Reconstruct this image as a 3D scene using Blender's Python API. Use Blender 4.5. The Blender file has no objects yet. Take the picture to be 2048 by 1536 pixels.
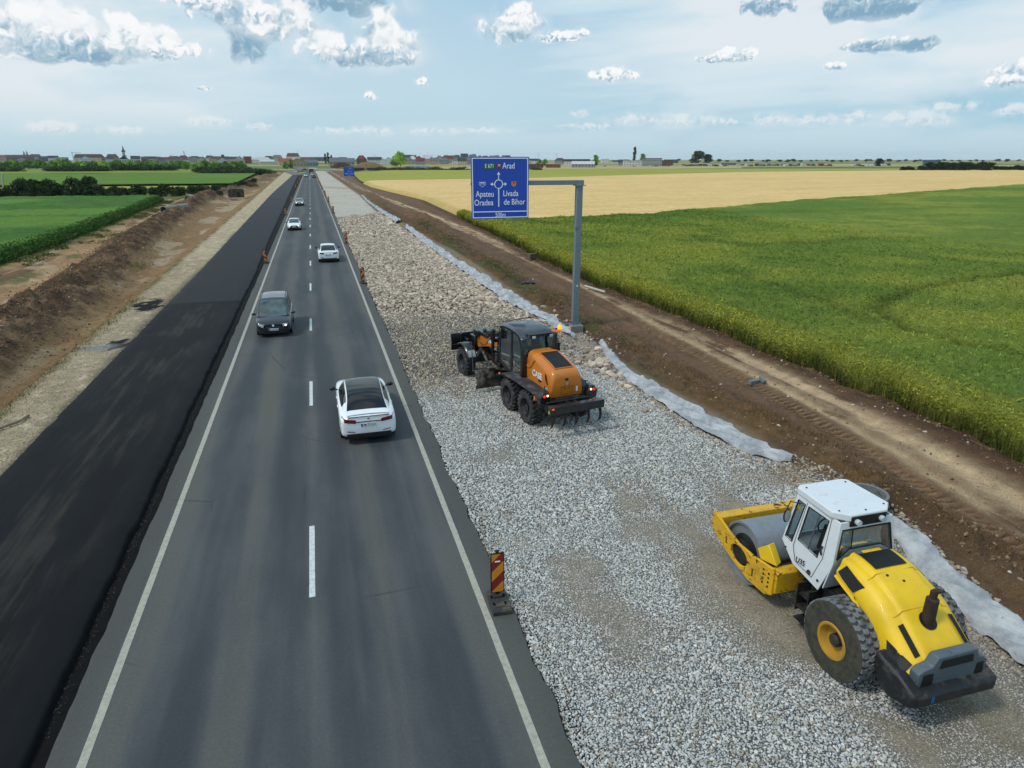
import bpy, bmesh, math, random
import numpy as np
from math import sin, cos, radians, pi, atan2, asin, sqrt, degrees
from mathutils import Vector, Matrix
S = bpy.context.scene
# ---------------------------------------------------------------- camera
FPX, PITCH, YAW, CAMH, CAMX = 1340.0, .3241, .2787, 8.74, .755
CF = Vector((sin(YAW)*cos(PITCH), cos(YAW)*cos(PITCH), -sin(PITCH)))
CR = Vector((cos(YAW), -sin(YAW), 0)); CU = CR.cross(CF)
CP = Vector((CAMX, 0, CAMH))
cd = bpy.data.cameras.new('camera'); co = bpy.data.objects.new('camera', cd); S.collection.objects.link(co)
co.matrix_world = Matrix(((CR.x, CU.x, -CF.x, CP.x), (CR.y, CU.y, -CF.y, CP.y), (CR.z, CU.z, -CF.z, CP.z), (0, 0, 0, 1)))
cd.sensor_width = 36; cd.lens = FPX/2048*36; cd.clip_start = .1; cd.clip_end = 30000
S.camera = co
S.render.resolution_x, S.render.resolution_y = 1024, 768
def ray(px, py): return CF*FPX+CR*(px-1024)-CU*(py-768)
def at(px, py, z=0):
    d = ray(px, py); t = (z-CP.z)/d.z; return CP+d*t
def at_y(px, Y):           # ground x of a photo column at distance Y along the road (low things far off)
    d = ray(px, 330); return CP.x+d.x/d.y*Y
# ---------------------------------------------------------------- colour
def lin(c): return c/12.92 if c <= .04045 else ((c+.055)/1.055)**2.4
def H(s, k=1.0):
    s = s.lstrip('#'); return tuple(lin(int(s[i:i+2], 16)/255)*k for i in (0, 2, 4))
# ---------------------------------------------------------------- light
SUN_AZ, SUN_EL = radians(-100), radians(54)
sd = bpy.data.lights.new('sun', 'SUN'); so = bpy.data.objects.new('sun', sd); S.collection.objects.link(so)
sd.energy = 2.0; sd.angle = radians(11); sd.color = (1, .94, .86)
sv = Vector((sin(SUN_AZ)*cos(SUN_EL), cos(SUN_AZ)*cos(SUN_EL), sin(SUN_EL)))
so.rotation_euler = sv.to_track_quat('Z', 'Y').to_euler()
S.view_settings.view_transform = 'Standard'; S.view_settings.look = 'None'
S.view_settings.exposure = 0; S.view_settings.gamma = 1; S.view_settings.use_curve_mapping = False
# ---------------------------------------------------------------- world: physical sky seen through veils of high cloud, with cumulus
W = bpy.data.worlds.new('World'); S.world = W; W.use_nodes = True
nt = W.node_tree; N = nt.nodes; Lk = nt.links; N.clear()
class G:
    """tiny node-expression helper"""
    def __init__(s, nt): s.nt = nt
    def n(s, t, **k):
        x = s.nt.nodes.new(t)
        for a, b in k.items(): setattr(x, a, b)
        return x
    def put(s, sock, v):
        if isinstance(v, bpy.types.NodeSocket): s.nt.links.new(v, sock)
        elif v is not None:
            if isinstance(v, (tuple, list)) and len(v) == 3 and sock.type == 'RGBA': v = (*v, 1)
            sock.default_value = v
    def m(s, op, a, b=None, c=None, clamp=False):
        x = s.n('ShaderNodeMath', operation=op, use_clamp=clamp)
        for i, v in enumerate((a, b, c)): s.put(x.inputs[i], v)
        return x.outputs[0]
    def mix(s, f, a, b, blend='MIX'):
        x = s.n('ShaderNodeMix', data_type='RGBA', blend_type=blend)
        s.put(x.inputs[0], f); s.put(x.inputs[6], a); s.put(x.inputs[7], b); return x.outputs[2]
    def ss(s, v, a, b, lo=0., hi=1., t='SMOOTHSTEP'):
        x = s.n('ShaderNodeMapRange', interpolation_type=t); s.put(x.inputs[0], v)
        for i, q in enumerate((a, b, lo, hi)): s.put(x.inputs[i+1], q)
        return x.outputs[0]
    def noise(s, vec, scale, detail=4, rough=.55, dist=0.):
        x = s.n('ShaderNodeTexNoise'); s.put(x.inputs['Vector'], vec); s.put(x.inputs['Scale'], scale)
        s.put(x.inputs['Detail'], detail); s.put(x.inputs['Roughness'], rough); s.put(x.inputs['Distortion'], dist); return x.outputs[0]
    def map(s, vec, scale=(1, 1, 1), loc=(0, 0, 0), rot=(0, 0, 0)):
        x = s.n('ShaderNodeMapping'); s.put(x.inputs[0], vec); x.inputs[1].default_value = loc; x.inputs[2].default_value = rot; x.inputs[3].default_value = scale
        return x.outputs[0]
    def xyz(s, v):
        x = s.n('ShaderNodeSeparateXYZ'); s.put(x.inputs[0], v); return x.outputs
    def vec(s, a, b, c=0.):
        x = s.n('ShaderNodeCombineXYZ'); s.put(x.inputs[0], a); s.put(x.inputs[1], b); s.put(x.inputs[2], c); return x.outputs[0]
g = G(nt)
_tab = np.random.default_rng(3).random((256, 256)).astype(np.float32)
def vnoise(x, y):
    xi = np.floor(x).astype(int); yi = np.floor(y).astype(int); fx = x-xi; fy = y-yi
    fx = fx*fx*(3-2*fx); fy = fy*fy*(3-2*fy); T = lambda a, b: _tab[a & 255, b & 255]
    return (T(xi, yi)*(1-fx)+T(xi+1, yi)*fx)*(1-fy)+(T(xi, yi+1)*(1-fx)+T(xi+1, yi+1)*fx)*fy
def fbm(x, y, o=5, s=0., bil=False, gain=.5):
    x = np.asarray(x, float)+s*17.3; y = np.asarray(y, float)+s*9.1; r = 0; a = .5; n = 0
    for i in range(o):
        v = vnoise(x, y)
        r = r+a*(np.abs(2*v-1) if bil else v); n += a; a *= gain; x, y = x*1.62+y*1.22+5.2, y*1.62-x*1.22+1.3
    return r/n
def sstep(x, a, b):
    t = np.clip((x-a)/(b-a), 0, 1); return t*t*(3-2*t)
def lerp(a, b, t):
    t = np.asarray(t)[..., None]; return np.asarray(a)*(1-t)+np.asarray(b)*t
def azel(px, py):
    d = ray(px, py).normalized(); return atan2(d.x, d.y), asin(d.z)
CL = [ # px, py, half width, half height, greyness
 (80,75,150,62,.25),(20,50,90,50,.1),(150,100,95,36,.6),(295,92,108,40,.15),(255,70,40,40,.0),(340,105,60,24,.1),(505,75,62,64,.7),(455,20,75,40,.35),(395,5,60,22,.2),
 (575,52,66,46,.15),(540,30,60,30,.1),(700,8,90,34,1.),(668,108,68,40,.1),(770,80,56,62,.2),(725,112,95,28,.45),(800,112,30,26,.4),
 (1022,62,58,38,.3),(1035,35,36,26,0.),(1115,76,42,12,.2),(1165,66,14,9,.1),(1228,150,40,15,.1),(1468,112,40,17,.2),(1435,118,40,10,.3),
 (1545,12,70,26,.7),(1735,14,110,32,.9),(1755,92,62,15,.7),(1832,88,38,20,.8),(1672,133,24,9,.2),(2028,150,52,36,.35),(2010,165,40,14,.2),
 (108,257,50,14,.2),(245,262,50,8,.2),(425,244,44,11,.2),(515,254,30,8,.2),(405,176,16,6,.2),(735,264,42,9,.2),(870,264,40,7,.2),(655,262,40,7,.2),(740,192,12,9,.1),(846,165,14,9,.1),
 (1280,240,48,13,.2),(1370,243,54,13,.2),(1452,245,24,6,.2),(1535,241,34,12,.2),(1628,242,56,10,.2),(1700,238,44,13,.2),(1835,238,60,17,.25),(1910,214,44,10,.2),(2030,222,40,12,.2),(1160,228,16,7,.2),(960,262,50,6,.2),(1180,255,50,7,.2)]

def sky_rgb(az, el, clouds, det):
    e = np.maximum(el, 0)
    c = lerp(H('#c0dce8'), H('#d3e6f0'), sstep(e, 0, .10)); c = lerp(c, H('#bcdcec'), sstep(e, .10, .3)); c = lerp(c, H('#8fbbd8'), sstep(e, .25, .9))
    blue = lerp(H('#a5cfe2'), H('#78b4da'), sstep(e, 0, .28))
    xr = az*cos(.16)+el*sin(.16)*2.4; yr = -az*sin(.16)*.4+el
    vn = fbm(xr*3.2+fbm(az*3, el*6, 3, 5)*1.6, yr*17, 6 if det else 4, 1); vn2 = fbm(az*2.1, el*5.2, 3, 2)
    side = sstep(az, .1, .9)*(az < 1.6)
    veil = (vn-.5)*2.4+(vn2-.5)*1.3-.12*side+.12*sstep(-az, -.1, .3)
    c = lerp(c, blue, sstep(-veil, .0, .5)*(.35+.5*sstep(az, .1, .8)))
    c = lerp(c, H('#e6eef3'), sstep(veil, -.10, .45)*sstep(e, .012, .09)*.95)
    if not det: return c
    for i_, (px, py, hw, hh, gr) in enumerate(clouds):
        a0, e0 = azel(px, py); aw = abs(azel(px+hw, py)[0]-a0)*1.05; eh = abs(azel(px, py-hh)[1]-e0)*1.1
        I = np.where(np.abs(az[0]-a0) < aw*2.1)[0]; J = np.where(np.abs(el[:, 0]-e0) < eh*2.4)[0]
        if len(I) == 0 or len(J) == 0: continue
        q = (slice(J[0], J[-1]+1), slice(I[0], I[-1]+1)); far = py > 205
        u = (az[q]-a0)/aw; v = (el[q]-e0)/eh; xs = (az[q]-a0)/eh; sd = 3+i_*.37
        if aw < eh: xs = xs*1.0
        k = 1.15 if hh > 22 else .9
        ws = xs*k+(fbm(xs*1.6, v*1.6, 3, sd+9)-.5)*.9; wv = v*k+(fbm(xs*1.6, v*1.6, 3, sd+11)-.5)*.9
        nA = fbm(ws, wv, 7, sd, True, .52); lo = fbm(xs*.8*k, v*.8*k, 3, sd+4)
        s1 = fbm(ws, wv, 4, sd, True, .55); s2 = fbm(ws+.16, wv-.22, 4, sd, True, .55)
        vb = np.where(v < 0, v*1.35, v); r = np.sqrt(u*u+vb*vb)
        d = 1.0-r**1.8+(lo-.5)*2.3-(nA-.34)*1.45
        d = d*np.clip(2.1-r, 0, 1)
        al = sstep(d, -.12, .45 if not far else .8)*sstep(2.0-r, 0, .4)*(.7 if far else 1)
        al = al*np.clip(.35+.65*sstep(v, -1.1, -.35), 0, 1)
        rel = (s2-s1)*1.25-(nA-.34)*.75
        L = v*.55+.66-gr*1.0+rel+(lo-.5)*.6-sstep(d, .7, 1.8)*.15
        hz = .5*sstep(1.9-r, 0, 1.3)*sstep(lo, .35, .6)*(1-al)
        c[q] = lerp(c[q], H('#e3ecf1'), hz)
        if far: col = lerp(H('#c3d7e1'), H('#eaf1f5'), sstep(L, -.1, .7))
        else: col = lerp(lerp(H('#86abc3'), H('#b3ccda'), sstep(L, -.35, .3)), H('#fdfefe'), sstep(L, .1, .8))
        c[q] = lerp(c[q], col, al)
    return c
def sky_image(name, a0, a1, e0, e1, w, h, clouds, det):
    az, el = np.meshgrid(np.linspace(a0, a1, w), np.linspace(e0, e1, h)); c = sky_rgb(az, el, clouds, det)
    im = bpy.data.images.new(name, w, h, alpha=True, float_buffer=True); im.colorspace_settings.name = 'Non-Color'
    p = np.ones((h, w, 4), np.float32); p[..., :3] = c; im.pixels.foreach_set(p.ravel()); im.update(); im.pack()
    return im
A0, A1, E0, E1 = radians(-36), radians(64), radians(-.5), radians(19)
im1 = sky_image('sky window', A0, A1, E0, E1, 3000, 640, CL, True)
im2 = sky_image('sky dome', -pi, pi, -.01, pi/2, 512, 160, [], False)
tc = g.n('ShaderNodeTexCoord'); X, Y, Z = g.xyz(tc.outputs['Generated'])[:3]
az = g.m('ARCTAN2', X, Y); el = g.m('ARCSINE', Z)
def look(im, a0, a1, e0, e1):
    t = g.n('ShaderNodeTexImage', image=im, extension='CLIP' if im is im1 else 'EXTEND', interpolation='Linear')
    u = g.ss(az, a0, a1, 0., 1., 'LINEAR'); v = g.m('DIVIDE', g.m('SUBTRACT', el, e0), e1-e0)
    g.put(t.inputs[0], g.vec(u if im is im2 else g.m('DIVIDE', g.m('SUBTRACT', az, a0), a1-a0), v)); return t.outputs[0]
c1 = look(im1, A0, A1, E0, E1); c2 = look(im2, -pi, pi, -.01, pi/2)
def band(v, a, b, s): return g.m('MULTIPLY', g.ss(v, a, a+s), g.ss(v, b, b-s))
win = g.m('MULTIPLY', band(az, A0, A1, .05), g.ss(el, E1, E1-.04))
sky = g.n('ShaderNodeTexSky'); sky.sky_type = 'NISHITA'; sky.sun_disc = False
sky.sun_elevation = SUN_EL; sky.sun_rotation = SUN_AZ; sky.dust_density = 1.5; sky.ozone_density = 2
ST = .1                                              # background strength
seen = g.mix(win, c2, c1)
ns = g.n('ShaderNodeVectorMath', operation='SCALE'); g.put(ns.inputs[0], seen); ns.inputs['Scale'].default_value = 1/ST
col = g.mix(.06, ns.outputs[0], sky.outputs[0])      # the physical sky behind the veils of high cloud
bg = g.n('ShaderNodeBackground'); g.put(bg.inputs[0], col); bg.inputs[1].default_value = ST
out = g.n('ShaderNodeOutputWorld'); Lk.new(bg.outputs[0], out.inputs[0])
W.cycles.sampling_method = 'MANUAL'; W.cycles.sample_map_resolution = 512
# ---------------------------------------------------------------- materials
def newmat(name):
    m = bpy.data.materials.new(name); m.use_nodes = True; m.node_tree.nodes.clear(); g = G(m.node_tree)
    b = g.n('ShaderNodeBsdfPrincipled'); o = g.n('ShaderNodeOutputMaterial'); m.node_tree.links.new(b.outputs[0], o.inputs[0])
    return m, g, b
def bump(g, b, h, strength=.3, dist=.02):
    x = g.n('ShaderNodeBump'); x.inputs['Strength'].default_value = strength; x.inputs['Distance'].default_value = dist
    g.put(x.inputs['Height'], h); g.put(b.inputs['Normal'], x.outputs[0])
def pm(name, col, rough=.5, metal=0., var=.12, scale=4., bmp=0., bscale=60., coat=0., dirt=None, dirtamt=.3, dscale=3., spec=None, trans=0.):
    """painted / plain surface: slight tone variation, optional dirt patches and bump"""
    m, g, b = newmat(name)
    if isinstance(col, str): col = H(col)
    tc = g.n('ShaderNodeTexCoord').outputs['Object']
    n = g.noise(tc, scale, 5, .6)
    c = g.mix(g.ss(n, .3, .7), tuple(x*(1-var) for x in col), tuple(min(1, x*(1+var)) for x in col))
    if dirt:
        d = g.noise(tc, dscale, 8, .7)
        f = g.ss(d, .62-dirtamt*.4, .8-dirtamt*.4)
        c = g.mix(f, c, H(dirt) if isinstance(dirt, str) else dirt)
        g.put(b.inputs['Roughness'], g.ss(f, 0, 1, rough, .85, 'LINEAR'))
    else: b.inputs['Roughness'].default_value = rough
    g.put(b.inputs['Base Color'], c); b.inputs['Metallic'].default_value = metal
    b.inputs['Coat Weight'].default_value = coat; b.inputs['Coat Roughness'].default_value = .05
    if spec is not None: b.inputs['Specular IOR Level'].default_value = spec
    if trans: b.inputs['Transmission Weight'].default_value = trans
    if bmp: bump(g, b, g.noise(tc, bscale, 4, .6), bmp, .01)
    return m
def emis(name, col, k):
    m, g, b = newmat(name); c = H(col)
    g.put(b.inputs['Base Color'], c); g.put(b.inputs['Emission Color'], c); b.inputs['Emission Strength'].default_value = k; return m
def attrmat(name, rough=.9, nscale=8., namp=.35, bscale=20., bmp=.6, bdist=.05, fine=90., famp=.25, spec=.2):
    """earth / crop material: albedo from the mesh's own colour layer broken up by noise"""
    m, g, b = newmat(name)
    at_ = g.n('ShaderNodeAttribute'); at_.attribute_name = 'Col'
    tc = g.n('ShaderNodeTexCoord').outputs['Object']
    n1 = g.noise(tc, nscale, 7, .65); n2 = g.noise(tc, fine, 3, .6)
    k = g.m('ADD', g.ss(n1, .25, .75, 1-namp, 1+namp, 'LINEAR'), g.ss(n2, .3, .7, -famp, famp, 'LINEAR'))
    c = g.mix(1., at_.outputs[0], g.vec(k, k, k), 'MULTIPLY')
    g.put(b.inputs['Base Color'], c); b.inputs['Roughness'].default_value = rough; b.inputs['Specular IOR Level'].default_value = spec
    if bmp: bump(g, b, g.m('ADD', g.noise(tc, bscale, 8, .7), g.m('MULTIPLY', n2, .25)), bmp, bdist)
    return m
# ---------------------------------------------------------------- mesh builder
def finish(o, name, mat, parent, bevel=0., smooth=True, angle=35, seg=2, weld=False):
    o.data.materials.append(mat) if mat else None
    if parent is not None: o.parent = parent
    if bevel:
        b = o.modifiers.new('bevel', 'BEVEL'); b.width = bevel; b.segments = seg; b.limit_method = 'ANGLE'; b.angle_limit = radians(35)
    if smooth:
        o.data.shade_smooth(); o.data.set_sharp_from_angle(angle=radians(angle))
    S.collection.objects.link(o); return o
class MB:
    def __init__(s): s.v = []; s.f = []
    def add(s, v, f):
        k = len(s.v); s.v += [tuple(p) for p in v]; s.f += [tuple(i+k for i in q) for q in f]; return s
    def box(s, c, d, R=None):
        v = [Vector((x*d[0]/2, y*d[1]/2, z*d[2]/2)) for x in (-1, 1) for y in (-1, 1) for z in (-1, 1)]
        if R is not None: v = [R @ p for p in v]
        v = [p+Vector(c) for p in v]
        return s.add(v, [(0, 1, 3, 2), (4, 6, 7, 5), (0, 4, 5, 1), (2, 3, 7, 6), (0, 2, 6, 4), (1, 5, 7, 3)])
    def bb(s, x0, x1, y0, y1, z0, z1): return s.box(((x0+x1)/2, (y0+y1)/2, (z0+z1)/2), (x1-x0, y1-y0, z1-z0))
    def pris(s, pts, ax, a, b):
        def w(p, t): return {'x': (t, p[0], p[1]), 'y': (p[0], t, p[1]), 'z': (p[0], p[1], t)}[ax]
        n = len(pts); v = [w(p, a) for p in pts]+[w(p, b) for p in pts]
        return s.add(v, [tuple(range(n))[::-1], tuple(range(n, 2*n))]+[(i, (i+1) % n, (i+1) % n+n, i+n) for i in range(n)])
    def plate(s, pts, t):
        pts = [Vector(p) for p in pts]; nr = (pts[1]-pts[0]).cross(pts[2]-pts[0]).normalized()
        n = len(pts); v = [p for p in pts]+[p+nr*t for p in pts]
        return s.add(v, [tuple(range(n))[::-1], tuple(range(n, 2*n))]+[(i, (i+1) % n, (i+1) % n+n, i+n) for i in range(n)])
    def cyl(s, p0, p1, r0, r1=None, n=16, cap=True):
        return s.tube([p0, p1], [r0, r0 if r1 is None else r1], n, cap)
    def tube(s, path, r, n=8, cap=True):
        path = [Vector(p) for p in path]; rs = r if isinstance(r, (list, tuple)) else [r]*len(path)
        v = []; up = None
        for i, p in enumerate(path):
            t = (path[min(i+1, len(path)-1)]-path[max(i-1, 0)]).normalized()
            if up is None: up = Vector((0, 0, 1)) if abs(t.z) < .9 else Vector((1, 0, 0))
            a = t.cross(up).normalized(); b_ = a.cross(t); up = b_
            v += [p+(a*cos(2*pi*k/n)+b_*sin(2*pi*k/n))*rs[i] for k in range(n)]
        m = len(path)
        f = [(i*n+k, i*n+(k+1) % n, (i+1)*n+(k+1) % n, (i+1)*n+k) for i in range(m-1) for k in range(n)]
        if cap: f += [tuple(range(n))[::-1], tuple(range((m-1)*n, m*n))]
        return s.add(v, f)
    def lathe(s, prof, o, axis='y', n=32, closed=False):
        v = []
        for (r, h) in prof:
            for k in range(n):
                a = 2*pi*k/n; c_, s_ = r*cos(a), r*sin(a)
                v.append({'y': (o[0]+c_, o[1]+h, o[2]+s_), 'z': (o[0]+c_, o[1]+s_, o[2]+h), 'x': (o[0]+h, o[1]+c_, o[2]+s_)}[axis])
        m = len(prof)
        f = [(i*n+k, i*n+(k+1) % n, (i+1)*n+(k+1) % n, (i+1)*n+k) for i in range(m-1) for k in range(n)]
        if closed: f += [((m-1)*n+k, (m-1)*n+(k+1) % n, (k+1) % n, k) for k in range(n)]
        return s.add(v, f)
    def ball(s, c, r, n=10, m=6, sc=(1, 1, 1)):
        v = [(c[0], c[1], c[2]-r*sc[2])]
        for j in range(1, m):
            a = -pi/2+pi*j/m
            v += [(c[0]+r*cos(a)*cos(2*pi*k/n)*sc[0], c[1]+r*cos(a)*sin(2*pi*k/n)*sc[1], c[2]+r*sin(a)*sc[2]) for k in range(n)]
        v.append((c[0], c[1], c[2]+r*sc[2])); L = len(v)-1
        f = [(0, 1+(k+1) % n, 1+k) for k in range(n)]+[(L, L-n+k, L-n+(k+1) % n) for k in range(n)]
        for j in range(m-2): f += [(1+j*n+k, 1+j*n+(k+1) % n, 1+(j+1)*n+(k+1) % n, 1+(j+1)*n+k) for k in range(n)]
        return s.add(v, f)
    def quadgrid(s, rows):
        m = len(rows); n = len(rows[0])
        return s.add([p for r in rows for p in r], [(i*n+j, i*n+j+1, (i+1)*n+j+1, (i+1)*n+j) for i in range(m-1) for j in range(n-1)])
    def xf(s, M):
        s.v = [tuple(M @ Vector(p)) for p in s.v]; return s
    def mirror_y(s):
        k = len(s.v); s.v += [(x, -y, z) for x, y, z in s.v]; s.f += [tuple(i+k for i in q)[::-1] for q in list(s.f)]; return s
    def mesh(s, name):
        me = bpy.data.meshes.new(name); me.from_pydata(s.v, [], s.f)
        bm = bmesh.new(); bm.from_mesh(me); bmesh.ops.recalc_face_normals(bm, faces=bm.faces); bm.to_mesh(me); bm.free(); return me
    def build(s, name, mat, parent=None, bevel=0., smooth=True, angle=35, seg=2):
        return finish(bpy.data.objects.new(name, s.mesh(name)), name, mat, parent, bevel, smooth, angle, seg)
def tag(o, label=None, cat=None, group=None, kind=None):
    for k, v in (('label', label), ('category', cat), ('group', group), ('kind', kind)):
        if v: o[k] = v
    return o
def thing(name, label, cat, loc=(0, 0, 0), rz=0., group=None, scale=1.):
    o = bpy.data.objects.new(name, None); S.collection.objects.link(o); o.location = loc; o.rotation_euler = (0, 0, rz); o.scale = (scale,)*3
    o.empty_display_size = .2
    return tag(o, label, cat, group)
KIDS = {}
def dup(root, loc=None, rz=None, label=None, scale=None, group=None):
    """copy a thing together with its parts and their sub-parts"""
    def cp(o, par):
        c = o.copy(); S.collection.objects.link(c)
        if par is not None: c.parent = par
        for ch in kids.get(o, []): cp(ch, c)
        return c
    kids = KIDS.get(root)
    if kids is None:
        kids = {}
        def walk(o):
            kids[o] = list(o.children)
            for c in kids[o]: walk(c)
        walk(root); KIDS[root] = kids
    r = cp(root, None)
    if loc is not None: r.location = loc
    if rz is not None: r.rotation_euler = (0, 0, rz)
    if scale is not None: r.scale = (scale,)*3 if not isinstance(scale, (tuple, list)) else scale
    if label: r['label'] = label
    if group: r['group'] = group
    return r
def text(s, size, o, right, up, mat, parent, name='lettering', sx=1., ext=.004, align='CENTER', bold=0.):
    cu = bpy.data.curves.new('t', 'FONT'); cu.body = s; cu.size = size; cu.align_x = align; cu.align_y = 'CENTER'; cu.extrude = ext; cu.offset = bold*.2
    to = bpy.data.objects.new('t', cu); S.collection.objects.link(to)
    bpy.context.view_layer.update()
    me = bpy.data.meshes.new_from_object(to.evaluated_get(bpy.context.evaluated_depsgraph_get()))
    bpy.data.objects.remove(to)
    r = Vector(right).normalized(); u = Vector(up).normalized(); nrm = r.cross(u); o = Vector(o)
    M = Matrix(((r.x*sx, u.x, nrm.x, o.x), (r.y*sx, u.y, nrm.y, o.y), (r.z*sx, u.z, nrm.z, o.z), (0, 0, 0, 1)))
    me.transform(M); me.materials.clear(); me.name = name
    ob = bpy.data.objects.new(name, me); me.materials.append(mat); S.collection.objects.link(ob)
    if parent is not None: ob.parent = parent
    return ob
def npmesh(name, V, F, mat, col=None, smooth=False, parent=None):
    """fast mesh from numpy arrays; F is (n,3) or (n,4); col per vertex"""
    V = np.asarray(V, np.float32); F = np.asarray(F, np.int32); k = F.shape[1]
    me = bpy.data.meshes.new(name); me.vertices.add(len(V)); me.vertices.foreach_set('co', V.ravel())
    me.loops.add(F.size); me.loops.foreach_set('vertex_index', F.ravel())
    me.polygons.add(len(F)); me.polygons.foreach_set('loop_start', np.arange(0, F.size, k, dtype=np.int32)); me.polygons.foreach_set('loop_total', np.full(len(F), k, np.int32))
    me.polygons.foreach_set('use_smooth', np.full(len(F), smooth, bool))
    me.update(calc_edges=True)
    if col is not None:
        a = me.color_attributes.new('Col', 'FLOAT_COLOR', 'POINT'); c = np.ones((len(V), 4), np.float32); c[:, :3] = col; a.data.foreach_set('color', c.ravel())
    me.materials.append(mat); o = bpy.data.objects.new(name, me); S.collection.objects.link(o)
    if parent is not None: o.parent = parent
    return o
RNG = np.random.default_rng(7)
def gridmesh(name, xs, ys, zf, cf, mat, smooth=True):
    X, Y = np.meshgrid(xs, ys)
    return sheet(name, X, Y, zf, cf, mat, smooth)
def sheet(name, X, Y, zf, cf, mat, smooth=True):
    Z = zf(X, Y); C_ = cf(X, Y, Z); m, n = X.shape
    V = np.stack([X, Y, Z], -1).reshape(-1, 3); i = np.arange(m*n).reshape(m, n)
    F = np.stack([i[:-1, :-1], i[:-1, 1:], i[1:, 1:], i[1:, :-1]], -1).reshape(-1, 4)
    return npmesh(name, V, F, mat, C_.reshape(-1, 3) if C_ is not None else None, smooth)
def geo(a, b, n, k=1.0):   # spacing growing with distance
    t = np.linspace(0, 1, n); return a+(b-a)*(np.exp(k*t)-1)/(np.exp(k)-1)
# ================================================================ GROUND
HW = 3.385                      # half distance between the edge lines
ZR, ZG = 0.0, -.09              # road top, gravel bed
XR, XL = 3.97, -4.08            # edges of the old carriageway
def pl(tab, y):
    t = np.array(tab, float); return np.interp(y, t[:, 0], t[:, 1])
# ---- far plain with its patchwork of fields
def plain_mat():
    m, g, b = newmat('far farmland')
    tc = g.n('ShaderNodeTexCoord').outputs['Object']
    vo = g.n('ShaderNodeTexVoronoi', feature='F1', distance='CHEBYCHEV'); g.put(vo.inputs['Vector'], g.map(tc, (.0022, .0058, 1), rot=(0, 0, .25))); vo.inputs['Scale'].default_value = 1; vo.inputs['Randomness'].default_value = .8
    r = g.n('ShaderNodeValToRGB'); e = r.color_ramp.elements; r.color_ramp.interpolation = 'CONSTANT'
    g.put(r.inputs[0], g.xyz(vo.outputs['Color'])[0])
    cols = ['#6f7c3f', '#a89860', '#4b6431', '#968a52', '#5f7035', '#b3a26c', '#40562c']
    e[0].color = (*H(cols[0]), 1); e[1].position = .14; e[1].color = (*H(cols[1]), 1)
    for i in range(2, 7): x = e.new(i/7); x.color = (*H(cols[i]), 1)
    n = g.noise(tc, .08, 6, .6)
    c = g.mix(g.ss(n, .3, .7, 0, .35), r.outputs[0], H('#4d5d33'))
    g.put(b.inputs['Base Color'], c); b.inputs['Roughness'].default_value = 1
    return m
xs = np.concatenate([-geo(60, 6000, 24, 4)[::-1], np.linspace(-55, 60, 6), geo(70, 6000, 24, 4)])
ys = np.concatenate([[-120, 200, 535, 545, 600], geo(640, 6600, 40, 4)])
plain = gridmesh('ground', xs, ys, lambda x, y: np.where(y < 540, -3., -.62)+0*x, lambda x, y, z: np.ones(x.shape+(3,)), plain_mat()); tag(plain, kind='structure')

# ---- old carriageway
def road_mat():
    m, g, b = newmat('worn asphalt'); tc = g.n('ShaderNodeTexCoord').outputs['Object']; x, y, z = g.xyz(tc)[:3]
    wob = g.m('MULTIPLY', g.m('SUBTRACT', g.noise(g.map(tc, (.3, .05, 1)), 1, 3), .5), .5)
    xx = g.m('ADD', g.m('ABSOLUTE', x), wob)
    w = g.n('ShaderNodeMath', operation='SINE'); g.put(w.inputs[0], g.m('MULTIPLY_ADD', xx, 2*pi/1.72, 2.6)); band = w.outputs[0]
    long = g.noise(g.map(tc, (1.1, .05, 1)), 1.3, 3, .5); patch = g.noise(g.map(tc, (.35, .12, 1)), 1.4, 5, .6); grain = g.noise(tc, 16, 6, .8); spk = g.noise(tc, 34, 1, .5)
    f = g.m('ADD', g.m('MULTIPLY', band, .24), g.m('ADD', g.m('MULTIPLY', g.m('SUBTRACT', long, .5), 1.5), g.m('MULTIPLY', g.m('SUBTRACT', patch, .5), 1.2)))
    c = g.mix(g.ss(f, -.5, .55), H('#353b3f'), H('#575b5b'))
    # brownish oil and dust haze between the wheels, bluish polish in the wheel tracks
    br = g.ss(g.m('ADD', g.m('MULTIPLY', band, .5), g.m('MULTIPLY', g.m('SUBTRACT', long, .5), 2.2)), 0, 1.1)
    c = g.mix(g.m('MULTIPLY', br, .75), c, H('#56544d'))
    edge = g.ss(g.m('ADD', g.m('ABSOLUTE', x), g.m('MULTIPLY', g.m('SUBTRACT', patch, .5), .5)), 3.3, 3.7)
    c = g.mix(g.m('MULTIPLY', edge, .7), c, H('#4e4f4a'))
    k = g.m('ADD', g.ss(grain, .25, .75, .80, 1.20, 'LINEAR'), g.ss(spk, .70, .80, 0, 1.2))
    c = g.mix(1., c, g.vec(k, k, k), 'MULTIPLY')
    # hairline cracks
    vo = g.n('ShaderNodeTexVoronoi', feature='DISTANCE_TO_EDGE'); g.put(vo.inputs['Vector'], g.map(tc, (.28, .14, 1))); g.put(vo.inputs['Scale'], 1.)
    cr = g.m('MULTIPLY', g.ss(vo.outputs[0], .006, 0), g.ss(g.noise(tc, .22, 2), .52, .62))
    c = g.mix(g.m('MULTIPLY', cr, .55), c, H('#23272a'))
    # dark wet-looking oil spots and pale scuffs
    sp = g.ss(g.noise(tc, 3.3, 4, .6), .70, .76); c = g.mix(g.m('MULTIPLY', sp, .5), c, H('#2b3033'))
    g.put(b.inputs['Base Color'], c); g.put(b.inputs['Roughness'], g.ss(f, -.5, .5, .62, .8, 'LINEAR')); b.inputs['Specular IOR Level'].default_value = .22
    bump(g, b, g.m('ADD', grain, g.m('MULTIPLY', spk, .5)), .25, .01)
    return m
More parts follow.
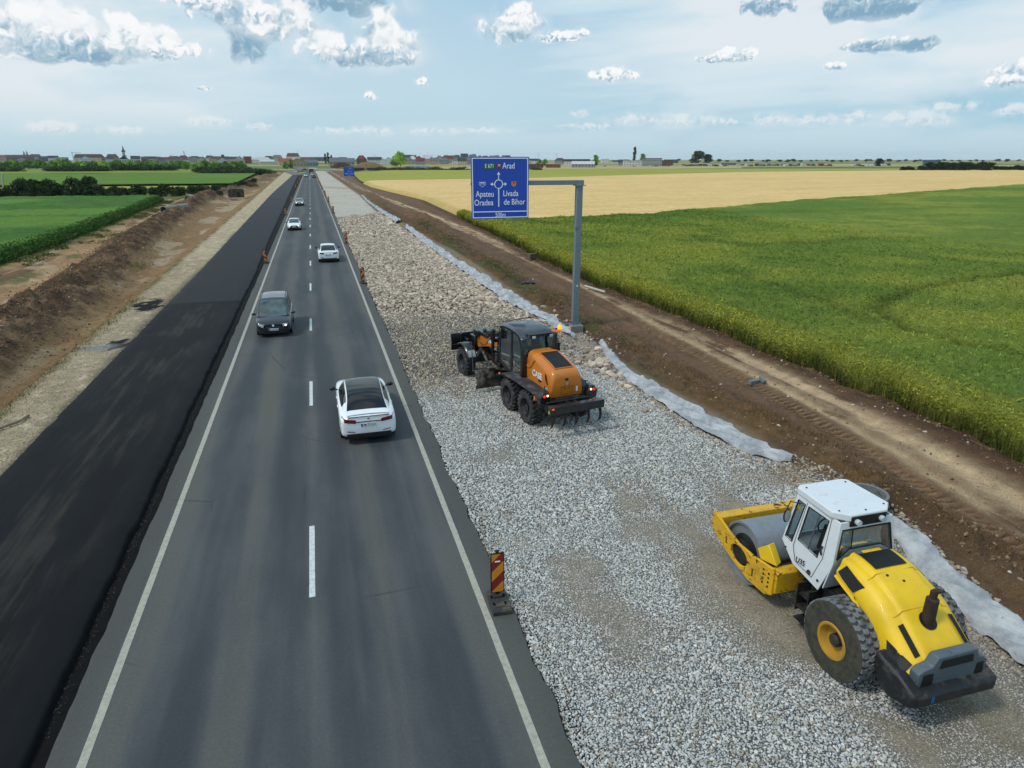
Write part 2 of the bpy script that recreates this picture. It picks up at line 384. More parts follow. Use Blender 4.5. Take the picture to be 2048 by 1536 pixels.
ysr = np.concatenate([np.arange(-20, 60, .12), geo(60, 640, 500, 2.2)])
cols_ = np.concatenate([[0, .02, .05], np.linspace(.1, .9, 9), [.95, .98, 1]])
er = XR+.12+(fbm(ysr*1.7, ysr*0, 5, 1)-.5)*.22+(fbm(ysr*.22, ysr*0, 2, 6)-.5)*.12
elx = XL+(fbm(ysr*1.3, ysr*0+9, 5, 2)-.5)*.10
# the new carriageway leaves the old one slightly far off, the old one keeps its width
Xg = elx[:, None]*(1-cols_)+er[:, None]*cols_; Yg = np.repeat(ysr[:, None], len(cols_), 1)
def zroad(x, y):
    z = np.zeros_like(x); z[:, 0] = -.35; z[:, -1] = -.35; return z
Xg[:, 0] = Xg[:, 1]-.02; Xg[:, -1] = Xg[:, -2]+.04
road = sheet('road', Xg, Yg, zroad, lambda x, y, z: np.ones(x.shape+(3,)), road_mat(), False); tag(road, kind='structure')

def paint_mat(name, col, wear=.35, s=9):
    m, g, b = newmat(name); tc = g.n('ShaderNodeTexCoord').outputs['Object']
    n = g.noise(tc, s, 8, .75); c = g.mix(g.ss(n, .35, .75), H(col), H(col, .62)); c = g.mix(g.ss(g.noise(tc, 22, 6, .75), .62-wear*.1, .72), c, H('#5a5d5a'))
    g.put(b.inputs['Base Color'], c); b.inputs['Roughness'].default_value = .7; return m
M_line = paint_mat('edge line paint', '#a9a79a', .45); M_dash = paint_mat('dash paint', '#c9d2d2', .2)
def line(x0, w, ya, yb, mat, name, jag=.006):
    yy = np.concatenate([np.arange(ya, min(yb, 70), .1), geo(max(ya, 70), yb, 160, 2)]) if yb > 70 and yb-ya > 20 else np.linspace(ya, yb, 30)
    a = x0-w/2+(fbm(yy*2.5, yy*0+x0, 3)-.5)*jag*2; b_ = x0+w/2+(fbm(yy*2.5, yy*0+x0+7, 3)-.5)*jag*2
    X_ = np.stack([a, b_], 1); Y_ = np.stack([yy, yy], 1)
    return sheet(name, X_, Y_, lambda x, y: 0*x+.004, lambda x, y, z: np.ones(x.shape+(3,)), mat, False)
for sx in (-1, 1):
    tag(line(sx*HW, .14, -20, 560, M_line, 'edge_line', .006), kind='structure')
dash0 = 12.63
for i in range(-2, 26):
    tag(line(0, .125, dash0+12*i, dash0+12*i+3, M_dash, 'centre_line_dash'), kind='structure')
tag(line(0, .13, dash0+12*26, 560, M_dash, 'centre_line'), kind='structure')

# ---- fresh asphalt on the left, a raised mat with its own seam
def fresh_mat():
    m, g, b = newmat('fresh asphalt'); tc = g.n('ShaderNodeTexCoord').outputs['Object']; x, y, z = g.xyz(tc)[:3]
    grain = g.noise(tc, 38, 4, .75); spk = g.noise(tc, 90, 2, .6)
    drag = g.noise(g.map(tc, (3.0, .16, 1), rot=(0, 0, .035)), 1.2, 6, .65); patch = g.noise(g.map(tc, (.5, .16, 1)), 1.3, 4, .6)
    c = g.mix(g.ss(patch, .3, .7), H('#0b0d10'), H('#14171b'))
    near = g.ss(y, 46.25, 46.0)
    dust = g.m('MULTIPLY', g.ss(g.m('ADD', drag, g.m('MULTIPLY', g.m('SUBTRACT', patch, .5), .9)), .47, .74), g.m('MULTIPLY', near, g.ss(g.m('ABSOLUTE', g.m('ADD', x, 6.5)), 2.0, .9)))
    c = g.mix(g.m('MULTIPLY', dust, .62), c, H('#38352f'))
    far = g.mix(g.ss(drag, .3, .7), H('#12161a'), H('#1a1f24'))  # bluish sheen beyond the seam, painted as a lighter colour growing with distance
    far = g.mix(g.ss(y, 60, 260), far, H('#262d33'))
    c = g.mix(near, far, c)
    seam = g.ss(g.m('ABSOLUTE', g.m('ADD', g.m('SUBTRACT', y, 46.15), g.m('MULTIPLY', g.m('SUBTRACT', g.noise(tc, 1.5, 3), .5), .15))), .07, .03); c = g.mix(seam, c, H('#0b0d10'))
    k = g.m('ADD', g.ss(grain, .25, .75, .7, 1.3, 'LINEAR'), g.ss(spk, .62, .8, 0, 1.3)); c = g.mix(1., c, g.vec(k, k, k), 'MULTIPLY')
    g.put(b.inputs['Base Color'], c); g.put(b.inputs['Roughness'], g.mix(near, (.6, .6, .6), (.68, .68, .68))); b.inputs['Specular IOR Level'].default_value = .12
    bump(g, b, g.m('ADD', grain, g.m('MULTIPLY', spk, .5)), .4, .012)
    return m
XNR = [(-20, -4.27), (60, -4.33), (80, -4.55), (150, -5.0), (330, -6.1), (430, -6.4)]; XNL = [(-20, -8.62), (60, -8.72), (190, -9.7), (420, -9.5), (430, -9.4)]
ysn = np.concatenate([np.arange(-20, 60, .12), geo(60, 425, 420, 2)])
ra = pl(XNR, ysn)+(fbm(ysn*1.1, ysn*0, 5, 4)-.5)*.16+(fbm(ysn*.3, ysn*0, 2, 8)-.5)*.1; la = pl(XNL, ysn)+(fbm(ysn*1.2, ysn*0, 5, 5)-.5)*.14
prof = [(-.12, -.25), (-.03, .0), (.02, .035)]       # left flank
tX = [la-.16, la-.05, la+.02]+[la*(1-t)+ra*t for t in (.1, .3, .5, .7, .9)]+[ra-.03, ra+.03, ra+.06]
zz = np.array([-.3, -.03, .05, .055, .06, .06, .06, .055, .045, .01, -.3])
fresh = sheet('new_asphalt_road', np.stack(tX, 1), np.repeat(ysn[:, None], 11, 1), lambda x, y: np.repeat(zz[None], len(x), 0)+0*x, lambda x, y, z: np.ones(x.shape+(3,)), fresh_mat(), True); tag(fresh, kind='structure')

# ---- left roadside: binder edge, gravel shoulder, ditch, spoil ridge, dirt strip
CR_X = [(0, -15.2), (44, -16.5), (55, -17.0), (70, -18.5), (108, -21.5), (170, -24.5), (230, -25.), (420, -26)]
CR_H = [(0, 1.0), (36, 1.1), (58, 1.0), (66, .8), (100, 1.05), (128, 1.0), (170, 1.7), (200, 1.8), (214, .6), (255, 1.2), (270, .4), (420, .3)]
CROPL = [(0, -25.5), (72, -27), (84, -26.9), (108, -28), (150, -30.4), (178, -32.8)]
def zl(x, y):
    d = -8.6-x
    crest = pl(CR_X, y); hh = pl(CR_H, y)
    z = -.12-.02*d+0*x
    b1 = 2.0+.014*y                                  # ditch begins
    cw = -8.6-crest
    dd = (d-b1)/(np.maximum(cw-b1-2.2, 1.5))          # 0 at shoulder break, 1 at foot of the ridge
    z = z-.85*sstep(dd, 0, .42)*(1-sstep(dd, .62, 1.15)*.75)
    r = np.abs(x-crest+.7*(fbm(x*.3, y*.3, 2, 3)-.5))
    wid = 2.3+.9*(fbm(y*.12, y*0+3, 2, 2)-.5)
    lump = fbm(x*1.1, y*1.1, 5, 7)
    z = z+hh*np.exp(-(r/wid)**2*1.5)*(.62+.85*lump)
    z = z+(fbm(x*.25, y*.12, 3, 9)-.5)*.25*sstep(d, 2, 6)
    near = sstep(r, 3.4, 1.0)
    z = z+near*(fbm(x*1.1, y*.8, 3, 15)-.5)*.95+near*(fbm(x*3.0, y*2.6, 5, 12)-.5)*.55+(fbm(x*4, y*3, 4, 13)-.5)*.14*sstep(d, 2.2, 3.4)+(fbm(x*1.2, y*.5, 4, 14)-.5)*.22*sstep(x, crest-2, crest-4)
    far = sstep(x, crest-3.0, crest-6.0)
    z = z*(1-far)+far*(-.25+(fbm(x*.5, y*.2, 4, 10)-.5)*.22)
    return z
def cl_(x, y, z):
    d = -8.6-x; crest = pl(CR_X, y); r = np.abs(x-crest+.7*(fbm(x*.3, y*.3, 2, 3)-.5))
    n1 = fbm(x*.7, y*.7, 5, 21); n2 = fbm(x*2.6, y*2.6, 4, 22); n3 = fbm(x*.16, y*.1, 3, 23); st = fbm(x*1.1, y*.12, 4, 24)
    b1 = 2.0+.014*y
    c = lerp(H('#9a8b72'), H('#b7a98c'), n1)                       # pale crushed stone shoulder
    c = lerp(c, H('#c9bda4'), sstep(n2, .58, .72)*.7)
    blk = sstep(d, .55+1.3*(n3-.3)+.7*(fbm(y*.9, y*0, 4, 31)-.5), -.05)  # tar spilt along the edge
    blob = np.maximum(np.exp(-(((x+10.05)/1.05)**2+((y-47.2)/1.6)**2)**2), .75*np.exp(-(((x+9.3)/.9)**2+((y-37.0)/1.1)**2)**2)*.8)
    blob = sstep(blob+(n2-.5)*1.5+(fbm(x*1.5, y*.9, 3, 44)-.5)*1.4, .35, .6)*(blob > .02)
    c = lerp(c, H('#2c2b2c'), np.clip(blk*.95, 0, 1)); c = lerp(c, H('#17181b'), blob)
    ps = np.exp(-(((x+10.2)/1.0)**2+((y-36.5)/.7)**2)**2); c = lerp(c, H('#8a8d8e'), ps*.8)
    e = sstep(d+(n2-.5)*.7+(n1-.5)*.5, b1-.45, b1+.25)
    grassy = sstep(np.abs(d-b1-.1), .5, .05)*sstep(n1, .45, .6)
    soil = lerp(H('#6f563c'), H('#967c58'), n1*.6+st*.4)
    c = lerp(c, soil, e); c = lerp(c, H('#566036'), grassy*.8)
    grv = sstep(fbm(x*.35, y*.13, 3, 33), .50, .60)*sstep(r, 2.4, 3.0)*sstep(x, crest+1.0, crest+2.6)*e*sstep(d, b1+1.6, b1+2.6)
    c = lerp(c, lerp(H('#85745a'), H('#bdb095'), n2), grv*.7)
    rg = sstep(r+(n1-.5)*1.6, 2.7, 1.7)
    dark = lerp(H('#3c2e23'), H('#6a523e'), n1*.4+n2*.6)
    c = lerp(c, dark, rg*.95); tan = sstep(fbm(x*.9, y*.5, 4, 39), .56, .66)*rg; c = lerp(c, H('#8a7154'), tan*.6)
    beh = sstep(x, crest-1.6, crest-3.0)
    c = lerp(c, lerp(H('#85674a'), H('#b5946c'), st*.55+n1*.45), beh)
    trk = sstep(fbm(x*.9+y*.05, y*.05, 4, 35), .55, .66)*beh
    c = lerp(c, H('#5f4a38'), trk*.8)
    pale = sstep(fbm(x*.5, y*.25, 4, 36), .56, .68)*beh; c = lerp(c, H('#b8a283'), pale*.6)
    grs = sstep(x, pl(CROPL, y)+2.6, pl(CROPL, y)+.2)*.9+sstep(fbm(x*.4, y*.2, 4, 37), .60, .68)*beh*.7
    grs = grs*sstep(n2, .25, .45)
    c = lerp(c, lerp(H('#3f4a26'), H('#5e6a35'), n2), np.clip(grs, 0, 1))
    farg = sstep(y, 200, 300)*sstep(fbm(x*.15, y*.05, 3, 38), .45, .6)*.6*sstep(d, b1+.5, b1+3)
    c = lerp(c, H('#5b6538'), farg)
    return c
M_earth = attrmat('bare earth', .95, 1.6, .34, 6., 1., .14, 15., .38)
ly = np.concatenate([geo(14, 60, 330, .9), geo(60.3, 200, 330, 1.1)[0:], geo(201, 560, 150, 1)])
lx = -np.concatenate([np.arange(8.6, 13, .11), np.arange(13, 24, .14), geo(24.2, 60, 50, 1)])[::-1]
left = gridmesh('roadside_earth', lx, ly, zl, cl_, M_earth); tag(left, kind='structure')
ly2 = np.linspace(-25, 14, 120)
left2 = gridmesh('roadside_earth', lx, ly2, zl, cl_, M_earth); tag(left2, kind='structure')

# ---- gap between the two carriageways: black flank and shadow line painted as one
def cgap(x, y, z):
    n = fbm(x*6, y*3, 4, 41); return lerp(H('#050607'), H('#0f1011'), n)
gp = sheet('shadow_gap', np.stack([np.full_like(ysn, XL+.12), np.full_like(ysn, -4.2), pl(XNR, ysn)-.12], 1)[:, ::-1], np.repeat(ysn[:, None], 3, 1), lambda x, y: 0*x-.10, cgap, attrmat('gap shadow', .9, 6, .3, 30, .5, .02)); tag(gp, kind='structure')

# ---- right side: gravel bed, then soil bank, haul track, field edge
GEO_IN = [(-5, 12.0), (7, 12.46), (11.7, 13.6), (15.4, 13.3), (18.5, 12.71), (24.9, 12.67), (31.9, 13.0), (41.8, 11.9), (72.5, 11.81), (92.7, 11.61), (116, 11.2), (181, 12.2), (240, 12), (520, 11)]
GEO_OUT = [(-5, 13.2), (7.7, 13.35), (9.4, 13.55), (11.8, 14.1), (15.2, 13.9), (18.2, 14.2), (22, 13.9), (25.8, 13.7), (31.7, 13.75), (38.2, 13.6), (60, 14.0), (88.8, 13.07), (181, 12.9), (520, 12)]
TRK = [(-5, 17.0), (10.5, 17.3), (15.3, 18.0), (24, 18.5), (34, 18.8), (47, 19.2), (70, 19.4), (113, 18.3), (180, 15.6), (229, 14.6), (300, 14), (560, 14)]
EDGE = [(-10, 20.6), (10, 20.9), (17.5, 21.2), (23, 21.3), (32, 20.9), (45, 20.5), (55, 20.3), (77, 21.6), (100, 22.5), (155, 24.4), (229, 19.0), (290, 19.), (560, 26)]
def zr(x, y):
    gi = pl(GEO_IN, y); go = pl(GEO_OUT, y); ed = pl(EDGE, y)
    t = sstep(x, gi-.1, go+.1)
    z = ZG-.01+(fbm(x*.6, y*.4, 3, 51)-.5)*.05*(x > 4.3)
    bank = .25+.35*(fbm(x*.0+2, y*.16, 3, 52)-.3)
    bank = bank*sstep(y, 160, 90)
    z = z-sstep(x, gi, gi+.45)*.12*sstep(y, 5, 8)+t*bank
    over = sstep(x, go, go+2.6)
    z = z*(1-over)+over*(-.05)
    rough = sstep(x, go-.1, go+.4)*sstep(x, go+3.4, go+1.4)
    z = z+rough*((fbm(x*1.6, y*1.6, 5, 53)-.45)*.55+(fbm(x*5, y*5, 3, 54)-.5)*.10)
    tr = pl(TRK, y); dx = x-tr
    z = z-.10*np.exp(-((dx-.9)/.35)**2)-.12*np.exp(-((dx+1.0)/.28)**2)-.07*np.exp(-((dx+.1)/.2)**2)
    cleat = np.exp(-((dx+1.0)/.24)**2)*sstep(y, 48, 30)
    z = z+cleat*.06*np.tanh(3*np.sin(y*2*pi/.30+dx*4))
    z = z+(fbm(x*2.2, y*2.2, 4, 55)-.5)*.08*sstep(x, go, go+1)
    z = z+.10*np.exp(-((x-ed+.7)/.35)**2)*(.4+fbm(x*2, y*2, 3, 56))
    # spoil heap beside the track far off
    z = z+1.0*np.exp(-(((x-16.4)/1.3)**2+((y-100)/22)**2))*(.6+.9*fbm(x*.9, y*.6, 4, 57))+.8*np.exp(-(((x-14.6)/1.3)**2+((y-170)/25)**2))*(.6+.9*fbm(x*.9, y*.6, 4, 58))
    z = z-.75*np.exp(-(((x-14.1)/.75)**2+((y-33.1)/.9)**2)**2)
    z = z+.5*np.exp(-(((x-14.8)/.9)**2+((y-13.5)/3.5)**2))*(.3+fbm(x*1.3, y*1.3, 4, 59))
    return z
def cr_(x, y, z):
    gi = pl(GEO_IN, y); go = pl(GEO_OUT, y); ed = pl(EDGE, y); tr = pl(TRK, y); dx = x-tr+(fbm(x*.4, y*.15, 3, 70)-.5)*.5
    n1 = fbm(x*.8, y*.8, 5, 61); n2 = fbm(x*3, y*3, 4, 62); n3 = fbm(x*.2, y*.13, 3, 63); st = fbm(x*2.2, y*.16, 5, 64)
    # bed: bluish crushed stone near, brown binder, rubble, then rolled pale stone
    g0 = lerp(H('#4f5357'), H('#6c7073'), n2); g1 = lerp(H('#4c4338'), H('#6b6151'), n2); g2 = lerp(H('#3e362c'), H('#5b5145'), n2)
    c = lerp(g0, g1, sstep(y+(n1-.5)*6+(8-x)*.4, 24.5, 29.5))
    c = lerp(c, g2, sstep(y+(n1-.5)*5-(x-8)*-.4, 36, 40))
    c = lerp(c, lerp(H('#9a9488'), H('#bdb8ab'), n1*.6+n3*.5), sstep(y+(n1-.5)*10-(x-7)*1.2, 108, 120))
    c = lerp(c, H('#9c9078'), np.exp(-((y-(231-(x-8)*1.6))/7)**2)*.8)
    wr = np.maximum(np.exp(-((x-9.1)/.42)**2), np.exp(-((x-11.0)/.42)**2))*sstep(y, 19, 11)
    dust = np.clip(sstep(n3+(n1-.5)*.5, .58, .75)*sstep(y, 26, 20)*.7+wr*sstep(n1+(n3-.5)*.5, .36, .56)*.9, 0, 1)
    c = lerp(c, lerp(H('#77705f'), H('#978d7b'), n1), dust)
    side = sstep(x+(n2-.5)*.5, gi-.35, gi+.1); c = lerp(c, lerp(H('#6f624f'), H('#8b7d68'), n2), side*.9)
    out = sstep(x+(n2-.5)*.3, go-.35, go+.1)
    bank = lerp(H('#3b2c21'), H('#715a42'), n1*.65+n2*.35)
    dry = sstep(fbm(x*.5, y*.35, 4, 65), .5, .62); bank = lerp(bank, H('#74592f', .9), dry*.35)
    grs = sstep(fbm(x*.4, y*.22, 4, 66), .54, .64)*sstep(y, 18, 34); bank = lerp(bank, lerp(H('#3c4327'), H('#545a33'), n2), grs*.75)
    c = lerp(c, bank, out)
    tk = sstep(x, go+1.1, go+1.8)
    base = lerp(H('#4c3b2d'), H('#7a6049'), n1*.5+st*.5)
    pale = np.exp(-((dx-.95)/.60)**2)*.95+np.exp(-((dx+.15)/.28)**2)*.75
    pale = pale*sstep(st+(n1-.5)*.7, .26, .56)
    base = lerp(base, lerp(H('#a0876a'), H('#c2ab88'), n2), np.clip(pale*1.15, 0, 1))
    cl2 = np.exp(-((dx+1.0)/.3)**2)*sstep(y, 60, 30); base = lerp(base, lerp(H('#3d2e23'), H('#8a7054'), .5+.5*np.tanh(3*np.sin(y*2*pi/.30+(dx)*4))), cl2*.8*sstep(y, 46, 26))
    c = lerp(c, base, tk)
    de = x-ed
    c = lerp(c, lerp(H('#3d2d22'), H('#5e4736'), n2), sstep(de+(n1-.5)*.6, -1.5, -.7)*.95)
    c = lerp(c, lerp(H('#8a7350'), H('#6c5f36'), n1), sstep(de, -.9, -.1)*sstep(n2, .55, .65)*.6)
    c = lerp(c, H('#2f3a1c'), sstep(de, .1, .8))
    far = sstep(y, 110, 220); c = lerp(c, lerp(H('#5b4937'), H('#86745c'), n1), far*out*(1-tk*.3)*.6)
    return c
ry = np.concatenate([geo(3, 50, 620, 1.0), geo(50.2, 150, 420, .8), geo(150.5, 560, 200, 1)])
rx = np.concatenate([[3.4, 3.6, 3.8, 3.98], np.arange(4.1, 12, .2), np.arange(12, 22, .075), geo(22.2, 34, 16, 1)])
right = gridmesh('roadworks_earth', rx, ry, zr, cr_, attrmat('earth and stone bed', .95, 2.0, .26, 9., .95, .08, 22., .3)); tag(right, kind='structure')

# ---- crops
CAN = {}
def canopy(name, X_, Y_, hfun, cfun, mat, label):
    Z_ = hfun(X_, Y_); o = sheet(name, X_, Y_, lambda x, y: Z_, cfun, mat); tag(o, label=label, cat='crop', kind='stuff'); return o
def seg(x, y, pts):
    d = np.full(np.shape(x), 1e9)
    for (a, b_), (c, e) in zip(pts[:-1], pts[1:]):
        vx, vy = c-a, e-b_; t = np.clip(((x-a)*vx+(y-b_)*vy)/(vx*vx+vy*vy), 0, 1); d = np.minimum(d, np.hypot(x-a-t*vx, y-b_-t*vy))
    return d
HC = .95
TR1 = [tuple(at(px, py, HC)[:2]) for px, py in ((1735, 612), (1760, 618), (1821, 652), (1920, 678), (2045, 698), (2300, 745))]
TR2 = [tuple(at(px, py, HC)[:2]) for px, py in ((1750, 618), (1765, 600), (1840, 570), (1960, 552), (2060, 545))]
TR3 = [tuple(at(px, py, HC)[:2]) for px, py in ((1440, 530), (1520, 560), (1600, 585), (1680, 610), (1740, 640))]
TR4 = [tuple(at(px, py, HC)[:2]) for px, py in ((1380, 470), (1500, 490), (1620, 482), (1800, 472))]
def tram(x, y): return np.maximum.reduce([np.exp(-(seg(x, y, TR1)/.5)**2), .8*np.exp(-(seg(x, y, TR2)/.6)**2), .45*np.exp(-(seg(x, y, TR3)/.8)**2), .4*np.exp(-(seg(x, y, TR4)/1.1)**2)])
def zcrop(x, y, h=HC):
    z = h+(fbm(x*.22, y*.16, 3, 71)-.5)*.35+(fbm(x*1.3, y*1.3, 4, 72)-.5)*.38+(fbm(x*4.5, y*4.5, 2, 73)-.5)*.2*sstep(y, 120, 60)
    return z-.38*tram(x, y)
def ccrop(x, y, z):
    n0 = fbm(x*.045, y*.075, 3, 80); n1 = fbm(x*.25+y*.1, y*.25, 5, 81); n2 = fbm(x*1.9, y*1.9, 4, 82)
    c = lerp(H('#516d2c'), H('#8b9b42'), n1*.6+n2*.4)
    c = lerp(c, H('#8f973e'), sstep(n0+(n1-.5)*.55, .50, .74)*.75); c = lerp(c, H('#477437'), sstep(.62-n0+(n1-.5)*.4, .15, .4)*.45)
    c = lerp(c, H('#96963e'), np.clip(sstep(x-pl(EDGE, y), 3.2, .2), 0, 1)*(.3+.5*n1))
    c = lerp(c, H('#23350f'), tram(x, y)*.6)
    return c
M_crop = attrmat('rape canopy', .9, 2.6, .3, 7., 1., .25, 16., .35, .12)
# right-hand rape field: rows run from its near edge outwards
fy = np.concatenate([geo(-8, 62, 420, .5), geo(62.5, 175, 240, .5)]); t = geo(0, 1, 360, 3.4)
def far_x(y): return np.where(y < 92, 330., 0)
farb = np.array([(21.9, 90.), (33, 91.5), (49, 95), (93, 117), (221, 172), (420, 255)])
Xf, Yf = [], []
for k in fy:
    x0 = float(pl(EDGE, k))
    x0 = max(x0, float(np.interp(k, farb[:, 1], farb[:, 0]))) if k > 90 else x0
    r = x0+(fbm(np.array([k*.55]), np.array([0.]), 4, 141)[0]-.5)*1.1*(k < 100)+t*(420-x0); Xf.append(r); Yf.append(np.full_like(r, k))
Xf = np.array(Xf); Yf = np.array(Yf)
Xf[:, 0] -= 0
def zrape(x, y):
    z = zcrop(x, y); ew = .55+.75*fbm(y*.7, x*.3, 4, 140); z = z*np.where(x-x[:, :1] < .9, np.clip(ew+(x-x[:, :1])*.4, 0, 1), 1); z[:, 0] = -.1; z[:, 1] *= .75; z[-1] = .3; return z
rape = canopy('rape_crop', Xf, Yf, zrape, ccrop, M_crop, 'green rape crop with yellowing tips filling the field right of the haul track')
# wheat behind it
def zw(x, y): 
    z = .7+(fbm(x*.5, y*.5, 4, 91)-.5)*.14+(fbm(x*.06, y*.05, 2, 92)-.5)*.15; z[:, 0] = -.2; return z
def cw(x, y, z):
    n1 = fbm(x*.13, y*.35, 4, 93); n2 = fbm(x*1.1, y*1.6, 3, 94); n3 = fbm(x*.02, y*.05, 3, 95)
    c = lerp(H('#c6a668'), H('#e2c58c'), n1*.55+n3*.45); c = lerp(c, H('#a8925c'), sstep(n2, .6, .75)*.45)
    c = lerp(c, H('#8a7f3c'), sstep(x-pl([(92, 22), (150, 24.4), (200, 21), (229, 19), (310, 19.5)], y), 2.5, .2)*.6)
    for (a, b_, w) in ((45, 150, 3), (70, 190, 4), (330, 250, 9), (352, 258, 7)): c = lerp(c, H('#6c6238'), np.exp(-(((x-a)/w)**2+((y-b_)/1.6)**2))*.7*sstep(n2, .4, .6))
    return c
def wfield(name, ys_, xa, xb, zf, cf, mat, label, nx=200, k=2.5):
    t = geo(0, 1, nx, k); X_ = np.array([xa(y)+t*(xb(y)-xa(y)) for y in ys_]); Y_ = np.repeat(np.array(ys_)[:, None], nx, 1)
    return canopy(name, X_, Y_, zf, cf, mat, label)
M_wheat = attrmat('wheat canopy', .95, 1.1, .16, 3., .7, .12, 9., .2, .1)
wheat = wfield('wheat_crop', geo(88, 420, 330, 1.2), lambda y: float(pl([(88, 22.2), (100, 22.6), (155, 24.4), (229, 19.2), (268, 19.0), (283, 22), (300, 60), (420, 360)], y)) if y < 283 else float(np.interp(y, [283, 290, 297, 395, 420], [22, 60, 90, 265, 420])), lambda y: 900., zw, cw, M_wheat, 'ripe pale wheat spreading behind the green rape field')
def cy(x, y, z):
    n1 = fbm(x*.08, y*.2, 4, 96); n3 = fbm(x*.015, y*.04, 3, 97); return lerp(H('#828a3a'), H('#a5a350'), n1*.5+n3*.5)
yel = wfield('barley_crop', geo(266, 560, 120, 1), lambda y: float(np.interp(y, [266, 300, 480, 560], [19.5, 20, 27, 60])), lambda y: float(np.interp(y, [266, 500, 560], [700, 700, 380])), lambda x, y: .35+0*x+(y > 275)*0., cy, M_wheat, 'yellow green barley strip between the wheat and the village')
# left-hand fields
def zlc(x, y): z = zcrop(x, y, .9); z[:, -1] = -.1; z[:, -2] *= .7; z[0] = -.1; z[-1] = -.1; return z
def clc(x, y, z):
    n0 = fbm(x*.05, y*.08, 3, 110); n1 = fbm(x*.3, y*.3, 5, 111); n2 = fbm(x*1.9, y*1.9, 4, 112)
    c = lerp(H('#35592a'), H('#5b8638'), n1*.6+n2*.4); return lerp(c, H('#789a42'), sstep(n0, .45, .7)*.5)
lf = wfield('green_crop', geo(50, 176, 330, .6), lambda y: -260., lambda y: float(pl(CROPL, y))-.3*fbm(y*.4, 0, 3, 5)*2, zlc, clc, M_crop, 'dense green crop in the near field left of the dirt strip', 220, -2.5)
def band(name, ya, yb, xr_, c1, c2, h, label, seed):
    wfield(name, np.linspace(ya, yb, 30), lambda y: -700., xr_, lambda x, y: h+(fbm(x*.1, y*.1, 3, seed)-.5)*.2, lambda x, y, z: lerp(H(c1), H(c2), fbm(x*.03, y*.12, 4, seed)), M_wheat, label, 160, -2)
tag(gridmesh('field_ground', np.linspace(-700, -30, 40), np.linspace(150, 620, 60), lambda x, y: -.25+0*x, lambda x, y, z: lerp(H('#4c5a2c'), H('#5f6a35'), fbm(x*.1, y*.1, 3, 8)), M_wheat), kind='structure')
band('dry_grass_strip', 236, 262, lambda y: -30-(y-236)*.05, '#8f8a45', '#a89c54', 0, 'narrow dry yellow strip between the two green fields on the left', 120)
band('young_corn_crop', 268, 470, lambda y: -26-(y-268)*.03, '#48692a', '#6a8636', .5, 'wide light green field behind the row of dark bushes', 121)
band('meadow', 500, 640, lambda y: -60-(y-500)*.3, '#55702f', '#8b9a40', .1, 'far green and yellow meadow in front of the tree belt', 122)
# ================================================================ LOOSE STONE, CROP EDGES, TEXTILE
_ph = (1+5**.5)/2
ICO_V = np.array([(-1, _ph, 0), (1, _ph, 0), (-1, -_ph, 0), (1, -_ph, 0), (0, -1, _ph), (0, 1, _ph), (0, -1, -_ph), (0, 1, -_ph), (_ph, 0, -1), (_ph, 0, 1), (-_ph, 0, -1), (-_ph, 0, 1)])/sqrt(1+_ph*_ph)
ICO_F = np.array([(0, 11, 5), (0, 5, 1), (0, 1, 7), (0, 7, 10), (0, 10, 11), (1, 5, 9), (5, 11, 4), (11, 10, 2), (10, 7, 6), (7, 1, 8), (3, 9, 4), (3, 4, 2), (3, 2, 6), (3, 6, 8), (3, 8, 9), (4, 9, 5), (2, 4, 11), (6, 2, 10), (8, 6, 7), (9, 8, 1)])
def stone_mat():
    m, g, b = newmat('crushed stone'); a = g.n('ShaderNodeAttribute'); a.attribute_name = 'Col'
    tc = g.n('ShaderNodeTexCoord').outputs['Object']; n = g.noise(tc, 25, 4, .7); k = g.ss(n, .25, .75, .75, 1.25, 'LINEAR')
    g.put(b.inputs['Base Color'], g.mix(1., a.outputs[0], g.vec(k, k, k), 'MULTIPLY')); b.inputs['Roughness'].default_value = .85; b.inputs['Specular IOR Level'].default_value = .3
    return m
M_stone = stone_mat()
def stones(name, x, y, z, s, col, label, flat=.7, mat=None, tilt=.5, kind='stuff'):
    n = len(x); r = RNG
    V = ICO_V[None]*(1+(r.random((n, 12, 1))-.5)*.55)
    V = V*np.stack([.8+.6*r.random(n), .65+.4*r.random(n), flat*(.75+.5*r.random(n))], 1)[:, None]
    def rot(a, i, j, V):
        c, s_ = np.cos(a)[:, None], np.sin(a)[:, None]; A, B = V[..., i]*c-V[..., j]*s_, V[..., i]*s_+V[..., j]*c; V = V.copy(); V[..., i] = A; V[..., j] = B; return V
    V = rot((r.random(n)-.5)*2*tilt, 0, 2, V); V = rot((r.random(n)-.5)*2*tilt, 1, 2, V); V = rot(r.random(n)*2*pi, 0, 1, V)
    V = V*s[:, None, None]*.5+np.stack([x, y, z], 1)[:, None]
    F = ICO_F[None]+(np.arange(n)*12)[:, None, None]
    C_ = np.repeat(col[:, None], 12, 1)
    o = npmesh(name, V.reshape(-1, 3), F.reshape(-1, 3), mat or M_stone, C_.reshape(-1, 3))
    if kind: tag(o, label=label, cat='stones', kind=kind)
    return o
def edge_r(y): return np.interp(y, ysr, er*.98+elx*.02)+.03
def jit(x0, x1, y0, y1, step):
    X_, Y_ = np.meshgrid(np.arange(x0, x1, step), np.arange(y0, y1, step)); X_ = X_.ravel()+(RNG.random(X_.size)-.5)*step; Y_ = Y_.ravel()+(RNG.random(Y_.size)-.5)*step
    return X_, Y_
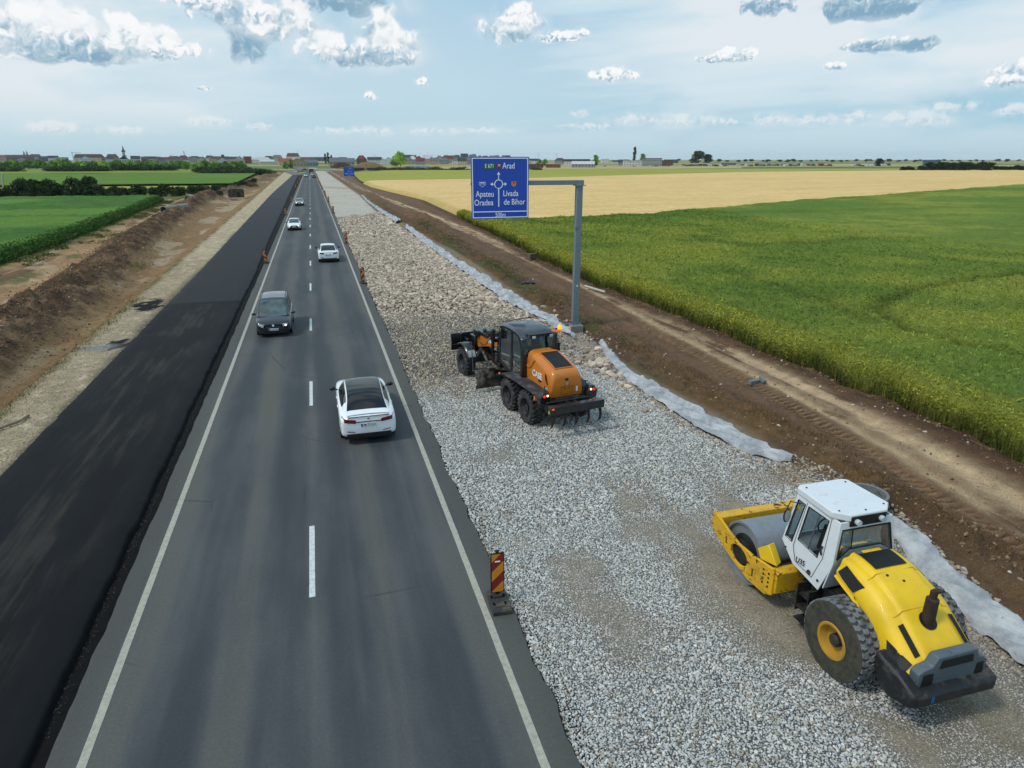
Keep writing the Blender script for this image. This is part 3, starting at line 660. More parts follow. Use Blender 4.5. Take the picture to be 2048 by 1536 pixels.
def stonecol(x, y, kind):
    n = len(x); t = RNG.random(n); v = .80+.32*RNG.random(n)
    if kind == 0: c = lerp(H('#9aa1a4'), H('#c6c8c7'), t); c = lerp(c, H('#8d8577'), (RNG.random(n) < .2)*.8)
    elif kind == 1: c = lerp(H('#80776a'), H('#b5ad9e'), t); c = lerp(c, H('#6d7377'), (RNG.random(n) < .3)*.8)
    else: c = lerp(H('#9c9285'), H('#c6bbad'), t); c = lerp(c, H('#83766a'), (RNG.random(n) < .3)*.7)
    return c*v[:, None]*np.array([1.10, 1.06, 1.0])
gi_ = lambda y: pl(GEO_IN, y)
def dustmask(x, y):
    n1 = fbm(x*.8, y*.8, 5, 61); n3 = fbm(x*.2, y*.13, 3, 63)
    wr = np.maximum(np.exp(-((x-9.1)/.42)**2), np.exp(-((x-11.0)/.42)**2))*sstep(y, 19, 11)
    return np.clip(sstep(n3+(n1-.5)*.5, .58, .75)*sstep(y, 26, 20)*.7+wr*sstep(n1+(n3-.5)*.5, .36, .56)*.9, 0, 1)
def bed(y0, y1, step, size, kindf, lo=.0):
    x, y = jit(3.74, 13.9, y0, y1, step)
    k = (x > edge_r(y)+.005) & (x < gi_(y)+.35+.3*(RNG.random(len(x))))
    x, y = x[k], y[k]; d = dustmask(x, y)
    s = size*(.50+.75*RNG.random(len(x))**1.6)*(1-.45*d)
    kd = kindf(x, y); c = np.where(kd[:, None], stonecol(x, y, 1), stonecol(x, y, 0)); c = lerp(c, H('#8b8271'), d*.55)
    z = zr(x, y)+s*.16*(1-d)-.006*d+.05*sstep(x, edge_r(y)+.5, edge_r(y))
    return x, y, z, s, c
brown = lambda x, y: (fbm(x*.8, y*.8, 4, 61)-.5)*6+y+(8-x)*.4+(RNG.random(len(x))-.5)*3 > 26.5
parts_ = [bed(3.6, 14, .039, .056, brown), bed(14, 27, .055, .078, brown), bed(27, 43, .10, .115, brown)]
x, y, z, s, c = [np.concatenate(q) for q in zip(*parts_)]
bd = y+(fbm(x*.8, y*.8, 4, 61)-.5)*5-(x-8)*-.4
k = bd < 39.5
stones('gravel', x[k], y[k], z[k], s[k], c[k], 'blue grey crushed gravel spread over the new carriageway bed beside the road')
# edge spill of brown pebbles beside the textile
y = RNG.random(9000)**1.0*45+6; x = gi_(y)+RNG.random(9000)*1.0-.25; s = .05+.07*RNG.random(9000); stones('edge_pebbles', x, y, zr(x, y)+s*.2, s, stonecol(x, y, 1)*.9, 'brown pebbles spilling down the edge of the gravel bed')
# rubble
x, y = jit(4.1, 13.2, 35, 82, .185); x2, y2 = jit(4.1, 12.8, 82, 122, .32)
x = np.concatenate([x, x2]); y = np.concatenate([y, y2]); bd = y+(fbm(x*.8, y*.8, 4, 61)-.5)*5-(x-8)*-.4
k = (bd > 37.5) & (x > edge_r(y)+.05) & (x < gi_(y)+.25) & (y+(fbm(x*.3, y*.1, 3, 8)-.5)*16-(x-7)*1.2 < 116); x, y = x[k], y[k]
s = np.where(y < 82, .24, .38)*(.5+1.0*RNG.random(len(x))**1.7)*(1+.35*sstep(x, 9, 12.5))*(1-.25*sstep(bd[k], 44, 38))
stones('rubble', x, y, zr(x, y)+s*.12, s, stonecol(x, y, 2)*.98, 'pale broken rubble rocks covering the middle of the carriageway bed', .55, tilt=.45)
# bigger rocks by the sign foundation
for (cx_, cy_, n, sz) in ((12.6, 26.5, 60, .32), (12.9, 35, 45, .3), (13.4, 29.5, 160, .12), (13.1, 32.8, 260, .11), (12.8, 24.2, 40, .2)):
    x = cx_+RNG.normal(0, .45, n); y = cy_+RNG.normal(0, 1.5, n); s = sz*(.5+RNG.random(n)); stones('loose_rocks', x, y, zr(x, y)+s*.2, s, stonecol(x, y, 2 if sz > .15 else 1), 'heap of pale rocks along the edge by the sign foundation', .7)
# clods and stones on the soil banks
x = 14.2+RNG.random(9000)*7; y = 5+RNG.random(9000)**1.3*90; s = .03+.10*RNG.random(9000)**3; c = lerp(H('#5b4735'), H('#8c7c66'), RNG.random(9000)); w = RNG.random(9000) < .07; c[w] = H('#b9b3a6')
k = RNG.random(9000) < np.where((x > 15.6) & (x < 19.8), .25, 1); stones('soil_clods', x[k], y[k], zr(x[k], y[k])+s[k]*.1, s[k], c[k], 'brown clods and small stones on the bank between the textile and the track', .7, tilt=1)
n = 16000; y = 24+RNG.random(n)**1.4*130; cr_x = pl(CR_X, y); x = cr_x+RNG.normal(0, 1.7, n); s = .05+.13*RNG.random(n)**3
k = x < -9.2; x, y, s = x[k], y[k], s[k]; c = lerp(H('#5d4936'), H('#86705a'), RNG.random(len(x))); w = RNG.random(len(x)) < .05; c[w] = H('#b1a898')
stones('spoil_clods', x, y, zl(x, y)+s*.12, s, c, 'clods and stones strewn over the dark spoil ridge', .75, tilt=1)
n = 14000; y = 18+RNG.random(n)*50; x = -8.75-RNG.random(n)*2.6; s = .02+.045*RNG.random(n)**2; c = lerp(H('#9a8c72'), H('#bfb193'), RNG.random(n)); k = ((((x+10.05)/1.1)**2+((y-47.2)/1.7)**2) > 1) & ((((x+9.3)/1.0)**2+((y-37.0)/1.2)**2) > 1); x, y, s, c = x[k], y[k], s[k], c[k]
stones('shoulder_gravel', x, y, zl(x, y)+s*.15, s, c*.9, 'pale gravel on the shoulder beside the fresh asphalt')
n = 2200; y = 10+RNG.random(n)*60; x = XL+.06-RNG.random(n)*.14; s = .012+.022*RNG.random(n); stones('asphalt_crumbs', x, y, .01+s*.1, s, lerp(H('#1c1d1f'), H('#4b4a47'), RNG.random(n)**2), 'asphalt crumbs along the joint between the old and the fresh asphalt')

# ---- plants: blades and leaflets as many small faces
def leafmat(name, rough=.85, transl=.25):
    m, g, b = newmat(name); a = g.n('ShaderNodeAttribute'); a.attribute_name = 'Col'
    g.put(b.inputs['Base Color'], a.outputs[0]); b.inputs['Roughness'].default_value = rough; b.inputs['Specular IOR Level'].default_value = .15
    return m
M_leaf = leafmat('leaves')
def blades(x, y, z, h, lean, w, col, nseg=1):
    """thin upright triangles"""
    n = len(x); a = RNG.random(n)*2*pi; b_ = RNG.random(n)*2*pi; l = lean*h*RNG.random(n)
    p = np.stack([x, y, z], 1); t = p+np.stack([np.cos(a)*l, np.sin(a)*l, h], 1); sd_ = np.stack([np.cos(b_)*w, np.sin(b_)*w, 0*w], 1)
    V = np.stack([p-sd_, p+sd_, t], 1).reshape(-1, 3); F = np.arange(n*3).reshape(n, 3); return V, F, np.repeat(col, 3, 0)
def leaves(x, y, z, s, col, up=.4):
    n = len(x); d = RNG.normal(size=(n, 3)); d /= np.linalg.norm(d, axis=1)[:, None]; e = np.cross(d, RNG.normal(size=(n, 3))); e /= np.linalg.norm(e, axis=1)[:, None]+1e-9
    p = np.stack([x, y, z], 1); d = d*s[:, None]; e = e*s[:, None]*.6
    V = np.stack([p-d, p+e, p+d], 1).reshape(-1, 3); F = np.arange(n*3).reshape(n, 3); return V, F, np.repeat(col, 3, 0)
def joinVF(parts):
    V, F, C_ = [], [], []; k = 0
    for v, f, c in parts: V.append(v); F.append(f+k); C_.append(c); k += len(v)
    return np.concatenate(V), np.concatenate(F), np.concatenate(C_)
def mul(c, n, lo=.7, hi=1.3): return c*(lo+(hi-lo)*RNG.random(n))[:, None]
# rape field edge: visible stems with a fringe of pods, then tips standing out of the canopy
n = 26000; y = -2+RNG.random(n)**1.25*100; x = pl(EDGE, y)+.6*RNG.random(n)**1.2-.15+(fbm(y*.55, y*0, 4, 141)-.5)*1.1
st_ = blades(x, y, 0*x-.1, .45+.5*RNG.random(n), .35, .007+.006*RNG.random(n), mul(lerp(H('#2c3518'), H('#77763c'), RNG.random(n)**1.6), n))  # stems darkened to paint in the shade at the crop's foot
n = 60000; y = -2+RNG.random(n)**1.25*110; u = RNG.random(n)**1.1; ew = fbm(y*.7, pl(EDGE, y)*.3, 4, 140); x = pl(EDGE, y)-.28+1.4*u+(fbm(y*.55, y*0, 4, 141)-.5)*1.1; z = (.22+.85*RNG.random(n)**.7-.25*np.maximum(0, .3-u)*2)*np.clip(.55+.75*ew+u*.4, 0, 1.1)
zc = lerp(H('#304a18'), H('#98993a'), np.clip(z*1.1-.15+(fbm(x*1.2, y*.6, 3, 131)-.5)*1.2, 0, 1)); lf1 = leaves(x, y, z, .035+.03*RNG.random(n)+.0006*y, mul(zc, n))  # leaves darker low down: shade under the clumps painted in, tips yellow
x, y = jit(21, 62, -2, 100, .26); k = (x > pl(EDGE, y)+.4) & (RNG.random(len(x)) < np.clip(1.25-(x-20)/45, .25, 1)) & (x < 24+ (y+8)*1.0); x, y = x[k], y[k]
k = y < np.interp(x, farb[:, 0], farb[:, 1])-.5; x, y = x[k], y[k]; n = len(x)
zt = zcrop(x, y); cc = ccrop(x, y, zt)
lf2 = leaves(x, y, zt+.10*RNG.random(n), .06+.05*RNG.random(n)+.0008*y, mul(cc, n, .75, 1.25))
i2 = RNG.integers(0, n, n*2); xx = x[i2]+RNG.normal(0, .12, n*2); yy = y[i2]+RNG.normal(0, .12, n*2); z2 = zcrop(xx, yy)
bl2 = blades(xx, yy, z2-.15, .2+.22*RNG.random(n*2), .5, .012+.012*RNG.random(n*2)+.0003*yy, mul(ccrop(xx, yy, z2), n*2, .7, 1.25))
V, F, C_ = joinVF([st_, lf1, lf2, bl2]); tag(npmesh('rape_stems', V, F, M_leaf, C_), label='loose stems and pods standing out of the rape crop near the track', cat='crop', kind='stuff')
# left crop fringe
n = 26000; y = 60+RNG.random(n)*112; x = pl(CROPL, y)+.6-2.2*RNG.random(n)**1.3; z = -.1+1.1*RNG.random(n)*np.clip((pl(CROPL, y)+1.2-x)/1.5, .15, 1)
f1 = leaves(x, y, z, .10+.09*RNG.random(n), mul(lerp(H('#26401a'), H('#4f7030'), RNG.random(n)), n))
n = 9000; x = pl(CROPL, y[:n])+.4+2.4*RNG.random(n); z = zl(x, y[:n])+.12*RNG.random(n); k = fbm(x*.5, y[:n]*.3, 3, 133) > .5
f2 = leaves(x[k], y[:n][k], z[k], .10+.09*RNG.random(k.sum()), mul(lerp(H('#3d4724'), H('#66703a'), RNG.random(k.sum())), k.sum()))
V, F, C_ = joinVF([f1, f2]); tag(npmesh('crop_fringe', V, F, M_leaf, C_), label='ragged weedy edge of the green crop along the left dirt strip', cat='crop', kind='stuff')
# weeds and dry grass on the banks
def weeds(name, pts, label, c0, c1, h=.22, dens=260, zf=zr, w=.008):
    P_ = []
    for (cx_, cy_, rx_, ry_) in pts:
        n = int(dens*rx_*ry_); x = cx_+RNG.normal(0, rx_*.5, n); y = cy_+RNG.normal(0, ry_*.5, n)
        P_.append(blades(x, y, zf(x, y)-.02, h*(.4+.8*RNG.random(n)), .9, w*(.6+.8*RNG.random(n))*(1+y*.012), mul(lerp(H(c0), H(c1), RNG.random(n)), n)))
    V, F, C_ = joinVF(P_); return tag(npmesh(name, V, F, M_leaf, C_), label=label, cat='weeds', kind='stuff')
weeds('dry_grass', [(15.1, 11.2, .8, 2.2), (15.5, 9.0, .9, 1.6), (14.9, 13.6, .6, 1.2), (15.6, 19, .8, 2.5), (15.4, 24.5, .9, 3), (15.2, 28.5, 1.1, 1.6), (16, 7.6, .6, 1.2), (15.0, 40, 1, 3), (16.2, 16.5, .5, 2)], 'dry brown grass on the bank beside the textile', '#4b3a27', '#84693f', .16, 420)
weeds('green_weeds', [(15.6, 30.5, 1.0, 1.6), (15.4, 34, .8, 2), (16, 42, 1.2, 5), (15.6, 56, 1.3, 8), (15.3, 75, 1.2, 12), (15, 92, 1, 10), (16.6, 10.3, .4, .6), (14.9, 50, .8, 6)], 'low green weeds on the bank right of the sign post', '#2f3a1e', '#5a6436', .14, 300)
weeds('shoulder_weeds', [(-11.1, 24+i*3.1, .5, 1.6) for i in range(9)]+[(-23.2, 98, 3.2, 5), (-22.2, 90, 2, 3), (-16.8, 54, .8, 2.5), (-15.5, 70, .7, 4)], 'thin green weeds along the ditch edge and by the pipes', '#3c4824', '#7a7f45', .18, 130, zl, .012)
n = 260; y = 6+RNG.random(n)*50; x = pl(EDGE, y)-.35-.9*RNG.random(n)
V, F, C_ = blades(x, y, zr(x, y)+.01, .05+0*x, 9., .012+0*x, mul(lerp(H('#8b7446'), H('#b09a66'), RNG.random(n)), n)); tag(npmesh('straw', V, F, M_leaf, C_), label='pale straw lying along the foot of the rape crop', cat='straw', kind='stuff')

# ---- geotextile
def textile_mat():
    m, g, b = newmat('geotextile'); tc = g.n('ShaderNodeTexCoord').outputs['Object']
    n = g.noise(tc, 1.6, 6, .65); d = g.noise(tc, 6, 7, .75)
    c = g.mix(g.ss(n, .3, .7), H('#868d93'), H('#b9bec1')); c = g.mix(g.ss(d, .62, .74, 0, .7), c, H('#6e6559'))
    g.put(b.inputs['Base Color'], c); b.inputs['Roughness'].default_value = .9; b.inputs['Specular IOR Level'].default_value = .1
    bump(g, b, g.noise(g.map(tc, (9, 3, 6)), 1, 6, .6), .9, .06); return m
M_tex = textile_mat()
def textile(ya, yb, label, win=None, wout=None, n=None, amp=.10, seed=0, rise=.16):
    yy = np.linspace(ya, yb, n or int((yb-ya)/.05)); t = np.linspace(0, 1, 34)
    gi = pl(win or GEO_IN, yy)+.10*(fbm(yy*.9, 0*yy, 4, seed+3)-.5); go = pl(wout or GEO_OUT, yy)+.5*(fbm(yy*.7, 0*yy, 4, seed+5)-.5)
    X_ = gi[:, None]*(1-t)+go[:, None]*t; Y_ = np.repeat(yy[:, None], 34, 1)+.25*(fbm(X_*.8, np.repeat(yy[:, None], 34, 1)*.5, 3, seed)-.5)
    T = np.repeat(t[None], len(yy), 0)
    fold = np.abs(2*fbm((X_*4.2+Y_*.7), (Y_*.55-X_*.4), 5, seed+7)-1)
    ridge = np.abs(2*fbm(Y_*.8+X_*1.8, X_*.9, 3, seed+8)-1)
    Z_ = zr(X_, Y_)+.035+amp*(.55-fold)*2.6+amp*1.1*(.5-ridge)+rise*np.sin(T*pi)**.8*.6
    edge = np.minimum(T, 1-T); Z_ = Z_-(.06*sstep(edge, .06, 0)); Z_ = np.maximum(Z_, zr(X_, Y_)+.012)
    o = sheet('geotextile_sheet', X_, Y_, lambda x, y: Z_, lambda x, y, z: np.ones(x.shape+(3,)), M_tex); tag(o, label=label, cat='textile', group='white geotextile sheets along the gravel edge')
    return o
textile(5.0, 12.3, 'white grey fabric sheet beside the yellow road roller, its far end tapering to a point', [(5, 12.4), (7, 12.45), (8.5, 12.65), (9.6, 12.95), (11, 13.5), (12.3, 13.85)], [(5, 13.25), (7.7, 13.35), (9.4, 13.5), (11, 13.85), (12.3, 14.0)], seed=1)
textile(15.2, 29.5, 'long pale fabric sheet between the grader and the concrete manhole ring', [(15.2, 13.75), (16.3, 13.2), (18.5, 12.75), (24.9, 12.7), (27, 13.1), (29.5, 13.6)], [(15.2, 13.9), (18.2, 13.75), (22, 13.6), (25.8, 13.35), (27, 13.5), (29.5, 13.85)], seed=2)
textile(30.8, 94, 'crumpled white fabric running from the sign foundation along the rubble', [(30.8, 12.9), (31.9, 12.9), (41.8, 12.1), (72, 11.9), (92, 12.2), (94, 12.6)], [(30.8, 13.1), (33, 13.4), (38, 13.2), (48, 13.1), (62, 12.75), (80, 12.8), (94, 12.8)], n=560, amp=.16, seed=3)
textile(100, 178, 'far narrow torn strip of white fabric beside the rolled stone', [(100, 11.8), (150, 11.6), (178, 12.4)], [(100, 12.9), (120, 12.4), (150, 12.3), (178, 12.7)], n=260, amp=.2, seed=4)
# ================================================================ CARS
def pmc(name, col, rough=.28, coat=.6, **k): return pm(name, col, rough, coat=coat, var=.03, **k)
M_white = pmc('white car paint', '#e3e9ec'); M_white.node_tree.nodes
M_slate = pmc('slate blue metallic paint', '#28303c', .3, .8, metal=.35); M_silver = pmc('silver metallic paint', '#9aa5aa', .32, .5, metal=.5); M_blackcar = pmc('black car paint', '#0d0f12'); M_palecar = pmc('pale silver paint', '#c2c9cc'); M_bluecar = pmc('blue car paint', '#1d3166')
M_glass = pm('dark car glass', '#0a0d10', .06, var=.05, spec=.55); M_teal = pm('tinted windscreen', '#2b4a4e', .05, var=.55, scale=2.0, spec=.8, coat=.6)
M_rub = pm('tyre rubber', '#1b1c1d', .85, var=.2, bmp=.3); M_trim = pm('black plastic trim', '#111315', .5, var=.2); M_rim = pm('alloy rim', '#7d8286', .35, .7)
M_red = pm('dark red lamp lens', '#6d0a12', .12, coat=.6, spec=.7); M_lamp = pm('clear lamp lens', '#b9c2c8', .1, coat=.6, spec=.8); M_lit = emis('lit headlamp', '#fff3d8', 2.5); M_chrome = pm('chrome trim', '#b9bec2', .15, .9)
M_plate = pm('number plate white', '#d8dcdc', .5, var=.05); M_eu = pm('plate blue', '#1c3f9a', .5); M_ink = pm('black lettering', '#101214', .6)
def cr1(P_, k):
    """Catmull-Rom along axis 0, k sub-steps per span"""
    P_ = np.asarray(P_, float); n = len(P_); E_ = np.concatenate([[2*P_[0]-P_[1]], P_, [2*P_[-1]-P_[-2]]]); out = []
    for i in range(n-1):
        a, b_, c, d = E_[i:i+4]
        for s_ in range(k):
            t = s_/k; out.append(.5*((2*b_)+(c-a)*t+(2*a-5*b_+4*c-d)*t*t+(3*b_-a-3*c+d)*t**3))
    out.append(P_[-1]); return np.array(out)
def loftgrid(ctrl, ku, kv):
    A = cr1(ctrl, ku); return np.transpose(cr1(np.transpose(A, (1, 0, 2)), kv), (1, 0, 2))
def split_loft(ctrl, ku, kv, cls, names, parent, caps=None):
    """one smooth surface cut into named parts by control cell"""
    A = loftgrid(ctrl, ku, kv); m, n, _ = A.shape; mbs = {}
    for i in range(m-1):
        for j in range(n-1):
            c = cls(i//ku, j//kv)
            if c is None: continue
            mbs.setdefault(c, []).append((i, j))
    res = {}
    jobs = [(c, cells, k) for c, cells in mbs.items() for k in ((1, -1) if c == 'side_window' else (0,))]
    for c, cells, hf in jobs:
        idx = {}; V = []; F = []
        for (i, j) in cells:
            q = []
            for a, b_ in ((i, j), (i, j+1), (i+1, j+1), (i+1, j)):
                if (a, b_) not in idx: idx[(a, b_)] = len(V); V.append(tuple(A[a, b_]))
                q.append(idx[(a, b_)])
            F.append(tuple(q))
        mb = MB(); mb.v = V; mb.f = F
        if hf == 0: mb.mirror_y()
        elif hf < 0: mb.v = [(x, -y, z) for x, y, z in V]; mb.f = [q[::-1] for q in F]
        if c == caps:
            for i in (0, m-1): mb.add([tuple(p) for p in A[i]]+[(p[0], -p[1], p[2]) for p in A[i][::-1][1:]], [tuple(range(2*n-1))])
        me = bpy.data.meshes.new(c); me.from_pydata(mb.v, [], mb.f); bm = bmesh.new(); bm.from_mesh(me)
        bmesh.ops.remove_doubles(bm, verts=bm.verts, dist=.0008); bmesh.ops.recalc_face_normals(bm, faces=bm.faces); bm.to_mesh(me); bm.free()
        # keep outward orientation on open pieces
        nz = sum(p.normal.dot(Vector((0, 0, 1)) if abs(p.center.y) < .3 else Vector((0, p.center.y, .2)))*p.area for p in me.polygons)
        if nz < 0: me.flip_normals()
        o = bpy.data.objects.new(c, me); finish(o, c, names[c], parent, angle=50); res[c] = o
    return res
def wrap(ys_, zlo, zhi, xf, out=.014, depth=.05, sgn=-1):
    """lamp or trim strip following the car's rounded end"""
    zlo = zlo if callable(zlo) else (lambda y, a=zlo: a); zhi = zhi if callable(zhi) else (lambda y, a=zhi: a)
    mb = MB(); V = []
    for y in ys_:
        x = xf(abs(y))+sgn*out; xi = xf(abs(y))-sgn*depth; V += [(x, y, zlo(abs(y))), (x, y, zhi(abs(y))), (xi, y*.99, zhi(abs(y))), (xi, y*.99, zlo(abs(y)))]
    n = len(ys_); F = [(4*i+k, 4*i+(k+1) % 4, 4*i+4+(k+1) % 4, 4*i+4+k) for i in range(n-1) for k in range(4)]+[(0, 1, 2, 3), tuple(4*(n-1)+k for k in (3, 2, 1, 0))]
    return mb.add(V, F)
def wheel(parent, x, y, r, w, rimmat=None, name='wheel', tyre=None):
    s_ = 1 if y > 0 else -1
    t = MB().lathe([(r*.62, -w/2), (r*.93, -w/2), (r, -w*.36), (r, w*.36), (r*.93, w/2), (r*.62, w/2)], (x, y-s_*w/2, r), 'y', 28, True).build(name, tyre or M_rub, parent)
    rm = MB().lathe([(r*.66, 0), (r*.62, -.02*s_), (r*.5, -.05*s_), (.02, -.03*s_)], (x, y+s_*.004, r), 'y', 28)
    for k in range(5): a = 2*pi*k/5; rm.box((x+cos(a)*r*.32, y+s_*.0, r+sin(a)*r*.32), (r*.58, .035, .075), Matrix.Rotation(-a, 3, 'Y'))
    rm.build('rim', rimmat or M_rim, t); return t
def car(name, label, cat, loc, rz, p, group=None, detail=2):
    t = thing(name, label, cat, loc, rz, group); pa = p['paint']; st = p['st']
    ctrl = []
    for (x, w, zb, zs, zd) in st:
        ctrl.append([(x, .78*w, zb), (x, .965*w, zb+.05), (x, w, zb+.26), (x, w*.995, zs-.12), (x, w*.945, zs-.015), (x, w*.72, zd-.012), (x, w*.36, zd+.008), (x, 0, zd+.014)])
    names = {'body': pa}
    body = split_loft(ctrl, 5, 4, lambda i, j: 'body', names, t, 'body')['body']
    MB().bb(st[1][0]+.1, st[-2][0]-.1, -p['W']*.86, p['W']*.86, .17, .45).build('underbody', M_trim, t)
    gh = p['gh']; ctrl = []
    for (x, wb, zb, wt, zr_) in gh:
        h = zr_-zb; ctrl.append([(x, wb, zb), (x, wb*.55+wt*.45, zb+h*.45), (x, wt+.035, zr_-.10*min(1, h*3)), (x, wt*.98, zr_-.02*min(1, h*3)), (x, wt*.5, zr_+.012), (x, 0, zr_+.02)])
    rw, wsn = p['rearcells'], p['frontcells']; m = len(gh)-1
    def cls(i, j):
        if j <= 1: return 'side_window' if p['side'][0] <= i < p['side'][1] else 'cabin'
        if j == 2: return 'cabin'
        if i in rw: return 'rear_window'
        if i in wsn: return 'windscreen'
        return p.get('roofpart', 'cabin')
    gm = {'side_window': M_glass, 'cabin': pa, 'rear_window': M_glass, 'windscreen': p.get('ws', M_glass), 'sunroof': M_glass}
    parts = split_loft(ctrl, 6, 3, cls, gm, t); cab = parts['cabin']; cab.name = 'roof'; cab.data.name = 'roof'
    W_ = p['W']; r = p['r']
    for x in p['axles']:
        for s_ in (-1, 1):
            wheel(t, x, s_*(W_-.01), r, .21)
            MB().lathe([(r*1.12, -.12*s_), (r*1.14, .012*s_), (r*.98, .012*s_), (r*.98, -.12*s_)], (x, s_*(W_-.02), r), 'y', 28, True).build('wheel_arch', M_trim, t)
    xr = lambda y: float(np.interp(y, [s[1]*.945 for s in st[:4]], [s[0] for s in st[:4]])); xfr = lambda y: float(np.interp(-y, [-s[1]*.945 for s in st[-4:]], [s[0] for s in st[-4:]]))
    for s_ in (-1, 1):
        for part, (y0, y1, z0, z1, rear, mt) in p['lamps'].items():
            yy = [s_*(y0+(y1-y0)*k/6) for k in range(7)]
            sl = p.get('lampslope', 0)
            wrap(yy, lambda y: z0+(y-y0)*sl, lambda y: z1+(y-y0)*sl, xr if rear else xfr, .016, .05, -1 if rear else 1).build(part.strip('0123456789'), mt, t, bevel=.006)
        mx, mz = p['mirror']
        mr = MB().ball((mx, s_*(W_+.11), mz), .1, 10, 6, (.65, 1.15, .75)); mr.cyl((mx+.02, s_*(W_-.06), mz-.05), (mx, s_*(W_+.05), mz-.03), .025, n=6); mr.build('mirror', p.get('mirmat', M_trim), t)
        if detail > 1:
            for hx in p.get('handles', ()): MB().box((hx, s_*(W_+.003), st[4][3]-.14), (.2, .03, .035)).build('door_handle', pa, t, bevel=.01)
    return t, xr, xfr
SED = dict(W=.90, r=.32, axles=(-1.45, 1.40), paint=M_white, mirror=(.62, .98), handles=(-.75, .15),
  st=[(-2.42, .74, .40, .80, .90), (-2.39, .82, .33, .86, .965), (-2.26, .872, .28, .90, .995), (-1.75, .895, .24, .93, 1.01), (-.8, .90, .22, .94, 1.0), (.3, .90, .22, .935, .98), (1.0, .90, .22, .91, .96), (1.6, .885, .24, .86, .91), (2.1, .84, .27, .77, .82), (2.34, .74, .32, .66, .71), (2.42, .6, .38, .58, .62)],
  gh=[(-1.92, .74, .96, .66, .995), (-1.35, .80, .93, .60, 1.22), (-.80, .825, .92, .585, 1.355), (-.1, .83, .92, .59, 1.40), (.42, .83, .91, .58, 1.365), (.75, .82, .90, .58, 1.26), (1.30, .74, .91, .66, .945)],
  rearcells=(0, 1), frontcells=(4, 5), side=(1, 5), lamps={'tail_light': (.40, .83, .74, .86, True, M_red), 'reflector': (.44, .68, .44, .465, True, M_red), 'headlight': (.45, .76, .56, .68, False, M_lamp)}, lampslope=.16)
def plate(t, x, z, s, sgn=-1, w=.5, tilt=0):
    pb = MB().box((x+sgn*.012, 0, z), (.02, w, .115)).build('number_plate', M_plate, t, bevel=.004)
    MB().box((x+sgn*.024, -sgn*(-1)*0+(w/2-.03)*(-sgn), z), (.006, .05, .11)).build('plate_band', M_eu, pb)
    text(s, .12, (x+sgn*.026, .02*sgn, z), (0, sgn*-1*-1 if False else (-1 if sgn < 0 else 1), 0), (0, 0, 1), M_ink, pb, 'plate_lettering', .72, .001, bold=.002)
    return pb
SED1 = dict(SED, roofpart='sunroof')
t, xr, xf_ = car('white_sedan', 'white saloon with dark glass roof seen from behind, nearest car in the right lane', 'car', (1.83, 22.85, 0), pi/2, SED1, 'cars driving on the old carriageway')
plate(t, xr(0), .68, 'SM 77 CLV')
wrap([-.42+.14*k for k in range(7)], .775, .80, xr, .018, .03).build('lamp_strip', M_trim, t)
MB().quadgrid([[(-2.36+.10*k, y, 1.005+.018*(1-k)+.006-.03*(y/.7)**2) for y in np.linspace(-.66, .66, 9)] for k in (0, 1)]).build('spoiler', M_white, t)
wrap([-.66+.165*k for k in range(9)], .955, .968, xr, .012, .03).build('boot_seam', M_trim, t)
wrap([-.70+.14*k for k in range(11)], .30, .40, xr, .012, .05).build('bumper_trim', M_trim, t)
MB().box((-2.425, 0, .885), (.01, .07, .05)).build('badge', M_chrome, t, bevel=.01)
SED2 = dict(SED)
t2, xr, xf_ = car('white_sedan', 'white saloon with white roof seen from behind, second car up the right lane', 'car', (1.62, 64.4, 0), pi/2, SED2, 'cars driving on the old carriageway')
plate(t2, xr(0), .68, 'BH 09 XKR')
wrap([-.70+.14*k for k in range(11)], .30, .40, xr, .012, .05).build('bumper_trim', M_trim, t2)
VAN = dict(W=.885, r=.31, axles=(-1.42, 1.32), paint=M_slate, mirror=(1.02, 1.02), handles=(-.5, .35), ws=M_teal, mirmat=M_slate,
  st=[(-2.22, .78, .40, .84, .98), (-2.20, .83, .33, .93, 1.04), (-2.1, .87, .27, .97, 1.06), (-1.5, .885, .24, .97, 1.06), (-.5, .885, .22, .96, 1.04), (.6, .885, .22, .95, 1.02), (1.3, .88, .23, .93, 1.0), (1.7, .865, .25, .87, .93), (2.05, .82, .28, .78, .83), (2.2, .74, .33, .68, .73), (2.27, .62, .38, .60, .65)],
  gh=[(-2.18, .78, .98, .64, 1.02), (-2.08, .81, .97, .64, 1.50), (-1.85, .82, .97, .64, 1.66), (-.9, .83, .96, .65, 1.73), (.05, .83, .95, .65, 1.70), (.45, .83, .94, .65, 1.62), (1.52, .78, .93, .70, .965)],
  rearcells=(0, 1), frontcells=(5,), side=(1, 5), lamps={'tail_light': (.62, .80, .7, 1.0, True, M_red), 'headlight': (.46, .80, .56, .70, False, M_lamp)}, lampslope=.0)
v, xr, xf_ = car('minivan', 'dark slate blue people carrier with roof rails, oncoming in the left lane', 'car', (-1.80, 37.9, 0), -pi/2, VAN, 'cars driving on the old carriageway')
wrap([-.36+.12*k for k in range(7)], .56, .70, xf_, .018, .04, 1).build('grille', M_trim, v)
wrap([-.38+.76*k/8 for k in range(9)], .545, .558, xf_, .026, .03, 1).build('grille_trim', M_chrome, v)
wrap([-.72+.18*k for k in range(9)], .485, .50, xf_, .022, .03, 1).build('bumper_trim', M_chrome, v)
wrap([-.70+.14*k for k in range(11)], .26, .40, xf_, .012, .05, 1).build('bumper_grille', M_trim, v)
MB().cyl((xf_(0)+.01, 0, .635), (xf_(0)+.035, 0, .64), .055, n=16).build('badge', M_chrome, v)
lm = MB().ball((xf_(.62)+.02, .60, .63), .06, 8, 6, (.4, 1, .8)); lm.build('lit_lamp', M_lit, v)
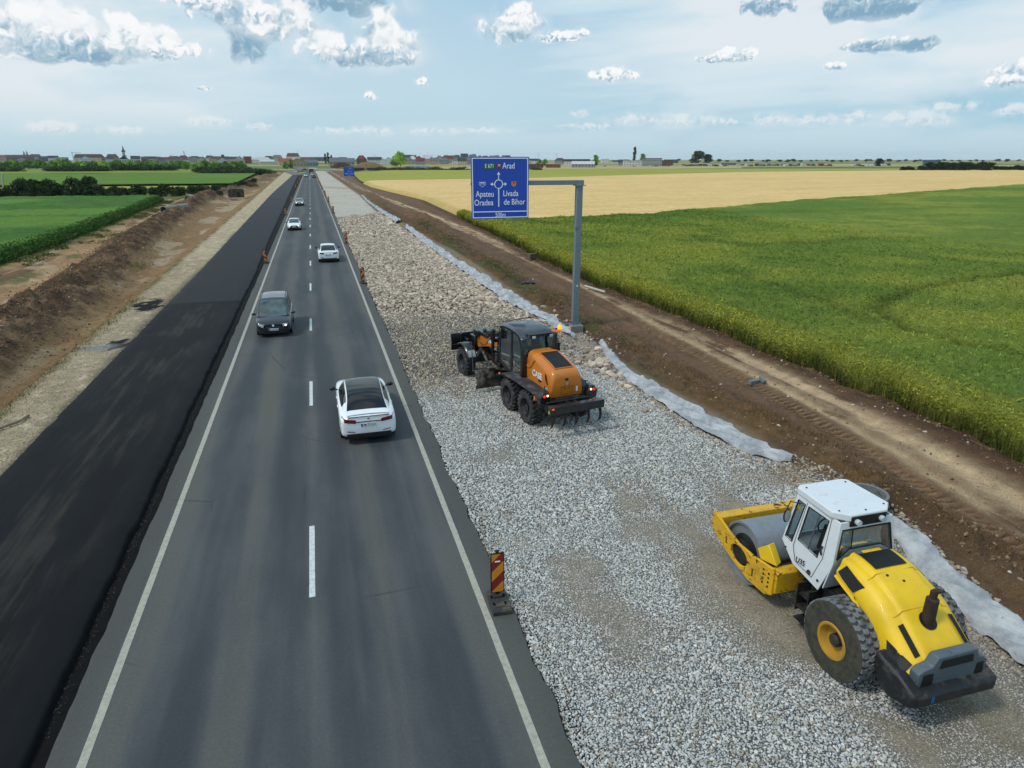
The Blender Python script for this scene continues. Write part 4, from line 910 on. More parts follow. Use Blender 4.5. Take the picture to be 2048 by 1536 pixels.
plate(v, xf_(0)+.01, .43, 'BH 26 WAD', 1)
for s_ in (-1, 1): MB().tube([(-1.7, s_*.63, 1.69), (-1.6, s_*.63, 1.74), (-.8, s_*.63, 1.78), (.1, s_*.63, 1.75), (.2, s_*.63, 1.69)], .018, 6).build('roof_rail', M_trim, v)
MB().tube([(1.40, -.1, 1.03), (1.36, .35, 1.06), (1.3, .62, 1.08)], .012, 5).build('wiper', M_trim, v)
MB().bb(1.42, 1.56, -.70, .70, .955, .975).build('scuttle', M_trim, v)
def hatch(paint, L=2.0, H_=1.38): return dict(W=.85, r=.30, axles=(-1.25, 1.22), paint=paint, mirror=(.72, .95), ws=M_teal, handles=(),
  st=[(-L, .74, .42, .80, .92), (-L+.02, .80, .33, .88, .98), (-L+.12, .83, .27, .90, 1.0), (-1.4, .85, .24, .92, 1.0), (-.6, .85, .22, .92, .98), (.3, .85, .22, .91, .96), (1.0, .84, .23, .88, .93), (1.4, .83, .25, .83, .88), (1.75, .79, .28, .74, .79), (L-.08, .70, .33, .62, .68), (L, .55, .38, .55, .60)],
  gh=[(-L+.03, .72, .93, .58, .96), (-L+.25, .77, .92, .55, 1.22), (-1.35, .78, .91, .56, H_-.06), (-.6, .79, .91, .57, H_), (.15, .79, .9, .57, H_-.02), (.5, .79, .9, .57, H_-.10), (1.18, .74, .89, .64, .925)],
  rearcells=(0, 1), frontcells=(4, 5), side=(1, 5), lamps={'tail_light': (.55, .76, .7, .86, True, M_red), 'headlight': (.40, .76, .56, .67, False, M_lamp)}, lampslope=.10)
def front_bits(h, xf_, lit=True):
    wrap([-.36+.12*k for k in range(7)], .55, .60, xf_, .014, .04, 1).build('grille', M_trim, h); wrap([-.5+.125*k for k in range(9)], .30, .42, xf_, .012, .05, 1).build('bumper_grille', M_trim, h)
    MB().box((xf_(0)+.02, 0, .60), (.03, .10, .11)).build('badge', M_chrome, h, bevel=.02); MB().box((xf_(0)+.02, 0, .47), (.02, .46, .10)).build('number_plate', M_plate, h)
    if lit:
        for s_ in (-1, 1): MB().ball((xf_(.52)+.02, s_*.52, .61), .07, 8, 6, (.4, 1.2, .8)).build('lit_lamp', M_lit, h)
c, _, xf_ = car('white_hatchback', 'small white hatchback with lit headlights, oncoming behind the minivan', 'car', (-1.93, 94.2, 0), -pi/2, hatch(M_white), 'cars driving on the old carriageway', 1); front_bits(c, xf_)
c2, _, xf_ = car('silver_hatchback', 'silver car with both headlights on, oncoming behind the white hatchback', 'car', (-1.98, 143.8, 0), -pi/2, hatch(M_silver, 2.1, 1.36), 'cars driving on the old carriageway', 1); front_bits(c2, xf_)
c3, _, xf_ = car('pale_car', 'pale car far up the left lane, the most distant oncoming one before the roundabout', 'car', (-1.9, 372, 0), -pi/2, hatch(M_palecar, 2.1), 'cars driving on the old carriageway', 1); front_bits(c3, xf_, False)
c4, xr, _ = car('black_car', 'small black car far up the right lane behind the white van', 'car', (2.0, 352, 0), pi/2, hatch(M_blackcar, 2.1, 1.5), 'cars driving on the old carriageway', 1)
MB().box((-2.11, 0, .7), (.02, .46, .1)).build('number_plate', M_plate, c4)
c5, xr, _ = car('white_van', 'white car squeezed between the black car and the red lorry', 'car', (1.2, 404, 0), pi/2, hatch(M_white, 2.2, 1.7), 'cars driving on the old carriageway', 1)
c6, _, _ = car('blue_car', 'blue car crossing the roundabout at the end of the road', 'car', (-4.5, 590, 0), pi, hatch(M_bluecar, 2.1), 'cars driving on the old carriageway', 1)
# lorry
def lorry(loc):
    t = thing('lorry', 'lorry with a dark red rear and white roof at the head of the right lane', 'lorry', loc, pi/2)
    MB().bb(-4.5, 3.2, -1.22, 1.22, 1.05, 3.3).build('cargo_box', pm('red tarpaulin', '#7c1f22', .6, var=.2), t, bevel=.04)
    MB().bb(-4.52, 3.25, -1.25, 1.25, 3.3, 3.62).build('box_roof', M_white, t, bevel=.05)
    MB().bb(3.4, 5.4, -1.15, 1.15, .8, 3.1).build('cab', M_white, t, bevel=.15); MB().bb(-4.4, 5.2, -.9, .9, .6, 1.0).build('chassis', M_trim, t)
    MB().bb(-4.6, -4.5, -1.15, 1.15, .55, .8).build('rear_bumper', M_trim, t)
    for s_ in (-1, 1):
        MB().box((-4.62, s_*.9, .75), (.04, .35, .14)).build('tail_light', M_red, t)
        for x in (-3.4, -2.2, 4.3): MB().lathe([(.1, -.15), (.5, -.15), (.5, .15), (.1, .15)], (x, s_*1.0, .5), 'y', 20).build('wheel', M_rub, t)
lorry((1.0, 432, 0))
# ================================================================ ROAD ROLLER
def holeplate(outer, holes, ax, t0, t1):
    """flat panel with openings: 2-D outline and holes, extruded along ax from t0 to t1"""
    bm = bmesh.new(); es = []
    w = lambda p, t: {'x': (t, p[0], p[1]), 'y': (p[0], t, p[1]), 'z': (p[0], p[1], t)}[ax]
    for lp in [outer]+list(holes):
        vs = [bm.verts.new(w(p, t0)) for p in lp]; es += [bm.edges.new((vs[i], vs[(i+1) % len(vs)])) for i in range(len(vs))]
    bmesh.ops.triangle_fill(bm, edges=es, use_beauty=True)
    r = bmesh.ops.extrude_face_region(bm, geom=bm.faces[:]); d = Vector(w((0, 0), t1))-Vector(w((0, 0), t0))
    bmesh.ops.translate(bm, verts=[v for v in r['geom'] if isinstance(v, bmesh.types.BMVert)], vec=d)
    bm.verts.index_update(); mb = MB(); mb.v = [tuple(v.co) for v in bm.verts]; mb.f = [tuple(v.index for v in f.verts) for f in bm.faces]; bm.free(); return mb
def glassmat(name, col, a, rough=.03):
    m = bpy.data.materials.new(name); m.use_nodes = True; m.node_tree.nodes.clear(); g = G(m.node_tree)
    tr = g.n('ShaderNodeBsdfTransparent'); g.put(tr.inputs[0], H(col)); gl = g.n('ShaderNodeBsdfGlossy'); gl.inputs['Roughness'].default_value = rough
    di = g.n('ShaderNodeBsdfDiffuse'); g.put(di.inputs[0], (.02, .025, .03))
    fr = g.n('ShaderNodeFresnel'); fr.inputs[0].default_value = 1.6
    m1 = g.n('ShaderNodeMixShader'); g.put(m1.inputs[0], a); g.put(m1.inputs[1], tr.outputs[0]); g.put(m1.inputs[2], di.outputs[0])
    m2 = g.n('ShaderNodeMixShader'); g.put(m2.inputs[0], g.m('MULTIPLY_ADD', fr.outputs[0], .55, .01)); g.put(m2.inputs[1], m1.outputs[0]); g.put(m2.inputs[2], gl.outputs[0])
    o = g.n('ShaderNodeOutputMaterial'); m.node_tree.links.new(m2.outputs[0], o.inputs[0]); return m
def chipmat(name, col, chip, amt, dust='#8b7748'):
    """old machine paint: chipped to dark rust along scratches, dusty"""
    m, g, b = newmat(name); tc = g.n('ShaderNodeTexCoord').outputs['Object']
    n = g.noise(tc, 2.5, 6, .6); c = g.mix(g.ss(n, .3, .7), H(col, .9), H(col, 1.05))
    c = g.mix(g.ss(g.noise(tc, 1.6, 6, .72), .42, .72, 0, .6), c, H(dust))
    ch = g.noise(g.map(tc, (5, 5, 13)), 1, 8, .78); ch2 = g.noise(g.map(tc, (14, 14, 4)), 1, 5, .7)
    f = g.m('MAXIMUM', g.ss(ch, .66-amt*.12, .70-amt*.12), g.ss(ch2, .72-amt*.1, .75-amt*.1))
    c = g.mix(f, c, H(chip)); g.put(b.inputs['Base Color'], c); g.put(b.inputs['Roughness'], g.ss(f, 0, 1, .5, .85, 'LINEAR')); b.inputs['Coat Weight'].default_value = .03
    bump(g, b, f, .3, .004); return m
M_yel = chipmat('sun-faded yellow hood', '#e6be14', '#8a7024', -.6, '#cfae38'); M_yelold = chipmat('chipped yellow frame', '#d9a814', '#2c1f17', .8)
M_cabw = pm('white cab paint', '#d3dade', .35, coat=.3, var=.03, dirt='#a8a294', dirtamt=.12, dscale=2)
M_steel = pm('drum steel', '#868d93', .5, .4, var=.08, scale=7, dirt='#a4a9ab', dirtamt=.1, dscale=14, bmp=.1)
M_dark = pm('dark machine parts', '#15171a', .6, var=.3, dirt='#3d372e', dirtamt=.35); M_black = pm('black grille mesh', '#08090a', .6, var=.3)
M_cw = pm('black counterweight', '#16191d', .55, var=.2, dirt='#41403c', dirtamt=.35); M_grey = chipmat('worn grey guard', '#4d5a63', '#4a2f22', .55, '#5c6468')
M_tyred = pm('dusty lug tyre', '#6d7276', .9, var=.25, scale=6, dirt='#3e4140', dirtamt=.4, dscale=5, bmp=.4); M_side = pm('muddy tyre wall', '#34352f', .92, var=.25, dirt='#454335', dirtamt=.5, dscale=7)
M_hub = chipmat('dusty yellow rim', '#b98d1c', '#4a3517', .3); M_rust = pm('rusty exhaust', '#3a2d28', .75, .3, var=.35, scale=9)
M_cglass = glassmat('cab glass', '#e2ebeb', .10); M_cloth = pm('faded curtain', '#e6eee9', .9, var=.18, scale=5, bmp=.6, bscale=12)
def roller():
    z0 = -.125
    t = thing('road_roller', 'yellow single drum road roller with white cab standing on the gravel at the right', 'road roller', (10.05, 7.9, 0), pi/2)
    D = lambda n, mb, m, p=t, bevel=.012, **k: mb.build(n, m, p, bevel=bevel, **k)
    # drum and its frame
    r = .695; cx, cz = 2.95, z0+r
    d = D('drum', MB().lathe([(r-.05, -.93), (r, -.93), (r, .93), (r-.05, .93), (r-.06, .86), (.0, .86)], (cx, 0, cz), 'y', 64).lathe([(r-.05, -.93), (r-.06, -.86), (0, -.86)], (cx, 0, cz), 'y', 64), M_steel, bevel=0)
    for s_ in (-1, 1):
        D('drum_hub', MB().lathe([(.30, .0), (.30, .10*s_), (.20, .13*s_), (.0, .13*s_)], (cx, s_*.86, cz), 'y', 24).lathe([(.42, .0), (.42, .03*s_), (.3, .03*s_)], (cx, s_*.86, cz), 'y', 24), M_dark, d, 0)
        o2 = [(3.98, 1.06), (4.03, .68), (3.75, .50), (3.2, .30), (2.56, .17), (1.98, .20), (1.76, .32), (1.78, .90), (2.42, .80), (2.97, .79), (3.3, .86)]
        oval = [(2.93+.30*cos(a)-.06*sin(a), .54+.20*sin(a)+.05*cos(a)) for a in np.linspace(0, 2*pi, 20, False)]
        ya, yb = (1.00, 1.05) if s_ > 0 else (-1.05, -1.0)
        sl = [[(2.40, .30), (2.46, .30), (2.46, .52), (2.40, .52)], [(3.40, .52), (3.46, .52), (3.46, .72), (3.40, .72)]]
        sp = D('side_plate', holeplate(o2, [oval]+sl, 'y', ya, yb), M_yelold, bevel=.01)
        D('plate_flange', MB().tube([(x, s_*1.03, z) for x, z in o2[7:]+o2[:2]], .028, 6), M_yelold, sp, 0)
        for k in range(4):
            for q in (0, 1): D('bolt', MB().cyl((1.90+q*.17, s_*1.05, .44+k*.10), (1.90+q*.17, s_*1.066, .44+k*.10), .022, n=8), M_dark, sp, 0)
        D('scraper_bracket', MB().plate([(2.44, s_*.98, 1.0), (2.12, s_*.98, 1.27), (1.84, s_*.95, .93), (2.3, s_*.98, .82)], .03*s_).plate([(2.12, s_*.98, 1.27), (2.20, s_*.78, 1.25), (1.94, s_*.76, .93), (1.84, s_*.95, .93)], .02), M_yel)
    D('front_crossbeam', MB().bb(3.72, 3.98, -1.0, 1.0, .74, 1.03).bb(3.70, 3.74, -1.0, 1.0, .60, .76), M_yelold, bevel=.02)
    D('rear_crossbeam', MB().pris([(1.72, .36), (1.98, .30), (1.98, .82), (1.84, .88), (1.72, .82)], 'y', -1.0, 1.0), M_yelold, bevel=.02)
    D('scraper_bar', MB().bb(2.08, 2.16, -.96, .96, .78, .88), M_dark)
    D('articulation_joint', MB().bb(.9, 1.75, -.34, .34, .22, .62).cyl((1.35, 0, .15), (1.35, 0, .85), .2).tube([(1.75, .3, .8), (1.4, .35, .95), (1.1, .3, .8)], .03).tube([(1.8, .1, .85), (1.4, .12, 1.0), (1.0, .1, .85)], .03), M_dark)
    for s_ in (-1, 1): D('steering_cylinder', MB().cyl((1.75, s_*.42, .45), (.9, s_*.30, .45), .05), M_dark)
    D('chassis', MB().bb(-1.25, 1.0, -.55, .55, .28, 1.0).bb(-.2, .2, -.7, .7, .45, .8), M_dark)
    # steps
    D('step', MB().bb(.98, 1.28, .55, .86, .40, .43).bb(.98, 1.28, .55, .82, .66, .69).bb(.96, .99, .55, .86, .1, .9).bb(1.27, 1.30, .55, .86, .3, .9).bb(1.0, 1.26, .6, .88, .14, .17), M_dark, bevel=0)
    # wheels
    for s_ in (-1, 1):
        R, w = .735, .50; y0 = s_*.87; hz = z0+R
        ty = D('wheel', MB().lathe([(.34, -w/2), (.55, -w/2-.02), (.70, -w/2), (R-.025, -w/2+.05), (R-.022, w/2-.05), (.70, w/2), (.55, w/2+.02), (.34, w/2)], (0, y0, hz), 'y', 56, True), M_side, bevel=0)
        tr = MB(); nl = 30
        for k in range(nl):
            for j, (yy, ww) in enumerate(((-.185, .115), (-.062, .115), (.062, .115), (.185, .115))):
                a = 2*pi*(k+.5*(j % 2))/nl; rot = Matrix.Rotation(-a, 3, 'Y')@Matrix.Rotation(.0, 3, 'X')
                c_ = Vector((cos(a)*(R-.012), y0+yy, hz+sin(a)*(R-.012)))
                # chunky lug, bent in the middle
                hx = 2*pi*R/nl*.41
                ps = [(-.02, -ww/2, -hx), (-.02, -ww/2, hx*.6), (-.02, 0, hx), (-.02, ww/2, hx*.6), (-.02, ww/2, -hx), (-.02, 0, -hx*.55)]
                v = [Vector(q) for q in ps]+[Vector((q[0]+.026, q[1]*.93, q[2]*.93)) for q in ps]; v = [rot@q+c_ for q in v]
                tr.add(v, [(0, 1, 2, 3, 4, 5), (11, 10, 9, 8, 7, 6)]+[(i, (i+1) % 6, (i+1) % 6+6, i+6) for i in range(6)])
        D('tread', tr, M_tyred, ty, 0)
        rm = D('rim', MB().lathe([(.345, .26*s_), (.33, .275*s_), (.29, .27*s_), (.27, .20*s_), (.25, .12*s_), (.15, .10*s_), (.0, .10*s_)], (0, y0, hz), 'y', 40), M_hub, ty, 0)
        D('hub', MB().lathe([(.12, .09*s_), (.12, .2*s_), (.09, .23*s_), (0, .23*s_)], (0, y0, hz), 'y', 20), M_dark, rm, 0)
    # hood
    st = [(.62, 1.90, 1.46, .60), (.40, 1.90, 1.42, .64), (.15, 1.87, 1.36, .66), (-.10, 1.80, 1.28, .68), (-.35, 1.70, 1.15, .69), (-.52, 1.60, .82, .70), (-.7, 1.47, .78, .70), (-.95, 1.29, .78, .70), (-1.27, 1.05, .78, .70)]
    ctrl = [[(x, yo+.05, zb), (x, yo+.06, min(zt-.26, zb+.12)), (x, yo, zt-.22), (x, .56, zt-.09), (x, .44, zt-.055), (x, .385, zt), (x, .2, zt+.012), (x, 0, zt+.016)] for x, zt, zb, yo in st]
    hd = split_loft(ctrl, 4, 3, lambda i, j: 'hood', {'hood': M_yel}, t, 'hood')['hood']
    def topz(x): return float(np.interp(-x, [-s[0] for s in st], [s[1] for s in st]))
    def onhood(pts2, lift=.012):      # panel lying on the top surface: (x, y) points subdivided along x
        out = []
        for (x, y) in pts2: out.append((x, y, topz(x)++.0+lift+.022-(.055+(abs(y)-.44)*.3 if abs(y) > .44 else 0)))
        return out
    def topquad(x0, x1, ya0, ya1, yb0, yb1, n=5):
        rows = []
        for k in range(n+1):
            f = k/n; x = x0+(x1-x0)*f; rows.append(onhood([(x, ya0+(ya1-ya0)*f+(yb0+(yb1-yb0)*f-ya0-(ya1-ya0)*f)*q/4) for q in range(5)]))
        return MB().quadgrid(rows)
    D('grille_panel', topquad(.52, .10, .34, .34, -.34, -.34), M_black, hd, 0)
    def onside(pts, s_):              # panel on the flank: (x, z)
        out = []
        for (x, z) in pts:
            zt = topz(x); zb = float(np.interp(-x, [-s[0] for s in st], [s[2] for s in st])); yo = float(np.interp(-x, [-s[0] for s in st], [s[3] for s in st]))
            zk = [min(zt-.26, zb+.12), zt-.22, zt-.09]; yk = [yo+.06, yo, .56]
            out.append((x, s_*(float(np.interp(z, zk, yk))+.034), z))
        return out
    def sidequad(pA, pB, s_, n=6):    # two polylines (same count) bridged
        rows = []
        for k in range(n+1):
            f = k/n; rows.append(onside([(a[0]*(1-f)+b_[0]*f, a[1]*(1-f)+b_[1]*f) for a, b_ in zip(pA, pB)], s_))
        return MB().quadgrid(rows)
    for s_ in (-1, 1):
        D('side_grille', sidequad([(.56, 1.60), (.46, 1.78)], [(.10, 1.48), (-.04, 1.66)], s_), M_black, hd, 0)
        D('side_grille', sidequad([(-.72, 1.15), (-.74, 1.13)], [(-1.19, .83), (-1.19, .98)], s_).quadgrid([onside([(-.74+(-.1)*k/5, 1.14-.28*k/5) for k in range(6)], s_), onside([(-1.19, .98-.15*k/5) for k in range(6)], s_)]), M_black, hd, 0)
        D('side_grille', MB().quadgrid([[(x, s_*y, topz(x)+.012+.012-(.055+(y-.44)*.3)) for y in (.47, .52, .57)] for x in np.linspace(-.74, -1.16, 5)]), M_black, hd, 0)
        # fender lip
        D('fender_lip', MB().tube([(x, s_*(yo+.065), zb+.01) for x, zt, zb, yo in st], .03, 6), M_yel, hd, 0)
        text('K', .09, onside([(.02, 1.42)], s_)[0], (-s_, 0, 0), (0, 0, 1), M_dark, hd, 'sticker', .8, .002)
    D('exhaust_hole', MB().lathe([(.155, 0), (0, .004)], (-.80, .03, topz(-.80)+.026), 'z', 24).xf(Matrix.Translation((-.80, .03, 1.40))@Matrix.Rotation(-.60, 4, 'Y')@Matrix.Translation((.80, -.03, -1.40))), M_black, hd, 0)
    ex = D('exhaust', MB().tube([(-.80, .02, 1.28), (-.80, .02, 1.44), (-.80, .02, 1.84), (-.80, .02, 1.86), (-.80, .02, 1.98)], [.105, .105, .10, .06, .06], 20), M_rust, t, 0)
    D('exhaust_flap', MB().tube([(-.80, .02, 1.97), (-.86, .01, 2.03), (-.93, .0, 2.06)], [.055, .045, .02], 8), M_rust, ex, 0)
    for (x, y) in ((-.05, .22), (-.2, .0)): D('hood_plug', MB().cyl((x, y, topz(x)+.005), (x, y, topz(x)+.034), .022, n=10), M_dark, hd, 0)
    for xs_ in (.02, -.62): D('panel_seam', MB().tube([(xs_, y, topz(xs_)+.012-(.058+(abs(y)-.44)*.3 if abs(y) > .40 else 0)) for y in np.linspace(-.56, .56, 15)], .006, 4), M_hub, hd, 0)
    for y in (.28, -.28): D('hood_hinge', MB().box((.57, y, 1.925), (.11, .12, .02)), M_grey, hd, .004)
    # rear guard and counterweight
    gd = D('rear_guard', MB().pris([(.72, .66), (.74, .98), (.66, 1.04), (.48, 1.08), (.40, 1.24), (-.40, 1.24), (-.46, 1.08), (-.58, 1.04), (-.66, .98), (-.66, .66)], 'x', -1.42, -1.24), M_grey, bevel=.02)
    for s_ in (-1, 1): D('tail_lamp_recess', MB().pris([(s_*.43, .72), (s_*(.66 if s_ > 0 else .60), .72), (s_*(.64 if s_ > 0 else .58), .96), (s_*.45, .96)], 'x', -1.432, -1.38), M_black, gd, .004)
    D('vent_slot', MB().pris([(.34, 1.02), (.31, 1.17), (-.31, 1.17), (-.34, 1.02)], 'x', -1.432, -1.38), M_black, gd, .004)
    D('rear_beam', MB().pris([(-1.60, .52), (-1.60, .70), (-1.50, .74), (-1.22, .74), (-1.20, .44), (-1.45, .40)], 'y', -.72, .86), M_cw, bevel=.03)
    for s_ in (-1, 1):
        D('counterweight', MB().pris([(-.74, .98), (-.86, .93), (-1.22, .86), (-1.58, .72), (-1.58, .50), (-1.1, .34), (-.86, .44), (-.74, .7)], 'y', s_*(.70 if s_ > 0 else .58), s_*(.93 if s_ > 0 else .78)), M_cw, bevel=.045)
    for y in (.55, .58): D('strap_mark', MB().box((-1.603, y, .62), (.004, .012, .12)), pm('blue mark', '#1f6fc0', .6), gd, 0)
    # cab
    side = [(1.98, 2.45), (2.07, 1.40), (1.68, 1.06), (.93, .95), (.70, 1.66), (.80, 2.45)]
    fw = [(1.90, 2.36), (1.995, 1.52), (1.80, 1.50), (1.70, 2.36)]; dw = [(1.60, 2.36), (1.65, 1.63), (1.09, 1.57), (1.05, 2.36)]
    for s_ in (-1, 1):
        mb = holeplate(side, [fw, dw], 'y', 0, .03*s_)
        lean = lambda p: (p[0], s_*(.555+.13*min(1, max(0, (2.45-p[2])/1.0)))+p[1], p[2])
        mb.v = [lean(p) for p in mb.v]; w = D('cab_wall', mb, M_cabw, bevel=.006)
        for nm_, q in (('quarter_window', fw), ('door_window', dw)):
            gq = MB().add([lean((p[0], .012*s_, p[1])) for p in q], [(0, 1, 2, 3)]); D(nm_, gq, M_cglass, w, 0)
            D('window_seal', MB().tube([lean((p[0], .032*s_, p[1])) for p in q+q[:1]], .014, 5), M_black, w, 0)
        D('sliding_bar', MB().tube([lean((1.30, .03*s_, 2.36)), lean((1.36, .03*s_, 1.60))], .016, 5), M_grey, w, 0)
        D('door_seam', MB().tube([lean((p[0], .034*s_, p[1])) for p in ((1.66, 2.41), (1.73, 1.45), (1.62, 1.16), (1.14, 1.10), (.96, 1.62), (1.0, 2.41))], .006, 4), M_dark, w, 0)
        D('door_handle', MB().tube([lean((1.02, .05*s_, 1.85)), lean((1.03, .07*s_, 1.78)), lean((1.00, .05*s_, 1.68))], .018, 6), M_dark, w, 0)
        for (x, z, q) in ((1.93, 1.30, .02), (1.22, 1.16, .05), (.97, 1.14, .025)):
            D('wall_cap', MB().cyl(lean((x, .02*s_, z)), lean((x, .045*s_, z)), q, n=12), M_dark, w, 0)
        if s_ > 0: text('U35', .155, lean((1.47, .042, 1.24)), (-1, 0, .13), (0, -.1, 1), M_ink, w, 'painted_number', 1., .002, bold=.004)
    # rear wall with big window, front glass
    rwl = [(.70, 1.06), (.70, 1.66), (.58, 2.45), (-.58, 2.45), (-.70, 1.66), (-.70, 1.06)]; rh = [(.62, 1.74), (.53, 2.30), (-.53, 2.30), (-.62, 1.74), (-.36, 1.92), (.36, 1.92)]
    mb = holeplate(rwl, [rh], 'x', 0, -.03); sl_ = lambda p: (p[0]+.72+(.10*(p[2]-1.66)/.8 if p[2] > 1.66 else .22*(1.66-p[2])), p[1], p[2]); mb.v = [sl_(p) for p in mb.v]
    rwp = D('cab_rear_wall', mb, M_cabw, bevel=.006)
    D('rear_window', MB().add([sl_((-.01, p[0], p[1])) for p in rh], [tuple(range(6))]), M_cglass, rwp, 0)
    D('window_seal', MB().tube([sl_((-.03, p[0], p[1])) for p in rh+rh[:1]], .018, 5).tube([sl_((-.03, .30, 2.30)), sl_((-.03, .32, 1.92))], .012, 5), M_black, rwp, 0)
    cur = []
    for k in range(11):
        z = 2.28-k*.055; cur.append([(.88+.02*sin(j*1.7+k*.4)-.008*k, .44-.055*j-(.02*sin(k)), z-.03*sin(j/16*pi)) for j in range(17)])
    D('curtain', MB().quadgrid(cur), M_cloth, rwp, 0)
    D('drink_bottle', MB().cyl((.84, .52, 1.62), (.84, .52, 1.80), .05, n=12).cyl((.84, .52, 1.80), (.84, .52, 1.86), .025, n=8), pm('red plastic', '#a8242c', .4), t, .0)
    fr_ = holeplate([(.67, 1.42), (.55, 2.45), (-.55, 2.45), (-.67, 1.42)], [[(.60, 1.5), (.50, 2.36), (-.50, 2.36), (-.60, 1.5)]], 'x', 0, .03); fr_.v = [(p[0]+2.04-.07*(p[2]-1.42), p[1], p[2]) for p in fr_.v]; ff = D('cab_front_frame', fr_, M_cabw, bevel=.004)
    D('windscreen', MB().add([(2.03, .60, 1.5), (1.98, .50, 2.36), (1.98, -.50, 2.36), (2.03, -.60, 1.5)], [(0, 1, 2, 3)]), M_cglass, ff, 0)
    D('cab_nose', MB().add([(2.06, .67, 1.42), (2.06, -.67, 1.42), (1.68, -.67, 1.07), (1.68, .67, 1.07)], [(0, 1, 2, 3)]), M_cabw, t, 0)
    D('cab_floor', MB().bb(.82, 1.95, -.64, .64, 1.10, 1.18), M_dark); 
    st_ = D('seat', MB().bb(1.05, 1.50, -.27, .27, 1.45, 1.60).bb(1.0, 1.12, -.26, .26, 1.55, 2.02).bb(1.1, 1.4, -.1, .1, 1.15, 1.45), M_dark, bevel=.04)
    D('steering_wheel', MB().tube([(1.70+.03*cos(a), .19*cos(a), 1.80+.17*sin(a)) for a in np.linspace(0, 2*pi, 17)], .016, 6).cyl((1.85, 0, 1.18), (1.72, 0, 1.80), .035), M_dark, bevel=0)
    D('control_console', MB().bb(1.2, 1.8, -.62, -.38, 1.15, 1.65), M_dark)
    ro = [(2.06, .50), (1.98, .60), (.98, .64), (.76, .40), (.76, -.40), (.98, -.64), (1.98, -.60), (2.06, -.50)]
    rf = D('roof', MB().pris(ro, 'z', 2.46, 2.60), M_cabw, bevel=.02)
    for (x, y) in ((1.9, .46), (1.9, -.46), (.96, .5), (.96, -.5), (.86, 0)): D('roof_bolt', MB().cyl((x, y, 2.60), (x, y, 2.614), .018, n=8), M_dark, rf, 0)
    lb = D('lamp_box', MB().pris([(.39, 2.36), (.39, 2.56), (-.39, 2.56), (-.39, 2.36)], 'x', .75, .84), M_black, t, .004)
    for y in (.27, -.27): D('work_lamp', MB().lathe([(0, -.06), (.055, -.06), (.06, .0), (.04, .05)], (.73, y, 2.46), 'x', 16), M_lamp, lb, 0)
    # mirror on the left
    D('mirror', MB().tube([(1.95, .57, 2.35), (2.05, .68, 2.3), (2.05, .72, 2.1)], .012, 5).lathe([(.0, 0), (.17, .0), (.19, .02), (0, .03)], (0, 0, 0), 'x', 20).xf(Matrix.Identity(4)), M_dark, t, 0) if False else None
    mm = MB().tube([(1.80, .60, 2.32), (1.98, .72, 2.30), (2.02, .75, 2.1)], .012, 5); mk = MB().lathe([(0, -.01), (.075, -.01), (.08, .01), (0, .02)], (0, 0, 0), 'x', 18)
    mk.v = [(p[0]+2.0, p[1]+.74, p[2]*2.0+1.98) for p in mk.v]; D('mirror_arm', mm, M_dark, t, 0); D('mirror', mk, M_dark, t, 0)
    gk = MB().lathe([(0, 0), (.062, 0)], (0, 0, 0), 'x', 18); gk.v = [(p[0]+1.987, p[1]+.74, p[2]*2.1+1.98) for p in gk.v]; D('mirror_glass', gk, M_lamp, t, 0)
    return t
RO = roller()
# ================================================================ MOTOR GRADER
M_or = pm('orange machine paint', '#c5741f', .3, coat=.4, var=.05, dirt='#a8824f', dirtamt=.1); M_blk = pm('black machine paint', '#101418', .32, coat=.4, var=.2, dirt='#4b463c', dirtamt=.15); M_deck = pm('dusty black deck', '#22272c', .7, var=.3, dirt='#5a564c', dirtamt=.4)
M_roofg = pm('grader roof', '#2f3840', .25, coat=.4, var=.2, scale=3); M_tyreb = pm('grader tyre', '#2a2c2e', .85, var=.25, scale=7, dirt='#55534c', dirtamt=.35, dscale=4, bmp=.4)
M_gglass = glassmat('green cab glass', '#a9cfc9', .3); M_wt = pm('white lettering', '#e2e5e4', .5); M_beacon = emis('amber beacon', '#ff7a10', 3); M_tail = emis('lit red lamp', '#d81c10', 1.2); M_rev = emis('lit white lamp', '#ffd9a8', 2); M_ind = emis('orange marker', '#e8601a', .6)
M_bladest = pm('worn blade steel', '#26272a', .5, .3, var=.3, dirt='#776c5c', dirtamt=.45)
def gwheel(t, x, y, s_, R=.62, w=.42, z0=-.12, steer=0):
    hz = z0+R; y0 = s_*y
    ty = MB().lathe([(.36, -w/2), (.52, -w/2-.015), (R-.07, -w/2+.01), (R-.05, -w/2+.06), (R-.05, w/2-.06), (R-.07, w/2-.01), (.52, w/2+.015), (.36, w/2)], (x, y0, hz), 'y', 48, True).build('wheel', M_tyreb, t)
    tr = MB(); nl = 22
    for k in range(nl):          # chevron lugs
        for q in (-1, 1):
            a = 2*pi*(k+.5*(q > 0))/nl; rot = Matrix.Rotation(-a, 3, 'Y')@Matrix.Rotation(q*.55, 3, 'X')
            tr.box(Vector((x+cos(a)*(R-.03), y0+q*w*.24, hz+sin(a)*(R-.03))), (.075, w*.54, .055), rot)
    tr.build('tread', M_tyreb, ty)
    MB().lathe([(.37, s_*(w/2-.02)), (.35, s_*(w/2-.03)), (.30, s_*.06), (.12, s_*.02), (.12, s_*.14), (0, s_*.15)], (x, y0, hz), 'y', 28).build('rim', M_blk, ty)
